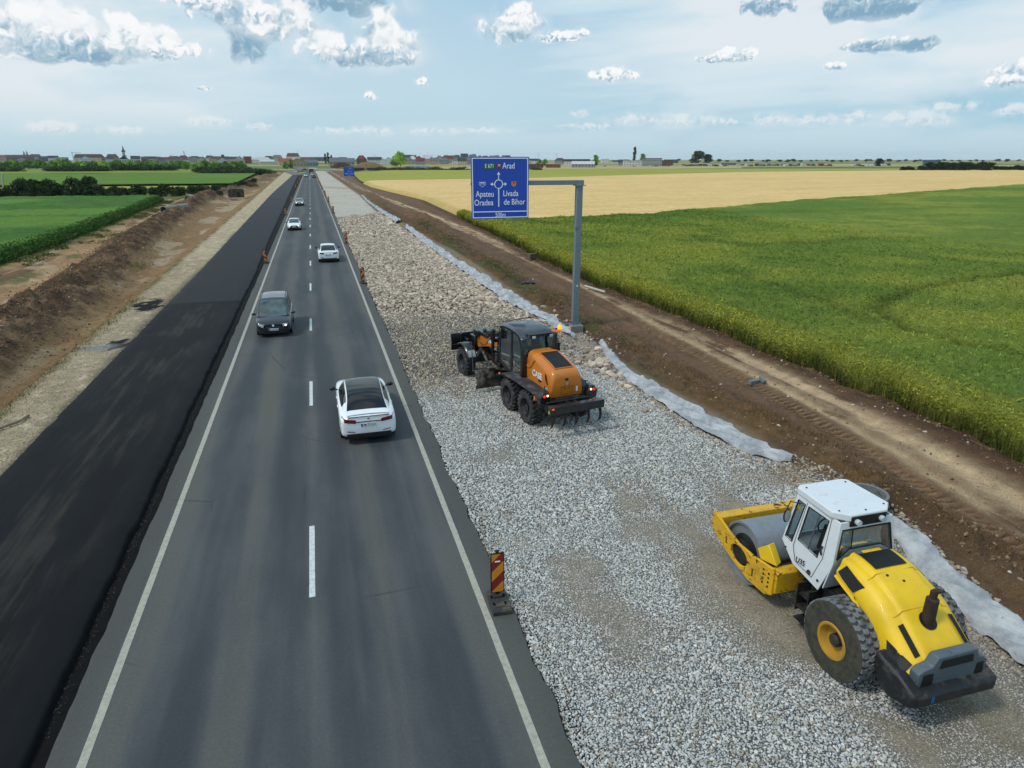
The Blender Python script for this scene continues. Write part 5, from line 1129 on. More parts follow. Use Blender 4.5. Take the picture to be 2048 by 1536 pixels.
def grader():
    t = thing('motor_grader', 'orange and black motor grader with flashing beacon working on the gravel bed', 'motor grader', (8.28, 21.6, 0), radians(99))
    D = lambda n, mb, m, p=t, bevel=.012, **k: mb.build(n, m, p, bevel=bevel, **k)
    for s_ in (-1, 1):
        gwheel(t, -.47, .94, s_); gwheel(t, 1.05, .94, s_)
        D('tandem_case', MB().pris([(-.75, .30), (1.3, .30), (1.38, .6), (1.2, .82), (-.6, .82), (-.8, .6)], 'y', s_*.45, s_*.70), M_blk)
        D('fender_deck', MB().pris([(-1.30, 1.02), (-1.18, 1.24), (.1, 1.27), (1.45, 1.22), (2.0, 1.02), (2.0, .98), (1.42, 1.17), (.1, 1.22), (-1.15, 1.19), (-1.26, 1.0)], 'y', s_*.60, s_*1.16).bb(-1.1, 1.5, s_*.6-.02, s_*.6+.02, .9, 1.22), M_deck)
        D('marker_light', MB().box((1.7, s_*1.15, 1.14), (.07, .03, .06)), M_ind, bevel=0); D('marker_light', MB().box((-1.22, s_*1.17, 1.1), (.03, .02, .14)), M_ind, bevel=0)
        D('step', MB().bb(1.75, 2.25, s_*.62, s_*.9, .92, .96).bb(1.8, 2.2, s_*.66, s_*.86, .55, .58).bb(1.78, 1.82, s_*.66, s_*.70, .5, .95).bb(2.18, 2.22, s_*.66, s_*.70, .5, .95), M_blk, bevel=0)
        lp = D('lamp_bracket', MB().pris([(s_*.72, .82), (s_*1.10, .92), (s_*1.12, 1.18), (s_*1.0, 1.36), (s_*.80, 1.36), (s_*.70, 1.1)], 'x', -1.55, -1.30), M_blk, bevel=.04)
        D('tail_light', MB().cyl((-1.56, s_*.96, 1.23), (-1.575, s_*.96, 1.23), .05, n=12), M_tail, lp, 0)
        D('reversing_light', MB().cyl((-1.56, s_*.84, 1.24), (-1.575, s_*.84, 1.24), .038, n=12), M_rev, lp, 0)
        D('work_lamp', MB().box((-1.34, s_*.80, 1.45), (.07, .10, .11)).cyl((-1.33, s_*.80, 1.34), (-1.33, s_*.80, 1.42), .02, n=6), M_trim, t)
        D('work_lamp_lens', MB().box((-1.38, s_*.80, 1.45), (.01, .08, .09)), M_lamp, t, 0)
    D('rear_frame', MB().bb(-1.50, 1.6, -.48, .48, .45, 1.06).bb(-1.62, -1.30, -.9, .9, .66, 1.02), M_blk, bevel=.02)
    # hood
    st = [(.52, 2.26, .57), (.36, 2.27, .58), (0, 2.24, .595), (-.4, 2.16, .60), (-.8, 2.07, .60), (-1.15, 1.97, .585), (-1.30, 1.88, .57), (-1.36, 1.74, .56), (-1.375, 1.5, .56), (-1.36, 1.2, .56), (-1.33, 1.07, .56)]
    ctrl = []
    for x, zt, yo in st:
        f = max(0, (zt-1.07))
        ctrl.append([(x, yo, 1.05 if f > .01 else 1.05), (x, yo+.015, 1.05+f*.30), (x, yo+.01, 1.05+f*.62), (x, yo-.03, zt-.16*min(1, f)), (x, yo-.10, zt-.045*min(1, f)), (x, yo-.2, zt), (x, yo*.4, zt+.012), (x, 0, zt+.016)])
    hood = split_loft(ctrl, 4, 3, lambda i, j: 'hood', {'hood': M_or}, t, 'hood')['hood']
    tz = lambda x: float(np.interp(-x, [-s[0] for s in st[:7]], [s[1] for s in st[:7]]))
    D('hood_grille', MB().quadgrid([[(x, y, tz(x)+.045) for y in np.linspace(-.34, .34, 5)] for x in np.linspace(-.02, -1.12, 8)]), M_black, hood, 0)
    D('hood_grille_edge', MB().tube([(x, .35, tz(x)+.035) for x in np.linspace(0, -1.14, 7)]+[(x, -.35, tz(x)+.035) for x in np.linspace(-1.14, 0, 7)]+[(0, .35, tz(0)+.035)], .02, 5), M_or, hood, 0)
    D('keyhole', MB().box((-1.385, .02, 1.66), (.02, .12, .08)), M_black, hood, .01); D('rear_badge', MB().pris([(-.05, 1.56), (.07, 1.56), (.03, 1.47), (.01, 1.45), (-.01, 1.47)], 'x', -1.395, -1.38), M_chrome, hood, 0)
    D('hatch_seam', MB().tube([(-1.385, .22, 1.42), (-1.375, .22, 1.14), (-1.375, -.22, 1.14), (-1.385, -.22, 1.42), (-1.385, .22, 1.42)], .006, 4), M_dark, hood, 0)
    D('hatch_latch', MB().box((-1.39, .09, 1.36), (.01, .08, .02)).box((-1.39, -.07, 1.36), (.01, .08, .02)), M_dark, hood, 0); D('sticker', MB().box((-1.388, -.38, 1.28), (.006, .07, .17)), M_wt, hood, 0)
    for s_ in (-1, 1):
        D('side_vent', MB().plate([(-.93, s_*.617, 1.82), (-1.02, s_*.617, 1.72), (-1.13, s_*.610, 1.45), (-1.06, s_*.612, 1.45), (-.93, s_*.617, 1.62)], .006*s_), M_black, hood, 0)
        D('hood_recess', MB().tube([(.5, s_*.60, 1.72), (.30, s_*.615, 1.70), (.12, s_*.615, 1.78), (-.02, s_*.61, 1.98), (-.1, s_*.585, 2.06)], .022, 6), M_or, hood, 0)
        text('CASE', .31, (-.36, s_*.628, 1.60), (-s_, 0, 0), (0, 0, 1), M_wt, hood, 'lettering', 1.02, .004, bold=.03)
        text('VHP', .12, (-.55, s_*.628, 1.43), (-s_, 0, 0), (0, 0, 1), M_ink, hood, 'lettering', 1.0, .004, bold=.004)
        D('latch', MB().tube([(.44, s_*.61, 1.95), (.36, s_*.66, 1.93)], .014, 5), M_dark, hood, 0)
    # ripper
    rb = D('ripper_beam', MB().bb(-2.22, -1.98, -.99, 1.06, .78, 1.06), M_blk, bevel=.015)
    D('ripper_link', MB().bb(-2.0, -1.4, -.5, -.4, .70, .9).bb(-2.0, -1.4, .4, .5, .70, .9).cyl((-1.5, .15, .95), (-2.05, .15, .9), .06).cyl((-1.5, -.15, .95), (-2.05, -.15, .9), .06), M_blk, t)
    for k in range(5):
        y = -.90+k*.46; D('ripper_shank', MB().tube([(-2.08, y, .98), (-2.10, y, .70), (-2.14, y, .52), (-2.10, y, .36), (-1.98, y, .22)], [.05, .05, .048, .04, .012], 6), M_rust, rb, 0)
    D('marker_light', MB().box((-2.225, .98, 1.0), (.01, .09, .05)), M_ind, rb, 0); D('reflector', MB().box((-2.1, 1.065, .86), (.06, .01, .1)), pm('yellow tag', '#c7c22b', .5), rb, 0)
    # cab
    sp = [(2.52, 1.35), (2.62, 1.9), (2.55, 2.55), (2.45, 2.80), (1.5, 2.84), (.85, 2.72), (.56, 2.40), (.52, 1.9), (.56, 1.15), (1.4, 1.12)]
    h1 = [(2.44, 1.45), (2.52, 1.9), (2.46, 2.5), (2.38, 2.70), (1.60, 2.74), (1.58, 1.25)]; h2 = [(1.46, 1.22), (1.48, 2.73), (.98, 2.64), (.76, 2.36), (.70, 1.9), (.72, 1.25)]
    for s_ in (-1, 1):
        mb = holeplate(sp, [h1, h2], 'y', 0, .05*s_); ln = lambda p: (p[0], s_*(.72-.05*max(0, (p[2]-1.9)))+p[1], p[2]); mb.v = [ln(p) for p in mb.v]
        w = D('cab_side', mb, M_blk, bevel=.012)
        for q, nm_ in ((h1, 'door_glass'), (h2, 'rear_side_glass')): D(nm_, MB().add([ln((p[0], .025*s_, p[1])) for p in q], [tuple(range(len(q)))]), M_gglass, w, 0)
        D('door_handle', MB().tube([ln((1.54, .07*s_, 1.5)), ln((1.55, .09*s_, 1.9))], .014, 5), M_chrome, w, 0)
        D('mirror_arm', MB().tube([(2.5, s_*.72, 2.7), (2.72, s_*.9, 2.68), (2.74, s_*.97, 2.5)], .018, 5), M_blk, t, 0)
        D('mirror', MB().box((2.72, s_*.97, 2.36), (.10, .20, .40)), M_blk, t, .04)
        D('front_lamp_frame', MB().tube([(2.6, s_*.6, 2.75), (2.95, s_*.6, 2.5), (2.95, s_*.6, 1.6), (2.62, s_*.6, 1.4)], .02, 5), M_blk, t, 0)
    bk = holeplate([(.72, 1.2), (.72, 2.4), (.60, 2.76), (-.60, 2.76), (-.72, 2.4), (-.72, 1.2)], [[(.62, 2.0), (.62, 2.36), (.52, 2.68), (.08, 2.68), (.08, 2.0)], [(-.62, 2.0), (-.62, 2.36), (-.52, 2.68), (0, 2.68), (0, 2.0)]], 'x', 0, .05)
    bk.v = [(p[0]+.52+max(0, p[2]-2.3)*.5, p[1], p[2]) for p in bk.v]; bw = D('cab_rear', bk, M_blk, bevel=.008)
    D('rear_glass', MB().add([(.56, .62, 2.0), (.60, .62, 2.36), (.75, .52, 2.68), (.75, -.52, 2.68), (.60, -.62, 2.36), (.56, -.62, 2.0)], [tuple(range(6))]), M_gglass, bw, 0)
    fw = holeplate([(.70, 1.36), (.66, 2.80), (-.66, 2.80), (-.70, 1.36)], [[(.60, 1.5), (.58, 2.68), (.06, 2.68), (.06, 1.5)], [(-.60, 1.5), (-.58, 2.68), (-.06, 2.68), (-.06, 1.5)]], 'x', 2.50, 2.56); fo = D('cab_front', fw, M_blk)
    D('windscreen', MB().add([(2.53, .6, 1.5), (2.53, .58, 2.68), (2.53, -.58, 2.68), (2.53, -.6, 1.5)], [(0, 1, 2, 3)]), M_gglass, fo, 0)
    D('cab_floor', MB().bb(.56, 2.5, -.68, .68, 1.14, 1.22).bb(.6, 1.0, -.3, .3, 1.22, 1.7), M_dark)
    D('seat', MB().bb(1.05, 1.55, -.27, .27, 1.55, 1.70).bb(.98, 1.10, -.26, .26, 1.6, 2.25).ball((1.04, 0, 2.36), .14, 8, 6, (.5, 1, .9)), pm('seat fabric', '#1a1c1f', .9), bevel=.04)
    D('steering_column', MB().cyl((2.3, 0, 1.22), (2.05, 0, 1.9), .05).box((2.0, 0, 1.92), (.25, .5, .06)), M_dark)
    st2 = [(2.62, 2.74), (2.56, 2.86), (2.2, 2.925), (1.6, 2.94), (1.1, 2.90), (.78, 2.80), (.62, 2.68)]
    ro = D('cab_roof', MB().quadgrid([[(x, y, z-.10*abs(y/.76)**4) for y in np.linspace(-.76, .76, 13)] for x, z in st2]), M_roofg, bevel=0)
    sm = ro.modifiers.new('thickness', 'SOLIDIFY'); sm.thickness = .06; sm.offset = -1; ss_ = ro.modifiers.new('smooth', 'SUBSURF'); ss_.levels = ss_.render_levels = 2
    D('roof_spoiler', MB().quadgrid([[(.80-.2*k, y, 2.84-.05*k) for y in np.linspace(-.5, .5, 4)] for k in (0, 1)]).bb(.62, .80, -.45, .45, 2.70, 2.78), M_blk, ro, 0)
    D('roof_rack', MB().tube([(2.2, -.2, 3.0), (2.3, -.7, 3.02), (1.6, -.72, 3.02)], .016, 5).tube([(2.62, .6, 2.86), (2.62, -.6, 2.92)], .016, 5), M_blk, ro, 0)
    for y in (.28, -.42): D('work_lamp', MB().box((.60, y, 2.68), (.06, .12, .09)), M_lamp, ro, .01)
    bm_ = D('beacon_mount', MB().tube([(.72, -.5, 2.82), (.72, -.82, 2.80), (.78, -.85, 2.82)], .02, 5).box((.78, -.86, 2.80), (.12, .12, .05)), M_ind, t, 0)
    D('beacon', MB().lathe([(.07, 0), (.075, .06), (.06, .14), (0, .16)], (.78, -.86, 2.83), 'z', 14), M_beacon, bm_, 0)
    ex = D('exhaust', MB().tube([(.36, -.42, 2.0), (.36, -.42, 2.5), (.33, -.44, 2.75), (.30, -.46, 2.84)], [.075, .07, .06, .06], 12), M_rust, t, 0); D('exhaust_hole', MB().lathe([(.15, 0), (0, .004)], (.36, -.42, 2.30), 'z', 16), M_black, t, 0)
    D('air_intake', MB().tube([(.40, -.62, 1.9), (.40, -.64, 2.45)], .05, 8), M_blk, t, 0)
    # boom
    D('boom', MB().pris([(2.6, 1.35), (2.9, 1.95), (3.6, 2.02), (4.3, 1.78), (6.25, 1.48), (6.35, 1.0), (6.1, .92), (5.2, 1.18), (4.4, 1.36), (3.7, 1.5), (3.2, 1.3)], 'y', -.20, .20), M_or, bevel=.04)
    text('856C', .24, (4.75, .215, 1.52), (-1, 0, 0), (0, 0, 1), M_wt, t, 'lettering', .9, .004, bold=.01)
    rs = random.Random(4); hs = MB()
    for k in range(9):
        y = -.18+.045*k; hs.tube([(2.7, y, 2.0+.04*rs.random()), (3.6, y*1.4, 2.10+.08*rs.random()), (4.4, y, 1.88+.08*rs.random()), (5.4, y*1.2, 1.70+.1*rs.random()), (6.3, y, 1.55)], .022, 5)
    D('hydraulic_hoses', hs, M_trim, t, 0)
    D('valve_block', MB().bb(4.9, 5.9, -.28, .28, 1.62, 1.76).bb(5.9, 6.4, -.32, .32, 1.45, 1.72).ball((5.6, .1, 1.80), .09).ball((4.2, -.1, 1.95), .09).ball((5.2, -.15, 1.84), .08), M_blk, t, .02)
    D('front_frame', MB().bb(6.2, 6.75, -.34, .34, .70, 1.42).bb(6.7, 7.15, -.5, -.38, .75, 1.2).bb(6.7, 7.15, .38, .5, .75, 1.2), M_blk, bevel=.03)
    db = D('dozer_blade', MB().pris([(7.20, .62), (7.30, .66), (7.22, 1.02), (7.28, 1.38), (7.20, 1.38), (7.12, 1.02)], 'y', -1.06, 1.06), M_blk, bevel=.01)
    D('blade_rib', MB().bb(7.08, 7.16, -1.0, 1.0, .84, .92).bb(7.06, 7.2, .58, .66, .66, 1.36).bb(7.06, 7.2, -.66, -.58, .66, 1.36).bb(7.06, 7.2, -.04, .04, .66, 1.36), M_blk, db)
    # front axle, wheels, fenders
    D('front_axle', MB().bb(5.6, 5.95, -.75, .75, .42, .68).pris([(-.5, .5), (.5, .5), (.25, 1.0), (-.25, 1.0)], 'x', 5.62, 5.92), M_blk, bevel=.03)
    for s_ in (-1, 1):
        gwheel(t, 5.72, .94, s_)
        fe = D('front_fender', MB().quadgrid([[(5.72+.80*cos(a), s_*y, .54+.80*sin(a)) for y in (.72, .95, 1.17)] for a in np.linspace(.95, 2.9, 9)]), M_blk, bevel=0)
        q = fe.modifiers.new('thickness', 'SOLIDIFY'); q.thickness = .03
        D('fender_plate', MB().quadgrid([[(5.72+.825*cos(a), s_*y, .54+.825*sin(a)) for y in (.78, 1.10)] for a in np.linspace(2.35, 2.72, 4)]), pm('alloy plate', '#9aa6aa', .35, .3), fe, 0)
    # drawbar, circle, blade
    D('drawbar', MB().tube([(6.2, 0, .85), (4.2, .45, 1.0), (3.4, .5, 1.0)], .07, 6).tube([(6.2, 0, .85), (4.2, -.45, 1.0), (3.4, -.5, 1.0)], .07, 6).bb(3.0, 4.1, -.55, .55, .96, 1.06), M_blk, bevel=0)
    D('circle', MB().lathe([(.42, .80), (.66, .80), (.66, .90), (.42, .90)], (3.45, 0, 0), 'z', 40, True), M_bladest, bevel=0)
    bl = MB(); prof = [(.10*sin((z-.5)*3.0)**2*4*.5, z) for z in np.linspace(0, 1, 7)]
    rows = []
    for y in np.linspace(-1.25, 1.50, 9): rows.append([(3.30-.10*y+.16*(2*abs(k-.42))**2, y, .02+.70*k+(y+1.2)*.03) for k in np.linspace(0, 1, 7)])
    bo = D('mouldboard', bl.quadgrid(rows), M_bladest, bevel=0); q = bo.modifiers.new('thickness', 'SOLIDIFY'); q.thickness = .045
    D('blade_mount', MB().pris([(3.1, .3), (3.5, .3), (3.5, .85), (3.2, .85)], 'y', .38, .46).pris([(3.1, .3), (3.5, .3), (3.5, .85), (3.2, .85)], 'y', -.46, -.38).tube([(3.3, .9, .80), (3.32, -.6, .75)], .05, 6), M_blk, t, 0)
    for s_ in (-1, 1):
        D('lift_cylinder', MB().cyl((3.5, s_*.62, 2.25), (3.55, s_*.62, 1.5), .065, n=10).cyl((3.55, s_*.62, 1.5), (3.6, s_*.60, 1.0), .035, n=8).bb(3.4, 3.65, s_*.2-.0, s_*.66, 1.85, 2.0), M_blk, t, 0)
        D('handrail', MB().tube([(2.66, s_*.70, 1.2), (2.78, s_*.74, 1.6), (2.78, s_*.74, 2.2), (2.6, s_*.72, 2.4)], .016, 5), M_blk, t, 0)
    D('side_shift_cylinder', MB().cyl((4.9, .5, 1.1), (3.9, .72, .98), .055, n=10).cyl((3.9, .72, .98), (3.5, .8, .92), .03, n=8), M_bladest, t, 0)
    D('saddle', MB().pris([(3.3, 1.9), (3.7, 1.9), (3.75, 1.4), (3.55, 1.25), (3.3, 1.4)], 'y', -.32, .32), M_blk, t, .02)
    D('marker_pole', MB().tube([(4.45, 1.18, 1.70), (3.42, 1.52, .78)], .018, 6).cyl((3.42, 1.52, .70), (3.42, 1.52, .80), .05, n=8), M_blk, t, 0)
    hs2 = MB()
    for k in range(6): hs2.tube([(2.7, .2+.05*k, 1.6+.05*k), (3.0+.1*k, .5, 1.35+.1*rs.random()), (3.3, .35+.05*k, 1.1), (3.7, .2, 1.2+.1*rs.random())], .018, 5)
    hs2.tube([(2.9, .3, 2.1), (3.6, .62, 2.1), (4.3, .6, 1.55), (5.0, .45, 1.35), (5.8, .3, 1.3)], .018, 5); D('hydraulic_hoses', hs2, M_trim, t, 0)
    return t
GR = grader()
# ================================================================ SIGNS, MARKERS AND LOOSE THINGS
M_galv = pm('galvanised steel', '#7c8990', .5, .3, var=.1, scale=3, dirt='#5f6a70', dirtamt=.25); M_signblue = pm('sign blue', '#0a46b8', .45, var=.03, coat=.2); M_signwhite = pm('sign white', '#f4f8fa', .5, var=.02)
M_sgreen = pm('route green', '#0f6b4a', .5); M_sred = pm('route red', '#8a1a2c', .5); M_sorange = pm('route orange', '#e88a14', .5); M_slblue = pm('county road blue', '#1767b8', .5)
M_conc = pm('concrete', '#8e8b80', .9, var=.15, scale=3, dirt='#5e594e', dirtamt=.35, bmp=.4, bscale=30)
def gantry():
    x0, y0 = 14.12, 34.0
    t = thing('road_sign', 'large blue direction sign hanging from a tall grey cantilever post', 'road sign', (x0, y0, 0), 0)
    ft = MB().bb(-.37, .37, -.37, .37, -.6, .02).build('foundation', M_conc, t, bevel=.02)
    po = MB().pris([(-.18, -.15), (.18, -.15), (.18, .15), (-.18, .15)], 'z', .06, 7.48); po.v = [(p[0]*(1-.08*p[2]/7.5), p[1], p[2]) for p in po.v]
    po = po.build('post', M_galv, t, bevel=.02)
    MB().bb(-.30, .30, -.27, .27, .02, .06).build('base_plate', M_galv, t, bevel=.01)
    for x in (-.24, .24):
        for y in (-.21, 0, .21): MB().cyl((x, y, .06), (x, y, .14), .022, n=6).build('anchor_bolt', M_galv, t)
    MB().pris([(-.26, .06), (-.19, .06), (-.19, .24)], 'y', -.02, .02).pris([(.26, .06), (.19, .06), (.19, .24)], 'y', -.02, .02).build('gusset', M_galv, t)
    MB().bb(-.26, .30, -.22, .22, 7.42, 7.46).build('cap_plate', M_galv, t, bevel=.008)
    MB().box((0, -.165, 2.2), (.07, .006, .09)).build('id_plate', M_signwhite, po)
    MB().bb(-3.1, .22, -.14, .14, 7.47, 7.70).build('arm', M_galv, t, bevel=.02)
    # panel: left and right edges follow the arm, faces the traffic
    pc, pw, ph, zb = -4.30, 2.98, 2.98, 5.86
    sg = thing('tmp', '', ''); bpy.data.objects.remove(sg)
    P_ = MB().bb(pc-pw/2, pc+pw/2, -.20, -.16, zb, zb+ph).build('panel', M_signblue, t, bevel=.01)
    MB().bb(pc-pw/2+.3, pc-pw/2+.38, -.16, -.10, zb+.1, zb+ph-.1).bb(pc+pw/2-.38, pc+pw/2-.3, -.16, -.10, zb+.1, zb+ph-.1).bb(pc-pw/2, -3.0, -.10, -.0, 7.50, 7.62).build('panel_bracket', M_galv, t)
    yf = -.204
    def F_(x, z): return (pc+x*pw, yf, zb+z*ph)     # sign face coordinates 0..1
    def quad(x0, x1, z0, z1, m, nm='marking', d=.004):
        a = F_(x0, z0); b_ = F_(x1, z1); return MB().bb(a[0], b_[0], yf-d, yf, a[2], b_[2]).build(nm, m, P_)
    b = MB(); w = .018
    def ring(x0, x1, z0, z1, w):
        a = F_(x0, z0); c = F_(x1, z1); b.bb(a[0], c[0], yf-.004, yf, a[2], a[2]+w).bb(a[0], c[0], yf-.004, yf, c[2]-w, c[2]).bb(a[0], a[0]+w, yf-.004, yf, a[2]+w, c[2]-w).bb(c[0]-w, c[0], yf-.004, yf, a[2]+w, c[2]-w)
    ring(-.485, .485, .015, .985, .045); a = F_(-.485, .11); b.bb(a[0]+.045, F_(.485, 0)[0]-.045, yf-.004, yf, a[2], a[2]+.045)
    b.build('border', M_signwhite, P_)
    T = lambda s, x, z, size, m=M_signwhite, sx=.80, bold=.010, d=.005: text(s, size*1.12, (F_(x, z)[0], yf-d, F_(x, z)[2]), (1, 0, 0), (0, 0, 1), m, P_, 'lettering', sx, .002, bold=bold)
    T('Arad', .145, .855, .36); T('Apateu', -.27, .405, .36); T('Oradea', -.29, .265, .36); T('Livada', .18, .41, .36); T('de Bihor', .245, .27, .36); T('500m', 0, .062, .27, bold=.006)
    quad(-.285, -.09, .80, .905, M_sgreen, 'route_shield'); T('E 671', -.187, .852, .24, sx=.78, bold=.005, d=.008)
    x, z = F_(-.025, .855)[0], F_(0, .855)[2]
    def poly(pts, m, nm='marking', d=.004): return MB().pris(pts, 'y', yf-d, yf).build(nm, m, P_)
    poly([(x-.12, z+.14), (x-.05, z+.12), (x, z+.14), (x+.05, z+.12), (x+.12, z+.14), (x+.13, z-.03), (x+.08, z-.12), (x, z-.15), (x-.08, z-.12), (x-.13, z-.03)], M_sred, 'route_shield'); text('79', .19, (x, yf-.008, z+.01), (1, 0, 0), (0, 0, 1), M_signwhite, P_, 'lettering', .75, .002, bold=.006)
    x, z = F_(-.31, .565)[0], F_(0, .565)[2]; poly([(x-.17, z+.11), (x+.17, z+.11), (x+.17, z-.03), (x, z-.14), (x-.17, z-.03)], M_signwhite, 'route_shield'); poly([(x-.155, z+.095), (x+.155, z+.095), (x+.155, z-.022), (x, z-.122), (x-.155, z-.022)], M_slblue, 'route_shield', .006); text('797E', .17, (x, yf-.010, z+.03), (1, 0, 0), (0, 0, 1), M_signwhite, P_, 'lettering', .72, .002, bold=.004)
    x, z = F_(.235, .565)[0], F_(0, .565)[2]; poly([(x-.12, z+.12), (x+.12, z+.12), (x+.12, z-.05), (x, z-.14), (x-.12, z-.05)], M_sorange, 'route_shield'); text('77', .18, (x, yf-.008, z+.02), (1, 0, 0), (0, 0, 1), M_ink, P_, 'lettering', .8, .002, bold=.005)
    # roundabout diagram
    cx_, cz_ = F_(-.03, .565)[0], F_(0, .565)[2]; rg = MB(); n = 40
    for k in range(n):
        a0, a1 = 2*pi*k/n, 2*pi*(k+1)/n; am = degrees((a0+a1)/2)
        if 222 < am < 232 or 243 < am < 252: continue
        q = [(cx_+r*cos(a), cz_+r*sin(a)) for a, r in ((a0, .185), (a1, .185), (a1, .225), (a0, .225))]; rg.pris(q, 'y', yf-.004, yf)
    def arrow(dx, dz):
        L_ = .43; s_ = (cx_+dx*.22, cz_+dz*.22); e = (cx_+dx*(L_-.12), cz_+dz*(L_-.12)); px, pz = -dz, dx
        rg.pris([(s_[0]+px*.02, s_[1]+pz*.02), (s_[0]-px*.02, s_[1]-pz*.02), (e[0]-px*.02, e[1]-pz*.02), (e[0]+px*.02, e[1]+pz*.02)], 'y', yf-.004, yf)
        rg.pris([(e[0]+px*.09, e[1]+pz*.09), (e[0]-px*.09, e[1]-pz*.09), (cx_+dx*L_, cz_+dz*L_)], 'y', yf-.004, yf)
    for d_ in ((1, 0), (-1, 0)): arrow(*d_)
    L0 = cx_; rg.pris([(L0-.02, cz_+.22), (L0+.02, cz_+.22), (L0+.02, cz_+.46), (L0-.02, cz_+.46)], 'y', yf-.004, yf); rg.pris([(L0-.09, cz_+.45), (L0+.09, cz_+.45), (L0, cz_+.59)], 'y', yf-.004, yf)
    rg.pris([(L0-.027, cz_-.22), (L0+.027, cz_-.22), (L0+.027, cz_-1.10), (L0-.027, cz_-1.10)], 'y', yf-.004, yf)
    rg.build('roundabout_symbol', M_signwhite, P_)
    return t, P_
SG, PANEL = gantry()
# second, distant sign: same layout, on two legs
t = thing('road_sign', 'small far blue direction sign on low posts at the end of the wheat field', 'road sign', (15.8, 296, .6), 0)
pn = MB().bb(-2.1, 2.1, -.03, .03, 1.4, 5.0).build('panel', M_signblue, t); b = MB()
b.bb(-.06, .06, -.04, -.03, 2.2, 4.2).bb(-1.7, -.35, -.04, -.03, 2.45, 2.62).bb(.35, 1.8, -.04, -.03, 2.45, 2.62).bb(-1.7, -.5, -.04, -.03, 2.1, 2.25).bb(.5, 1.8, -.04, -.03, 2.1, 2.25).bb(.1, 1.0, -.04, -.03, 4.4, 4.6).bb(-.5, .5, -.04, -.03, 1.55, 1.7).bb(-.6, .6, -.04, -.03, 3.3, 3.42)
b.build('marking', pm('pale sign marking', '#7fb0e0', .5), pn); MB().box((.9, -.035, 3.36), (.25, .01, .3)).build('route_shield', M_sorange, pn)
for x in (-1.4, 1.4): MB().cyl((x, 0, -1), (x, 0, 1.4), .07).build('post', M_galv, t)
# marker boards
def stripe_mat(name, sgn):
    m, g, b = newmat(name); tc = g.n('ShaderNodeTexCoord').outputs['Object']; x, y, z = g.xyz(tc)[:3]
    v = g.m('FRACT', g.m('DIVIDE', g.m('SUBTRACT', z, g.m('MULTIPLY', x, sgn*1.0)), .46)); f = g.ss(g.m('PINGPONG', v, .5), .245, .255)
    c = g.mix(f, H('#7d1f1f'), H('#c9821c')); n = g.noise(tc, 14, 5, .7); c = g.mix(g.ss(n, .55, .75, 0, .35), c, H('#4b3a2c'))
    g.put(b.inputs['Base Color'], c); b.inputs['Roughness'].default_value = .45; return m
M_stR = stripe_mat('red and amber stripes rising right', 1); M_stL = stripe_mat('red and amber stripes falling right', -1); M_rubb = pm('grey recycled rubber', '#2c302f', .85, var=.25, scale=9, dirt='#5c5546', dirtamt=.35, bmp=.4)
def board(sgn, mat, bright):
    t = thing('marker_board', '', 'marker board')
    ba = holeplate([(-.20, -.40), (.20, -.40), (.20, .34), (.14, .40), (-.14, .40), (-.20, .34)], [[(a-.03, c-.05), (a+.03, c-.05), (a+.03, c+.05), (a-.03, c+.05)] for a in (-.12, .12) for c in (-.12, .12)], 'z', .0, .09)
    ba = ba.build('rubber_base', M_rubb, t, bevel=.012)
    MB().bb(-.09, .09, .05, .22, .09, .14).build('foot_block', M_rubb, ba, bevel=.01); MB().box((0, -.2, .10), (.16, .10, .02)).build('grip_recess', pm('worn base patch', '#4d473d', .9), ba)
    fr = MB().bb(-.145, .145, .115, .150, .18, 1.12).build('frame', M_trim, t, bevel=.012)
    MB().bb(-.122, .122, .108, .114, .205, 1.095).build('striped_face', mat, fr); MB().bb(-.03, .03, .12, .145, 1.12, 1.16).cyl((-.05, .13, 1.17), (.05, .13, 1.17), .018, n=6).build('lifting_handle', M_trim, fr)
    MB().bb(-.04, .04, .115, .15, .08, .18).build('stem', M_trim, fr); MB().box((.0, .106, .93), (.11, .003, .03)).build('sticker', M_signwhite, fr)
    return t
bR = board(1, M_stR, 0); bL = board(-1, M_stL, 1)
RP = [11.35, 50.7, 76.7, 121.4, 153.4, 181.4, 221, 245, 272, 300, 330, 362, 395, 430]; LP_ = [63.4, 119.1, 157.4, 226, 232, 262, 300, 330, 362, 395, 430]
LR = ['nearest marker board on a rubber base at the lower right edge of the road', 'marker board at the right road edge just behind the white saloon', 'third marker board along the right road edge where the rubble is widest', 'marker board at the right road edge where rubble meets rolled stone']
for i, y in enumerate(RP):
    x = float(np.interp(y, [11, 77, 153, 222, 272, 430], [3.72, 3.82, 3.85, 3.5, 3.45, 3.5])); lb = LR[i] if i < 4 else 'far red and amber marker board in the row beside the rolled white stone'
    o = bR if i == 0 else dup(bR); o.location = (x, y, .005); o.rotation_euler = (0, 0, radians((-3, 8, -4, 6, -8)[i % 5])); o['label'] = lb; o['group'] = 'marker boards along the right road edge'
LL = ['nearest marker board on the left, leaning beside the fresh black asphalt', 'second marker board on the left, level with the white hatchback', 'third marker board on the left, just beyond the silver hatchback']
for i, y in enumerate(LP_):
    x = float(np.interp(y, [60, 119, 157, 227, 260, 430], [-3.72, -3.85, -3.9, -4.2, -4.2, -4.3])); lb = LL[i] if i < 3 else 'far red and amber marker board in the row beside the fresh asphalt'
    o = bL if i == 0 else dup(bL); o.location = (x, y, .005); o.rotation_euler = (radians(-4), radians((-9, -3, 4, -6)[i % 4]), radians((4, -6, 8)[i % 3])); o['label'] = lb; o['group'] = 'marker boards along the left road edge'
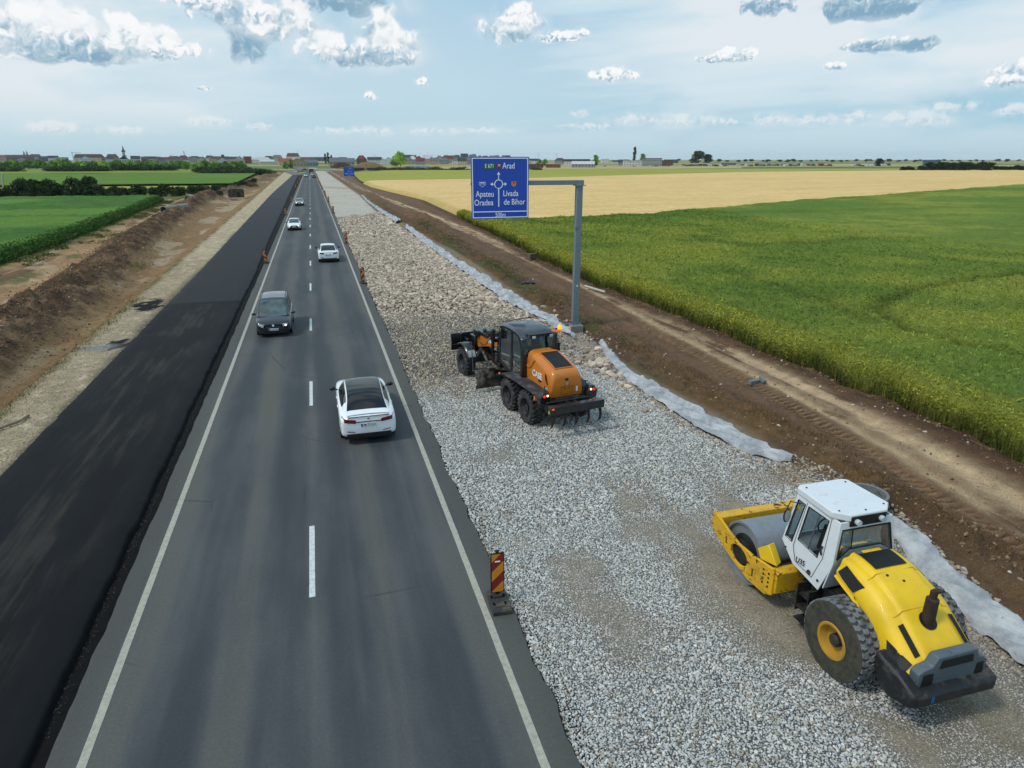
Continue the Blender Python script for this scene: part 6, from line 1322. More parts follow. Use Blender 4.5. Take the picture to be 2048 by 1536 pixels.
# concrete rings and pipes
def ring(name, loc, r, ln, rot, label, th=.08, mat=M_conc):
    o = MB().lathe([(r-th, 0), (r, 0), (r, ln), (r-th, ln)], (0, 0, 0), 'z', 40, True).build(name, mat, None, bevel=.012); o.location = loc; o.rotation_euler = rot; return tag(o, label, 'concrete pipe' if 'pipe' in name else 'manhole ring')
M_concg = pm('grey concrete ring', '#6f7779', .9, var=.12, scale=3, dirt='#4c4a45', dirtamt=.3, bmp=.4, bscale=30)
pmr = at(1733, 984, .78)
ring('manhole_ring', (pmr.x, pmr.y, -.22), .52, 1.0, (0, 0, 0), 'grey concrete manhole ring standing behind the road roller cab', .07, M_concg)
ring('concrete_pipe', (-24.3, 131, .40), .62, 4.2, (radians(-90), 0, radians(-17)), 'long pale concrete pipe lying open end first in the weeds', .1); ring('concrete_pipe', (-22.95, 135.3, .42), .62, 3.9, (radians(-90), 0, radians(-17)), 'pale concrete pipe lying end to end behind the open ended one', .1)
ring('concrete_pipe_ring', (-24.3, 158, .5), 1.1, .9, (radians(-80), 0, radians(-30)), 'concrete ring standing on edge beyond the two pipes', .15)
# culvert head wall far left
M_oldc = pm('old culvert concrete', '#5a5348', .95, var=.3, scale=1.5, dirt='#2f2a24', dirtamt=.5)
cv = thing('culvert_wall', 'dark concrete box culvert wall beside the far earth heap', 'culvert', (-17.6, 186, 0), radians(8))
MB().bb(-1.6, 1.6, -.2, .2, -.4, 1.7).build('head_wall', M_oldc, cv, bevel=.03); MB().bb(-1.9, -1.5, -.2, 6, -.4, 1.5).build('wing_wall', M_oldc, cv, bevel=.03); MB().bb(1.5, 1.8, -.2, 6, -.4, 1.5).build('wing_wall', M_oldc, cv, bevel=.03); MB().bb(.0, .9, -.23, -.19, -.3, .9).build('opening', M_black, cv)
# odds and ends
def slab(name, px, py, d, rz, mat, label, cat, z=.1): 
    p = at(px, py, 0); zz = float(zr(np.array([[p.x]]), np.array([[p.y]]))[0, 0]) if p.x > 0 else float(zl(np.array([[p.x]]), np.array([[p.y]]))[0, 0])
    o = MB().box((0, 0, d[2]/2), d).build(name, mat, None, bevel=.02); o.location = (p.x, p.y, zz+z); o.rotation_euler = (0, .05, rz); return tag(o, label, cat)
o = slab('white_pipe', 1198, 576, (.14, 1.0, .12), 0, M_conc, 'x', 'pipe'); bpy.data.objects.remove(o)
p0, p1 = at(1178, 572, .1), at(1218, 584, .1); o = MB().cyl((p0.x-.3, p0.y, .12), (p1.x-.3, p1.y, .12), .07, n=10).build('plastic_pipe', pm('white plastic pipe', '#b7b5aa', .5), None); tag(o, 'white plastic pipe lying along the crop edge right of the sign post', 'pipe')
o = slab('concrete_block', 1064, 519, (.9, .5, .45), .4, pm('dirty concrete', '#5d5448', .95, var=.3), 'square weathered block at the crop edge left of the sign post', 'block')
o = slab('kerb_stone', 1508, 764, (.55, .16, .18), .25, M_concg, 'grey kerb stone lying on the track beside a second one', 'kerb stone', .02); o2 = slab('kerb_stone', 1524, 763, (.14, .42, .16), -.15, M_concg, 'pale kerb stone tilted on end next to the flat one on the track', 'kerb stone', .06); o2.rotation_euler = (.25, .1, -.1)
p = at(1052, 568, .05); mb = MB(); rs = random.Random(2)
for k in range(14): mb.ball((rs.uniform(-.5, .5), rs.uniform(-.2, .2), rs.uniform(0, .16)), rs.uniform(.08, .18), 7, 5, (1.5, 1, .7))
o = mb.build('plastic_bag', pm('black plastic sheet', '#181c24', .35, var=.3), None); o.location = (p.x, p.y, .0); tag(o, 'crumpled black plastic bag on the bank left of the sign post', 'bag')
p = at(0, 862, -.15); q = at(58, 834, -.15); o = MB().tube([(p.x-.3, p.y-.3, -.08), (p.x+.4, p.y+.6, -.05), (q.x, q.y, -.08)], .05, 7).build('wooden_stick', pm('bleached wood', '#8a7a63', .9, var=.2), None); tag(o, 'bent pale wooden stick on the gravel shoulder at the left edge', 'stick')
p = at(735, 610, 0)
# ================================================================ TREES AND THE VILLAGE
ZF = -.6
def crown(n, prof, R, Ht, c0, c1, seed, leaf=.35, lobes=9, hole=.0):
    """leaf clumps through the crown's volume, each clump its own tone"""
    r = np.random.default_rng(seed); out = []
    cs = []
    for k in range(lobes):
        a = r.random()*2*pi; h = r.random()**.8; rad = prof(h)*R*(.25+.75*r.random()**.6)
        cs.append((cos(a)*rad*.8, sin(a)*rad*.8, Ht*(.12+.86*h), (.28+.30*r.random())*R*(.55+.6*prof(h)), r.random()))
    V, F, C_ = [], [], []; m = n//lobes
    for (cx_, cy_, cz_, cr, tone) in cs:
        d = r.normal(size=(m, 3)); d /= np.linalg.norm(d, axis=1)[:, None]; rr_ = cr*(.45+.6*r.random(m))[:, None]
        p = np.array([cx_, cy_, cz_])+d*rr_*np.array([1, 1, .75]); p[:, 2] = np.maximum(p[:, 2], .05)
        e = r.normal(size=(m, 3)); e /= np.linalg.norm(e, axis=1)[:, None]; f = np.cross(e, r.normal(size=(m, 3))); f /= np.linalg.norm(f, axis=1)[:, None]
        s_ = leaf*(.6+.8*r.random(m))[:, None]
        v = np.stack([p-e*s_, p+f*s_*.7, p+e*s_, p-f*s_*.7], 1).reshape(-1, 3)
        k0 = sum(len(q) for q in V); F.append(np.arange(m*4).reshape(m, 4)+k0); V.append(v)
        t_ = np.clip(tone*.7+.3*r.random(m), 0, 1); c = lerp(H(c0, 1.9), H(c1, 1.9), t_); C_.append(np.repeat(c, 4, 0))
    return np.concatenate(V), np.concatenate(F), np.concatenate(C_)
M_bark = pm('bark', '#3f362b', .95, var=.3)
TK = {'tree': ((lambda h: sin(pi*(.15+.80*h))**.8), 3.6, 8., '#2c4420', '#5c7c36', 1500, .38, 18), 'bush': ((lambda h: sqrt(max(0, 1-h*h*.9))), 2.1, 3.2, '#1a2615', '#37482a', 1300, .20, 16), 'light': ((lambda h: sin(pi*(.2+.75*h))**.7), 3.8, 7.4, '#4b6c30', '#86a044', 1500, .38, 18),
      'poplar': ((lambda h: .35*sin(pi*(.12+.85*h))), 3.0, 12., '#26361c', '#3f5428', 900, .35, 16), 'grove': ((lambda h: sqrt(max(0, 1-h*h*.8))), 4.6, 6.2, '#16201a', '#28351f', 1500, .42, 18), 'hedge': ((lambda h: 1.), 3.2, 2.0, '#1b2718', '#33452a', 900, .24, 14)}
TP = {}
def plant(kind, loc, h=None, label='', group=None, name=None, var=0, sx=1.):
    prof, R, Ht, c0, c1, n, leaf, lobes = TK[kind]; key = (kind, var)
    nm = name or {'tree': 'tree', 'bush': 'bush', 'light': 'tree', 'poplar': 'poplar_tree', 'grove': 'tree', 'hedge': 'hedge_shrub'}[kind]
    cat = 'bush' if kind == 'bush' else ('hedge' if kind == 'hedge' else 'tree')
    s_ = (h or Ht)/Ht; rz = RNG.random()*6.28
    if key not in TP:
        t = thing(nm, label, cat, loc, rz, group); V, F, C_ = crown(n, prof, R, Ht, c0, c1, 40+len(TP), leaf, lobes)
        npmesh('crown', V, F, M_leaf, C_, parent=t)
        tr = MB(); rs = random.Random(var); th = Ht*(.75 if kind not in ('bush', 'hedge') else .5); tr.tube([(0, 0, -.5), (.05, 0, th*.35), (0, .1, th)], [.05*R, .04*R, .015*R], 6)
        for k in range(5): a = rs.uniform(0, 6.28); tr.tube([(0, 0, th*(.3+.1*k)), (cos(a)*R*.5, sin(a)*R*.5, th*(.5+.12*k))], [.025*R, .01*R], 5)
        tr.build('trunk', M_bark, t); TP[key] = t; t.scale = (s_*sx, s_*sx, s_)
        return t
    return dup(TP[key], loc, rz, label, (s_*sx, s_*sx, s_), group)
def gp_(px, py, z=ZF): p = at(px, py, z); return p
rs = random.Random(11)
# dark bush row, left
for i in range(34):
    px = -5+i*13.0+rs.uniform(-4, 4); Y = 192+rs.uniform(-3, 4); X_ = at_y(px, Y); tall = (25 < px < 100 or 125 < px < 178)
    h = rs.uniform(3.6, 4.6) if tall else rs.uniform(2.0, 2.9)
    plant('bush', (X_, Y, -.3), h, 'tall ragged dark bush towards the left end of the bush row' if tall else 'dark bush in the row between the near and the far green field', 'row of dark bushes across the left fields', var=i % 4, sx=rs.uniform(.9, 1.25)/ (1.25 if tall else 1))
for i in range(12): plant('bush', (at_y(405+i*9, 208+i*7), 208+i*7, -.2), rs.uniform(1.0, 2.0), 'low dark scrub bush by the earth heaps beside the culvert', 'scrub by the culvert', var=i % 4, sx=1.3)
for (a, b_, py, h) in ((-4, 40, 345, 2.0), (100, 212, 344.5, 2.6), (242, 345, 343, 2.8), (395, 520, 347, 2.4), (415, 540, 350, 2.0)):
    px = a
    while px < b_: 
        p = gp_(px, py); plant('hedge', (p.x, p.y, ZF+.2), h*rs.uniform(.8, 1.25), 'low dark hedge shrub in the far left meadow in front of the tree belt', 'low hedges in the far left meadow', var=int(px) % 3, sx=rs.uniform(1.1, 1.6)); px += 9
# tree belt
for i in range(96):
    px = -6+i*5.2+rs.uniform(-2.5, 2.5); py = rs.choice((335.5, 336.5, 338)) + (2.0 if px > 330 else 0); p = gp_(px, py)
    kind = 'light' if rs.random() < .38 else 'tree'; h = rs.uniform(6.0, 8.6)*(1.15 if 345 < px < 490 else 1)*(1.25 if 112 < px < 135 else 1)
    plant(kind, (p.x, p.y, ZF), h*(p.y/900), ('light green' if kind == 'light' else 'dark green')+' round tree in the belt below the village skyline', 'trees of the belt in front of the village', var=i % 3, sx=rs.uniform(.95, 1.3))
for px, py, h, kd, lb in ((801, 333, 11.5, 'light', 'big light green tree standing alone in front of the long terrace roofs'), (790, 333, 8, 'tree', 'darker tree leaning on the big light green one'), (1190, 332, 9, 'tree', 'dark tree at the right end of the hall with the dark roof'), (1268, 330, 16, 'poplar', 'single tall poplar right of the white sheds'), (1284, 329, 9, 'tree', 'round dark tree beside the tall poplar'), (1396, 326, 9.5, 'grove', 'round dark tree on the far plain, left of a pair'), (1414, 326, 7, 'grove', 'smaller round dark tree on the far plain, right of a pair'), (1757, 332, 6.5, 'grove', 'single round dark bush on the far right plain'), (1078, 333, 6, 'tree', 'dark tree just right of the direction sign'), (1090, 333, 6, 'tree', 'second dark tree right of the direction sign'), (683, 333, 6, 'grove', 'dark tree behind the brown spoil heap'), (652, 333, 10, 'poplar', 'slim dark poplar by the roundabout, left of three'), (658, 333, 11, 'poplar', 'slim dark poplar by the roundabout, middle of three'), (664, 333, 9, 'poplar', 'slim dark poplar by the roundabout, right of three'), (582, 337, 6.5, 'tree', 'dark tree in front of the red roofed houses'), (572, 338, 5.5, 'tree', 'smaller dark tree left of the one by the red roofs')):
    p = gp_(px, py); plant(kd, (p.x, p.y, ZF), h*p.y/600, lb, var=1)
for i in range(26):
    px = 1808+i*10.0+rs.uniform(-5, 5); py = 344.0+rs.uniform(-1.6, .3); p = gp_(px, py); h = (5.6 if 1855 < px < 1990 else 3.6)*rs.uniform(.8, 1.15)
    plant('grove', (p.x, p.y, ZF), h*1.05, 'dark tree of the dense grove at the right edge of the wheat', 'trees of the dark grove on the right', var=i % 3, sx=1.15)
for i in range(46):
    px = 1330+i*16+rs.uniform(-6, 6); py = rs.choice((323.2, 322.4, 324)); p = gp_(px, py); plant('grove', (p.x, p.y, ZF), rs.uniform(5, 9), 'tiny tree on the far right horizon', 'trees on the far right horizon', var=i % 3, sx=1.8)
for i in range(30):
    px = 700+i*13+rs.uniform(-4, 4); p = gp_(px, 341.5+rs.uniform(-1, 1)); plant('hedge', (p.x, p.y, ZF), rs.uniform(1.0, 2.2), 'low scrub along the far edge of the yellow green barley', 'scrub along the far edge of the barley', var=i % 3, sx=1.6)
# ---- houses
def wm(c): return pm('wall '+c, c, .9, var=.08, scale=.4)
WC = {k: wm(c) for k, c in dict(white='#c9ccc9', cream='#bfb299', ochre='#a8977b', pink='#b39a8c', grey='#8b9194', brown='#6b4a3c', brick='#8a4c34', dark='#4a4d50').items()}
RC = {k: pm('roof '+k, c, .8, var=.15, scale=.6) for k, c in dict(red='#6e2a26', orange='#8f4d38', brown='#4d3b36', dark='#33383e', slate='#5c656c', white='#b9bdbc', black='#23272b').items()}
M_win = pm('window glass', '#1d2328', .15, spec=.7)
RW = {'red': 'red', 'orange': 'orange tiled', 'brown': 'brown', 'dark': 'dark grey', 'slate': 'slate grey', 'white': 'pale', 'black': 'black'}
HN = 0
def house(px0, px1, yb, yt, wall, roof, kind='gable', label=None, cat='house', name='house', floors=None, group=None, rise=.42, depth=None, rz=None):
    """width, height and distance from where the building stands; roof kinds: gable (ridge across), front (gable to the camera), hip, flat"""
    global HN; HN += 1
    p = at((px0+px1)/2, yb, ZF); sc = (p-CP).dot(CF)/FPX; w = max(3, (px1-px0)*sc); h = (yb-yt)*sc; d = depth or min(w*.75, 12)
    az_ = atan2(p.x-CP.x, p.y); rz = -az_+(rs.uniform(-.12, .12) if rz is None else rz)
    t = thing(name, label, cat, (p.x, p.y+d/2, ZF), rz, group); hw, hd = w/2, d/2; he = h*(1-rise) if kind != 'flat' else h*.93; ov = .35
    wl = MB()
    if kind == 'gable': wl.pris([(-hd, 0), (hd, 0), (hd, he), (0, h-.15), (-hd, he)], 'x', -hw, hw)
    elif kind == 'front': wl.pris([(-hw, 0), (hw, 0), (hw, he), (0, h-.15), (-hw, he)], 'y', -hd, hd)
    else: wl.bb(-hw, hw, -hd, hd, 0, he)
    wo = wl.build('wall', WC[wall], t); rf = MB(); th = .25
    if kind == 'gable': rf.pris([(-hd-ov, he-.2), (0, h-.05), (hd+ov, he-.2), (hd+ov, he), (0, h+th), (-hd-ov, he)], 'x', -hw-ov, hw+ov)
    elif kind == 'front': rf.pris([(-hw-ov, he-.2), (0, h-.05), (hw+ov, he-.2), (hw+ov, he), (0, h+th), (-hw-ov, he)], 'y', -hd-ov, hd+ov)
    elif kind == 'hip':
        r_ = max(0, hw-hd)*1.0; b0 = [(-hw-ov, -hd-ov, he), (hw+ov, -hd-ov, he), (hw+ov, hd+ov, he), (-hw-ov, hd+ov, he)]; k = [(-r_, 0, h), (r_, 0, h)] if r_ > .4 else [(-.4, 0, h), (.4, 0, h)]
        rf.add(b0+k, [(3, 2, 1, 0), (0, 1, 5, 4), (1, 2, 5), (2, 3, 4, 5), (3, 0, 4)])
    else: rf.bb(-hw-.3, hw+.3, -hd-.3, hd+.3, he, h)
    ro = rf.build('roof', RC[roof], t, smooth=False)
    if kind in ('gable', 'hip') and w > 7: MB().bb(hw*.3, hw*.3+.6, .3, .9, he, h+.8).build('chimney', WC['brown'], ro)
    fl = floors or max(1, int(he/2.9)); nwd = max(2, min(7, int(w/3.4)))
    for f in range(fl):
        for k in range(nwd):
            x = -hw+w*(k+.5)/nwd; zz = he*(f+.5)/fl; MB().bb(x-.55, x+.55, -hd-.06, -hd-.01, zz-.65, zz+.65).build('window', M_win, wo)
    return t
# the skyline from left to right: individually placed landmarks
L = [
 (0, 17, 322, 310.5, 'pink', 'orange', 'hip', 'low house with faded orange roof at the very left of the skyline'),
 (18, 64, 323, 310.5, 'brown', 'brown', 'gable', 'long brown roofed building in front of the twin spires'), (62, 82, 322, 309, 'grey', 'brown', 'hip', 'grey house with brown hipped roof right of the twin spires'),
 (33, 52, 325, 316, 'grey', 'slate', 'front', 'small grey gabled house below the long brown roof'), (80, 100, 323, 313, 'dark', 'dark', 'gable', 'dark roofed house left of the construction crane'), (98, 116, 323, 312, 'white', 'black', 'gable', 'white house with black roof left of the construction crane'), (112, 135, 324, 315, 'white', 'slate', 'gable', 'pale low hall between the black roof and the crane'),
 (152, 206, 325, 309, 'cream', 'brown', 'hip', 'large hall with long dark brown roof left of the church'), (161, 181, 327, 312.5, 'white', 'slate', 'front', 'white house with steep gable in front of the brown hall'), (205, 222, 325, 315, 'brown', 'red', 'gable', 'reddish house right of the brown hall'),
 (214, 237, 325, 309, 'ochre', 'brown', 'hip', 'yellowish two storey house left of the church'), (212, 228, 327, 313, 'white', 'dark', 'hip', 'white house with dark hipped roof left of the church'), (283, 296, 326, 314, 'brown', 'brown', 'gable', 'brown house right of the church'), (290, 312, 325, 313.5, 'white', 'dark', 'gable', 'white house with dark roof right of the church'), (308, 326, 325, 314, 'pink', 'brown', 'hip', 'pinkish house left of the middle skyline'),
 (488, 503, 327, 313.5, 'brick', 'brown', 'flat', 'unfinished orange brick block in the skyline'), (498, 541, 326, 315, 'white', 'white', 'hip', 'wide hall with pale roof right of the orange brick block'), (520, 548, 328, 320, 'white', 'white', 'gable', 'low white roofed shed in front of the pale hall'), (541, 556, 323, 313, 'dark', 'dark', 'gable', 'dark house left of the tall hotel'),
 (574, 600, 323, 307, 'white', 'brown', 'hip', 'tall white hotel with brown hipped roof at the end of the road'), (558, 584, 331, 317.5, 'cream', 'orange', 'gable', 'house with wide orange roof below the tall hotel, left one'), (580, 612, 334, 318, 'ochre', 'orange', 'front', 'chalet with orange roof and wooden gable at the end of the road'), (608, 636, 333, 320.5, 'grey', 'slate', 'gable', 'grey roadside building with slate roof behind the lorry'), (598, 632, 321, 314.5, 'brown', 'red', 'gable', 'long dark red roof behind the slate roof'),
 (632, 662, 322, 314.5, 'dark', 'dark', 'gable', 'dark roofs above the slim poplars'), (661, 710, 335, 317.5, 'ochre', 'slate', 'gable', 'large ochre house with grey roof behind the brown heap'), (714, 734, 328, 311.5, 'brown', 'red', 'hip', 'tall house with steep red roof above the large earth heap'), (661, 676, 319, 315, 'brown', 'red', 'gable', 'small red roof behind the ochre house, left one'), (677, 694, 319, 314.5, 'brown', 'red', 'gable', 'small red roof behind the ochre house, right one'), (702, 730, 327, 319.5, 'white', 'slate', 'gable', 'low white house below the steep red roof'),
 (736, 764, 327, 314.8, 'white', 'dark', 'gable', 'white house with long dark roof right of the steep red roof'), (759, 774, 331, 317.5, 'white', 'dark', 'front', 'white house with steep dark gable right of the earth heap, left one'), (770, 786, 328, 315.5, 'white', 'dark', 'front', 'white house with steep dark gable right of the earth heap, right one'),
 (1060, 1078, 327, 318, 'white', 'dark', 'gable', 'white house with dark roof just right of the direction sign'), (1058, 1090, 335.5, 328.5, 'brown', 'brown', 'flat', 'long brown wooden shed right of the direction sign'), (1096, 1124, 335.5, 329, 'brick', 'brown', 'flat', 'reddish shed left of the white workshop'), (1111, 1132, 327, 316.5, 'grey', 'brown', 'hip', 'grey house with brown roof above the reddish shed'), (1128, 1182, 328, 319, 'dark', 'black', 'gable', 'hall with long black roof behind the white workshop'),
 (1130, 1150, 331, 323.5, 'white', 'white', 'flat', 'white annex left of the workshop'), (1148, 1193, 335, 323.5, 'grey', 'white', 'gable', 'pale workshop hall with dark doors and white roof'), (1204, 1219, 326, 318.5, 'white', 'white', 'flat', 'white terrace right of the dark tree'), (1226, 1243, 327, 321, 'white', 'dark', 'gable', 'white house with dark roof left of the white storehouse'), (1240, 1262, 331, 320, 'grey', 'dark', 'gable', 'grey house with dark roof behind the white storehouse'),
 (1250, 1289, 332, 321.5, 'white', 'white', 'flat', 'long white storehouse left of the modern grey building'), (1326, 1350, 332, 321.5, 'brown', 'brown', 'flat', 'brown open shed at the right of the modern grey building'), (1330, 1358, 326, 319.5, 'dark', 'dark', 'gable', 'dark roofed hall behind the brown open shed'), (1854, 1884, 331, 320.5, 'cream', 'dark', 'gable', 'barn with turquoise front behind the grove on the right'), (1448, 1476, 332, 327, 'white', 'dark', 'gable', 'small white shed among the storage yards')]
for a, b_, yb, yt, w_, r_, k_, lb in L: house(a, b_, yb, yt, w_, r_, k_, lb)
tq = [o for o in bpy.data.objects if o.get('label', '').startswith('barn with turq')][0]
for c in tq.children:
    if c.name.startswith('wall'): c.data.materials[0] = pm('turquoise wall', '#4f8f8c', .8)
mb_ = house(1289, 1327, 332.5, 317, 'grey', 'slate', 'flat', 'modern grey two storey building with columns and dark openings', 'office building', 'office_building', 2)
# anonymous houses filling the skyline
k = 0
for px in list(range(314, 490, 13))+list(range(330, 560, 19))+list(range(806, 1060, 12))+list(range(812, 1050, 17)):
    px += rs.uniform(-3, 3); yb = rs.uniform(323, 328) if px < 600 else rs.uniform(324, 330); rt = rs.choice(('dark', 'brown', 'brown', 'red', 'dark', 'slate')) if px < 600 or rs.random() < .6 else rs.choice(('slate', 'slate', 'white'))
    wl_ = rs.choice(('white', 'cream', 'pink', 'grey')); kd = rs.choice(('gable', 'hip', 'hip', 'front')); hgt = rs.uniform(10, 13.5) if px < 600 else rs.uniform(13, 16.5)
    if yb > 328: hgt = 13
    side = 'between the church and the hotel' if px < 600 else 'behind the barley right of the roundabout'
    house(px-rs.uniform(7, 11), px+rs.uniform(6, 10), yb, yb-hgt, wl_, rt, kd, 'far %s roofed house %s' % (RW[rt], side), group='distant village houses '+side)
# church
p = at(261, 330, ZF); sc = (p-CP).dot(CF)/FPX
ch = thing('church', 'white church with dark roofs and a tall pointed bell tower', 'church', (p.x, p.y, ZF), -atan2(p.x, p.y)); u = sc
wl = MB().bb(-19*u, 19*u, -6*u, 6*u, 0, 11.5*u).build('wall', WC['white'], ch)
MB().pris([(-6.6*u, 11.3*u), (0, 17.5*u), (6.6*u, 11.3*u)], 'x', 2*u, 19.4*u).pris([(-19.4*u, 11.3*u), (-10*u, 17*u), (-1*u, 11.3*u)], 'y', -6.4*u, 6*u).build('roof', RC['dark'], ch, smooth=False)
tw = MB().bb(-12*u, -4.5*u, -3*u, 3*u, 8*u, 17*u).bb(-11*u, -6*u, -2.5*u, 2.5*u, 17*u, 25*u).build('bell_tower', WC['white'], ch)
MB().lathe([(4.2*u, 0), (3.0*u, 2*u), (1.6*u, 4*u), (.9*u, 8*u), (.1*u, 12*u)], (-8.3*u, 0, 25*u), 'z', 8).build('spire', RC['dark'], tw); MB().lathe([(5*u, 0), (3*u, 1.8*u)], (-8.2*u, 0, 16.2*u), 'z', 8).build('tower_skirt', RC['dark'], tw)
for k in range(9): MB().bb((-17+4.2*k)*u, (-15.4+4.2*k)*u, -6.1*u, -6.0*u, 5.5*u, 9.5*u).build('window', M_win, wl)
for k in (-1, 1): MB().bb(-8.5*u+k*1.2*u-.4*u, -8.5*u+k*1.2*u+.4*u, -2.56*u, -2.5*u, 18*u, 22*u).build('belfry_opening', M_win, tw)
# twin spires
for px, lb in ((48, 'left one of the two thin reddish spires on the left horizon'), (54, 'right one of the two thin reddish spires on the left horizon')):
    p = at(px, 322, ZF); u = (p-CP).dot(CF)/FPX; s_ = thing('church_spire', lb, 'spire', (p.x, p.y+20, ZF), .2, 'twin spires on the left horizon')
    MB().bb(-1.6*u, 1.6*u, -1.6*u, 1.6*u, 0, 12*u).build('tower', WC['brown'], s_); MB().lathe([(1.9*u, 0), (.1*u, 8*u)], (0, 0, 12*u), 'z', 8).build('spire', RC['brown'], s_)
# crane, chimneys, masts, lamps
p = at(142, 322, ZF); u = (p-CP).dot(CF)/FPX; cr_n = thing('tower_crane', 'thin tower crane standing between the dark roofs left of the hall', 'crane', (p.x, p.y+40, ZF), 0)
MB().bb(-.35*u, .35*u, -.3*u, .3*u, 0, 18*u).build('mast', M_galv, cr_n); MB().bb(-2*u, 16*u, -.2*u, .2*u, 15.3*u, 16*u).bb(-2.4*u, -1.4*u, -.3*u, .3*u, 14.3*u, 15.4*u).build('jib', M_galv, cr_n)
p = at(371, 323, ZF); u = (p-CP).dot(CF)/FPX; mb = MB().tube([(0, 0, 0), (-.6*u, 0, 20*u)], [.6*u, .8*u], 8); o = mb.build('mast', M_galv, None); o.location = (p.x, p.y, ZF); tag(o, 'tall thin mast in the skyline between the church and the hotel', 'mast')
p = at(447, 324, ZF); u = (p-CP).dot(CF)/FPX; t = thing('water_tower', 'blocky grey green water tower in the middle of the left skyline', 'tower', (p.x, p.y, ZF), .1); MB().bb(-2*u, 2*u, -2*u, 2*u, 0, 10*u).build('shaft', WC['dark'], t); MB().bb(-3*u, 3*u, -3*u, 3*u, 9.7*u, 14*u).build('tank', WC['dark'], t)
p = at(597, 322, ZF); u = (p-CP).dot(CF)/FPX; o = MB().cyl((0, 0, 0), (0, 0, 22*u), .25*u, n=6).build('mast', M_galv, None); o.location = (p.x, p.y, ZF); tag(o, 'thin mast beside the tall hotel at the end of the road', 'mast')
first = None
for i, (px, py, yt) in enumerate([(833, 333, 310.5), (850, 333, 312), (865, 333, 311.5), (877, 333, 311), (907, 333, 311), (937, 333, 311), (750, 331, 311.5), (1077, 335, 309), (1112, 333, 309)]):
    p = at(px, py, ZF); u = (p-CP).dot(CF)/FPX; lb = 'tall floodlight mast above the far houses '+('right of the direction sign' if px > 1000 else 'left of the direction sign')
    if first is None:
        first = thing('floodlight_mast', lb, 'floodlight', (0, 0, 0), 0, 'floodlight masts above the far houses'); MB().cyl((0, 0, 0), (0, 0, .97), .007, n=6).build('pole', M_galv, first); MB().bb(-.05, .05, -.01, .01, .965, 1.0).build('lamp_head', M_galv, first); o = first
    else: o = dup(first, label=lb)
    o.location = (p.x, p.y, ZF); o.scale = ((py-yt)*u,)*3
first = None
for i, (px, py, yt) in enumerate([(4, 335, 319), (34, 335, 320), (74, 336, 321), (138, 336, 320), (205, 336, 319), (273, 336, 321), (343, 336, 320), (557, 339, 318.5), (563, 339, 319), (655, 342, 314), (724, 340, 313), (1094, 336, 318), (700, 338, 316)]):
    p = at(px, py, ZF); u = (p-CP).dot(CF)/FPX; lb = 'thin pale lamp post '+('along the tree belt on the left' if px < 400 else 'near the roundabout at the end of the road')
    if first is None:
        first = thing('lamp_post', lb, 'lamp post', (0, 0, 0), 0, 'lamp posts along the far streets'); MB().cyl((0, 0, 0), (0, 0, 1), .009, n=6).build('pole', WC['grey'], first); MB().bb(-.01, .10, -.015, .015, .985, 1.0).build('lamp_head', WC['grey'], first); o = first
    else: o = dup(first, label=lb)
    o.location = (p.x, p.y, ZF); o.scale = ((py-yt)*u,)*3
# roundabout and heaps
M_pale = pm('worn pale asphalt', '#5d6063', .9, var=.15, scale=.15)
def disc(r0, r1, z, cx_, cy_, name, mat):
    o = MB().lathe([(r0, 0), (r1, 0)], (cx_, cy_, z), 'z', 48).build(name, mat, None, smooth=False); return tag(o, kind='structure')
disc(13, 27, -.12, -2, 588, 'roundabout', M_pale); disc(0, 13, -.02, -2, 588, 'roundabout_island', pm('dry grass', '#6c6a3c', .95, var=.2, scale=.3))
def strip(pts, w, z, name, mat):
    V = []
    for i, (x, y) in enumerate(pts):
        a, b_ = pts[max(i-1, 0)], pts[min(i+1, len(pts)-1)]; d = Vector((b_[0]-a[0], b_[1]-a[1])).normalized(); V.append([(x-d.y*w/2, y+d.x*w/2, z), (x+d.y*w/2, y-d.x*w/2, z)])
    o = MB().quadgrid(V).build(name, mat, None, smooth=False); return tag(o, kind='structure')
strip([(24, 590), (60, 575), (130, 552), (200, 545)], 9, -.11, 'side_road', M_pale); strip([(-28, 590), (-70, 600), (-140, 620)], 9, -.11, 'side_road', M_pale); strip([(-4, 614), (-8, 700), (-14, 800)], 10, -.11, 'far_road', M_pale); strip([(-6, 425), (-9, 470), (-14, 530), (-20, 568)], 7.5, -.1, 'new_road_end', M_pale)
strip([(9, 520), (12, 548), (16, 566)], 16, -.115, 'gravel_apron', pm('pale gravel apron', '#8f8a80', .95, var=.15, scale=.2))
def heap(px, py, w, h, col, label, seed, nm='earth_heap'):
    p = at(px, py, ZF); u = (p-CP).dot(CF)/FPX; xs_ = np.linspace(-.5*w*u, .5*w*u, 40); ys_ = np.linspace(-.25*w*u, .25*w*u, 24); X_, Y_ = np.meshgrid(xs_, ys_)
    Z_ = h*u*np.clip(1-(X_/(.5*w*u))**2, 0, 1)**.8*np.clip(1-(Y_/(.25*w*u))**2, 0, 1)**.8*(.75+.6*fbm(X_*.35+seed*7, Y_*.35, 4, seed)); 
    o = sheet(nm, X_, Y_, lambda x, y: Z_, lambda x, y, z: lerp(H(col, .75), H(col, 1.2), fbm(x*.8, y*.8, 4, seed)), M_earth); o.location = (p.x, p.y, ZF-.3); return tag(o, label, 'earth heap')
heap(684, 336, 46, 11, '#4a392e', 'dark brown earth heap in front of the large ochre house', 1); heap(737, 336, 66, 11, '#7d6748', 'large sandy earth heap below the steep red roof', 2); heap(715, 337.5, 90, 5, '#6b584c', 'low reddish rubble heap at the foot of the larger heaps', 3)
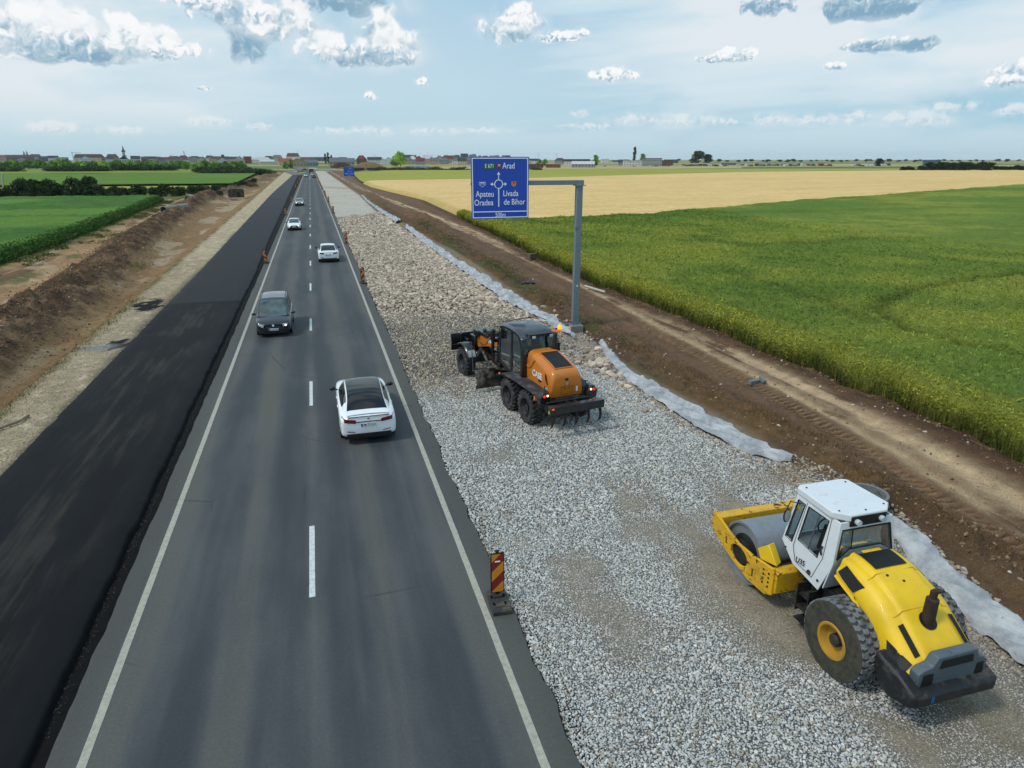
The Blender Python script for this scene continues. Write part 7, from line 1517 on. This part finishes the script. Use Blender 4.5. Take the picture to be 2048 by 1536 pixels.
heap(782, 338.5, 24, 3, '#1f9a7c', 'bright green tarpaulin heap beside the big light tree', 4, 'tarpaulin'); heap(497, 371, 40, 9, '#4d3a2c', 'dark earth heap beside the culvert wall', 5); heap(540, 352, 50, 5, '#6a5a44', 'low earth heap left of the far end of the fresh asphalt', 6); heap(522, 360, 60, 7, '#7a6650', 'sandy heap between the culvert and the road', 7); heap(560, 343, 50, 3, '#77694f', 'flat pale heap near the left end of the roundabout', 8)
# pale fence panels, tunnels
def wall_(px0, px1, yb, yt, col, label, nm, cat):
    p, q = at(px0, yb, ZF), at(px1, yb, ZF); u = (p-CP).dot(CF)/FPX; o = MB().plate([(p.x, p.y, ZF), (q.x, q.y, ZF), (q.x, q.y, ZF+(yb-yt)*u), (p.x, p.y, ZF+(yb-yt)*u)], .3).build(nm, pm('panel '+col, col, .8, var=.15, scale=.5), None); return tag(o, label, cat)
wall_(809, 856, 338, 331.5, '#8b979c', 'long pale grey fence in front of the terrace houses', 'fence', 'fence')
for px, lb in ((811, 'white polytunnel left of the grey fence end'), (841, 'white polytunnel below the right end of the grey fence'), (884, 'white polytunnel in the middle of the far gardens'), (935, 'white polytunnel just left of the direction sign')):
    p = at(px, 341, ZF); u = (p-CP).dot(CF)/FPX; o = MB().pris([(4.5*u*cos(a), 4.2*u*sin(a)) for a in np.linspace(0, pi, 10)], 'y', 0, 10).build('polytunnel', pm('tunnel sheet', '#aeb8b8', .6), None); o.location = (p.x, p.y, ZF); tag(o, lb, 'polytunnel')
# storage yards on the right: stacks of goods
SC = [('white', '#b9bfc2'), ('rusty', '#7a4c3c'), ('grey', '#6b7072'), ('dark', '#33383c'), ('brown', '#6a5240'), ('blue grey', '#64757f')]; SM = [pm('stack '+a, c, .8, var=.25, scale=.6) for a, c in SC]
for i in range(44):
    px = 1366+i*8.6+rs.uniform(-2, 2); px += 40 if px > 1660 else 0; yb = 332.2+rs.uniform(-1.2, .4); p = at(px, yb, ZF); u = (p-CP).dot(CF)/FPX; j = rs.randrange(6); w = rs.uniform(5, 12)*u; h = rs.uniform(2.2, 5)*u
    t = thing('goods_stack', SC[j][0]+' stack of goods in the storage yards behind the barley on the right', 'goods stack', (p.x, p.y, ZF), rs.uniform(-.3, .3), 'stacks in the storage yards')
    MB().bb(-w/2, w/2, -2, 2, 0, h*.55).build('lower_stack', SM[j], t, bevel=.1); MB().bb(-w/2*.9, w/2*.7, -1.8, 1.8, h*.55, h).build('upper_stack', SM[j], t, bevel=.1)
for i in range(9):
    px = (1268, 1283, 1300, 1312, 1335, 1345, 1210, 696, 631)[i]; p = at(px, 333 if px > 1000 else 339, ZF)
    mt = rs.choice((M_white, M_silver, M_blackcar)); o, _, _ = car('parked_car', 'tiny %s car parked %s' % ({'white car paint': 'white', 'silver metallic paint': 'silver', 'black car paint': 'black'}[mt.name], 'in front of the white storehouse and grey building' if px > 1000 else 'by the roundabout'), 'car', (p.x, p.y, ZF), rs.uniform(-.4, .4), hatch(mt), 'cars parked in the distance', 1)
o = plastic = MB().tube([(0, 0, 0), (.3, .02, 2.6), (.35, .02, 2.7)], .09, 8); o = o.build('white_post', pm('pale weathered post', '#a9aaa5', .8), None); p = at(6, 391, -.3); o.location = (p.x+.2, p.y, -.3); o.scale = (2.2, 2.2, 2.0); tag(o, 'pale leaning post at the left edge beside the dark bushes', 'post')
# ---- air: a faint even haze round the whole plain
hz = MB().bb(-6300, 6300, -300, 6900, -4.2, 60).build('haze', None, None, smooth=False); hm = bpy.data.materials.new('haze'); hm.use_nodes = True; hm.node_tree.nodes.clear(); g = G(hm.node_tree)
pv = g.n('ShaderNodeVolumePrincipled'); pv.inputs['Color'].default_value = (.88, .94, .98, 1); pv.inputs['Density'].default_value = .00004; pv.inputs['Anisotropy'].default_value = .2
ho = g.n('ShaderNodeOutputMaterial'); hm.node_tree.links.new(pv.outputs[0], ho.inputs['Volume']); hz.data.materials.append(hm); tag(hz, kind='stuff', label='thin haze over the whole plain', cat='haze')
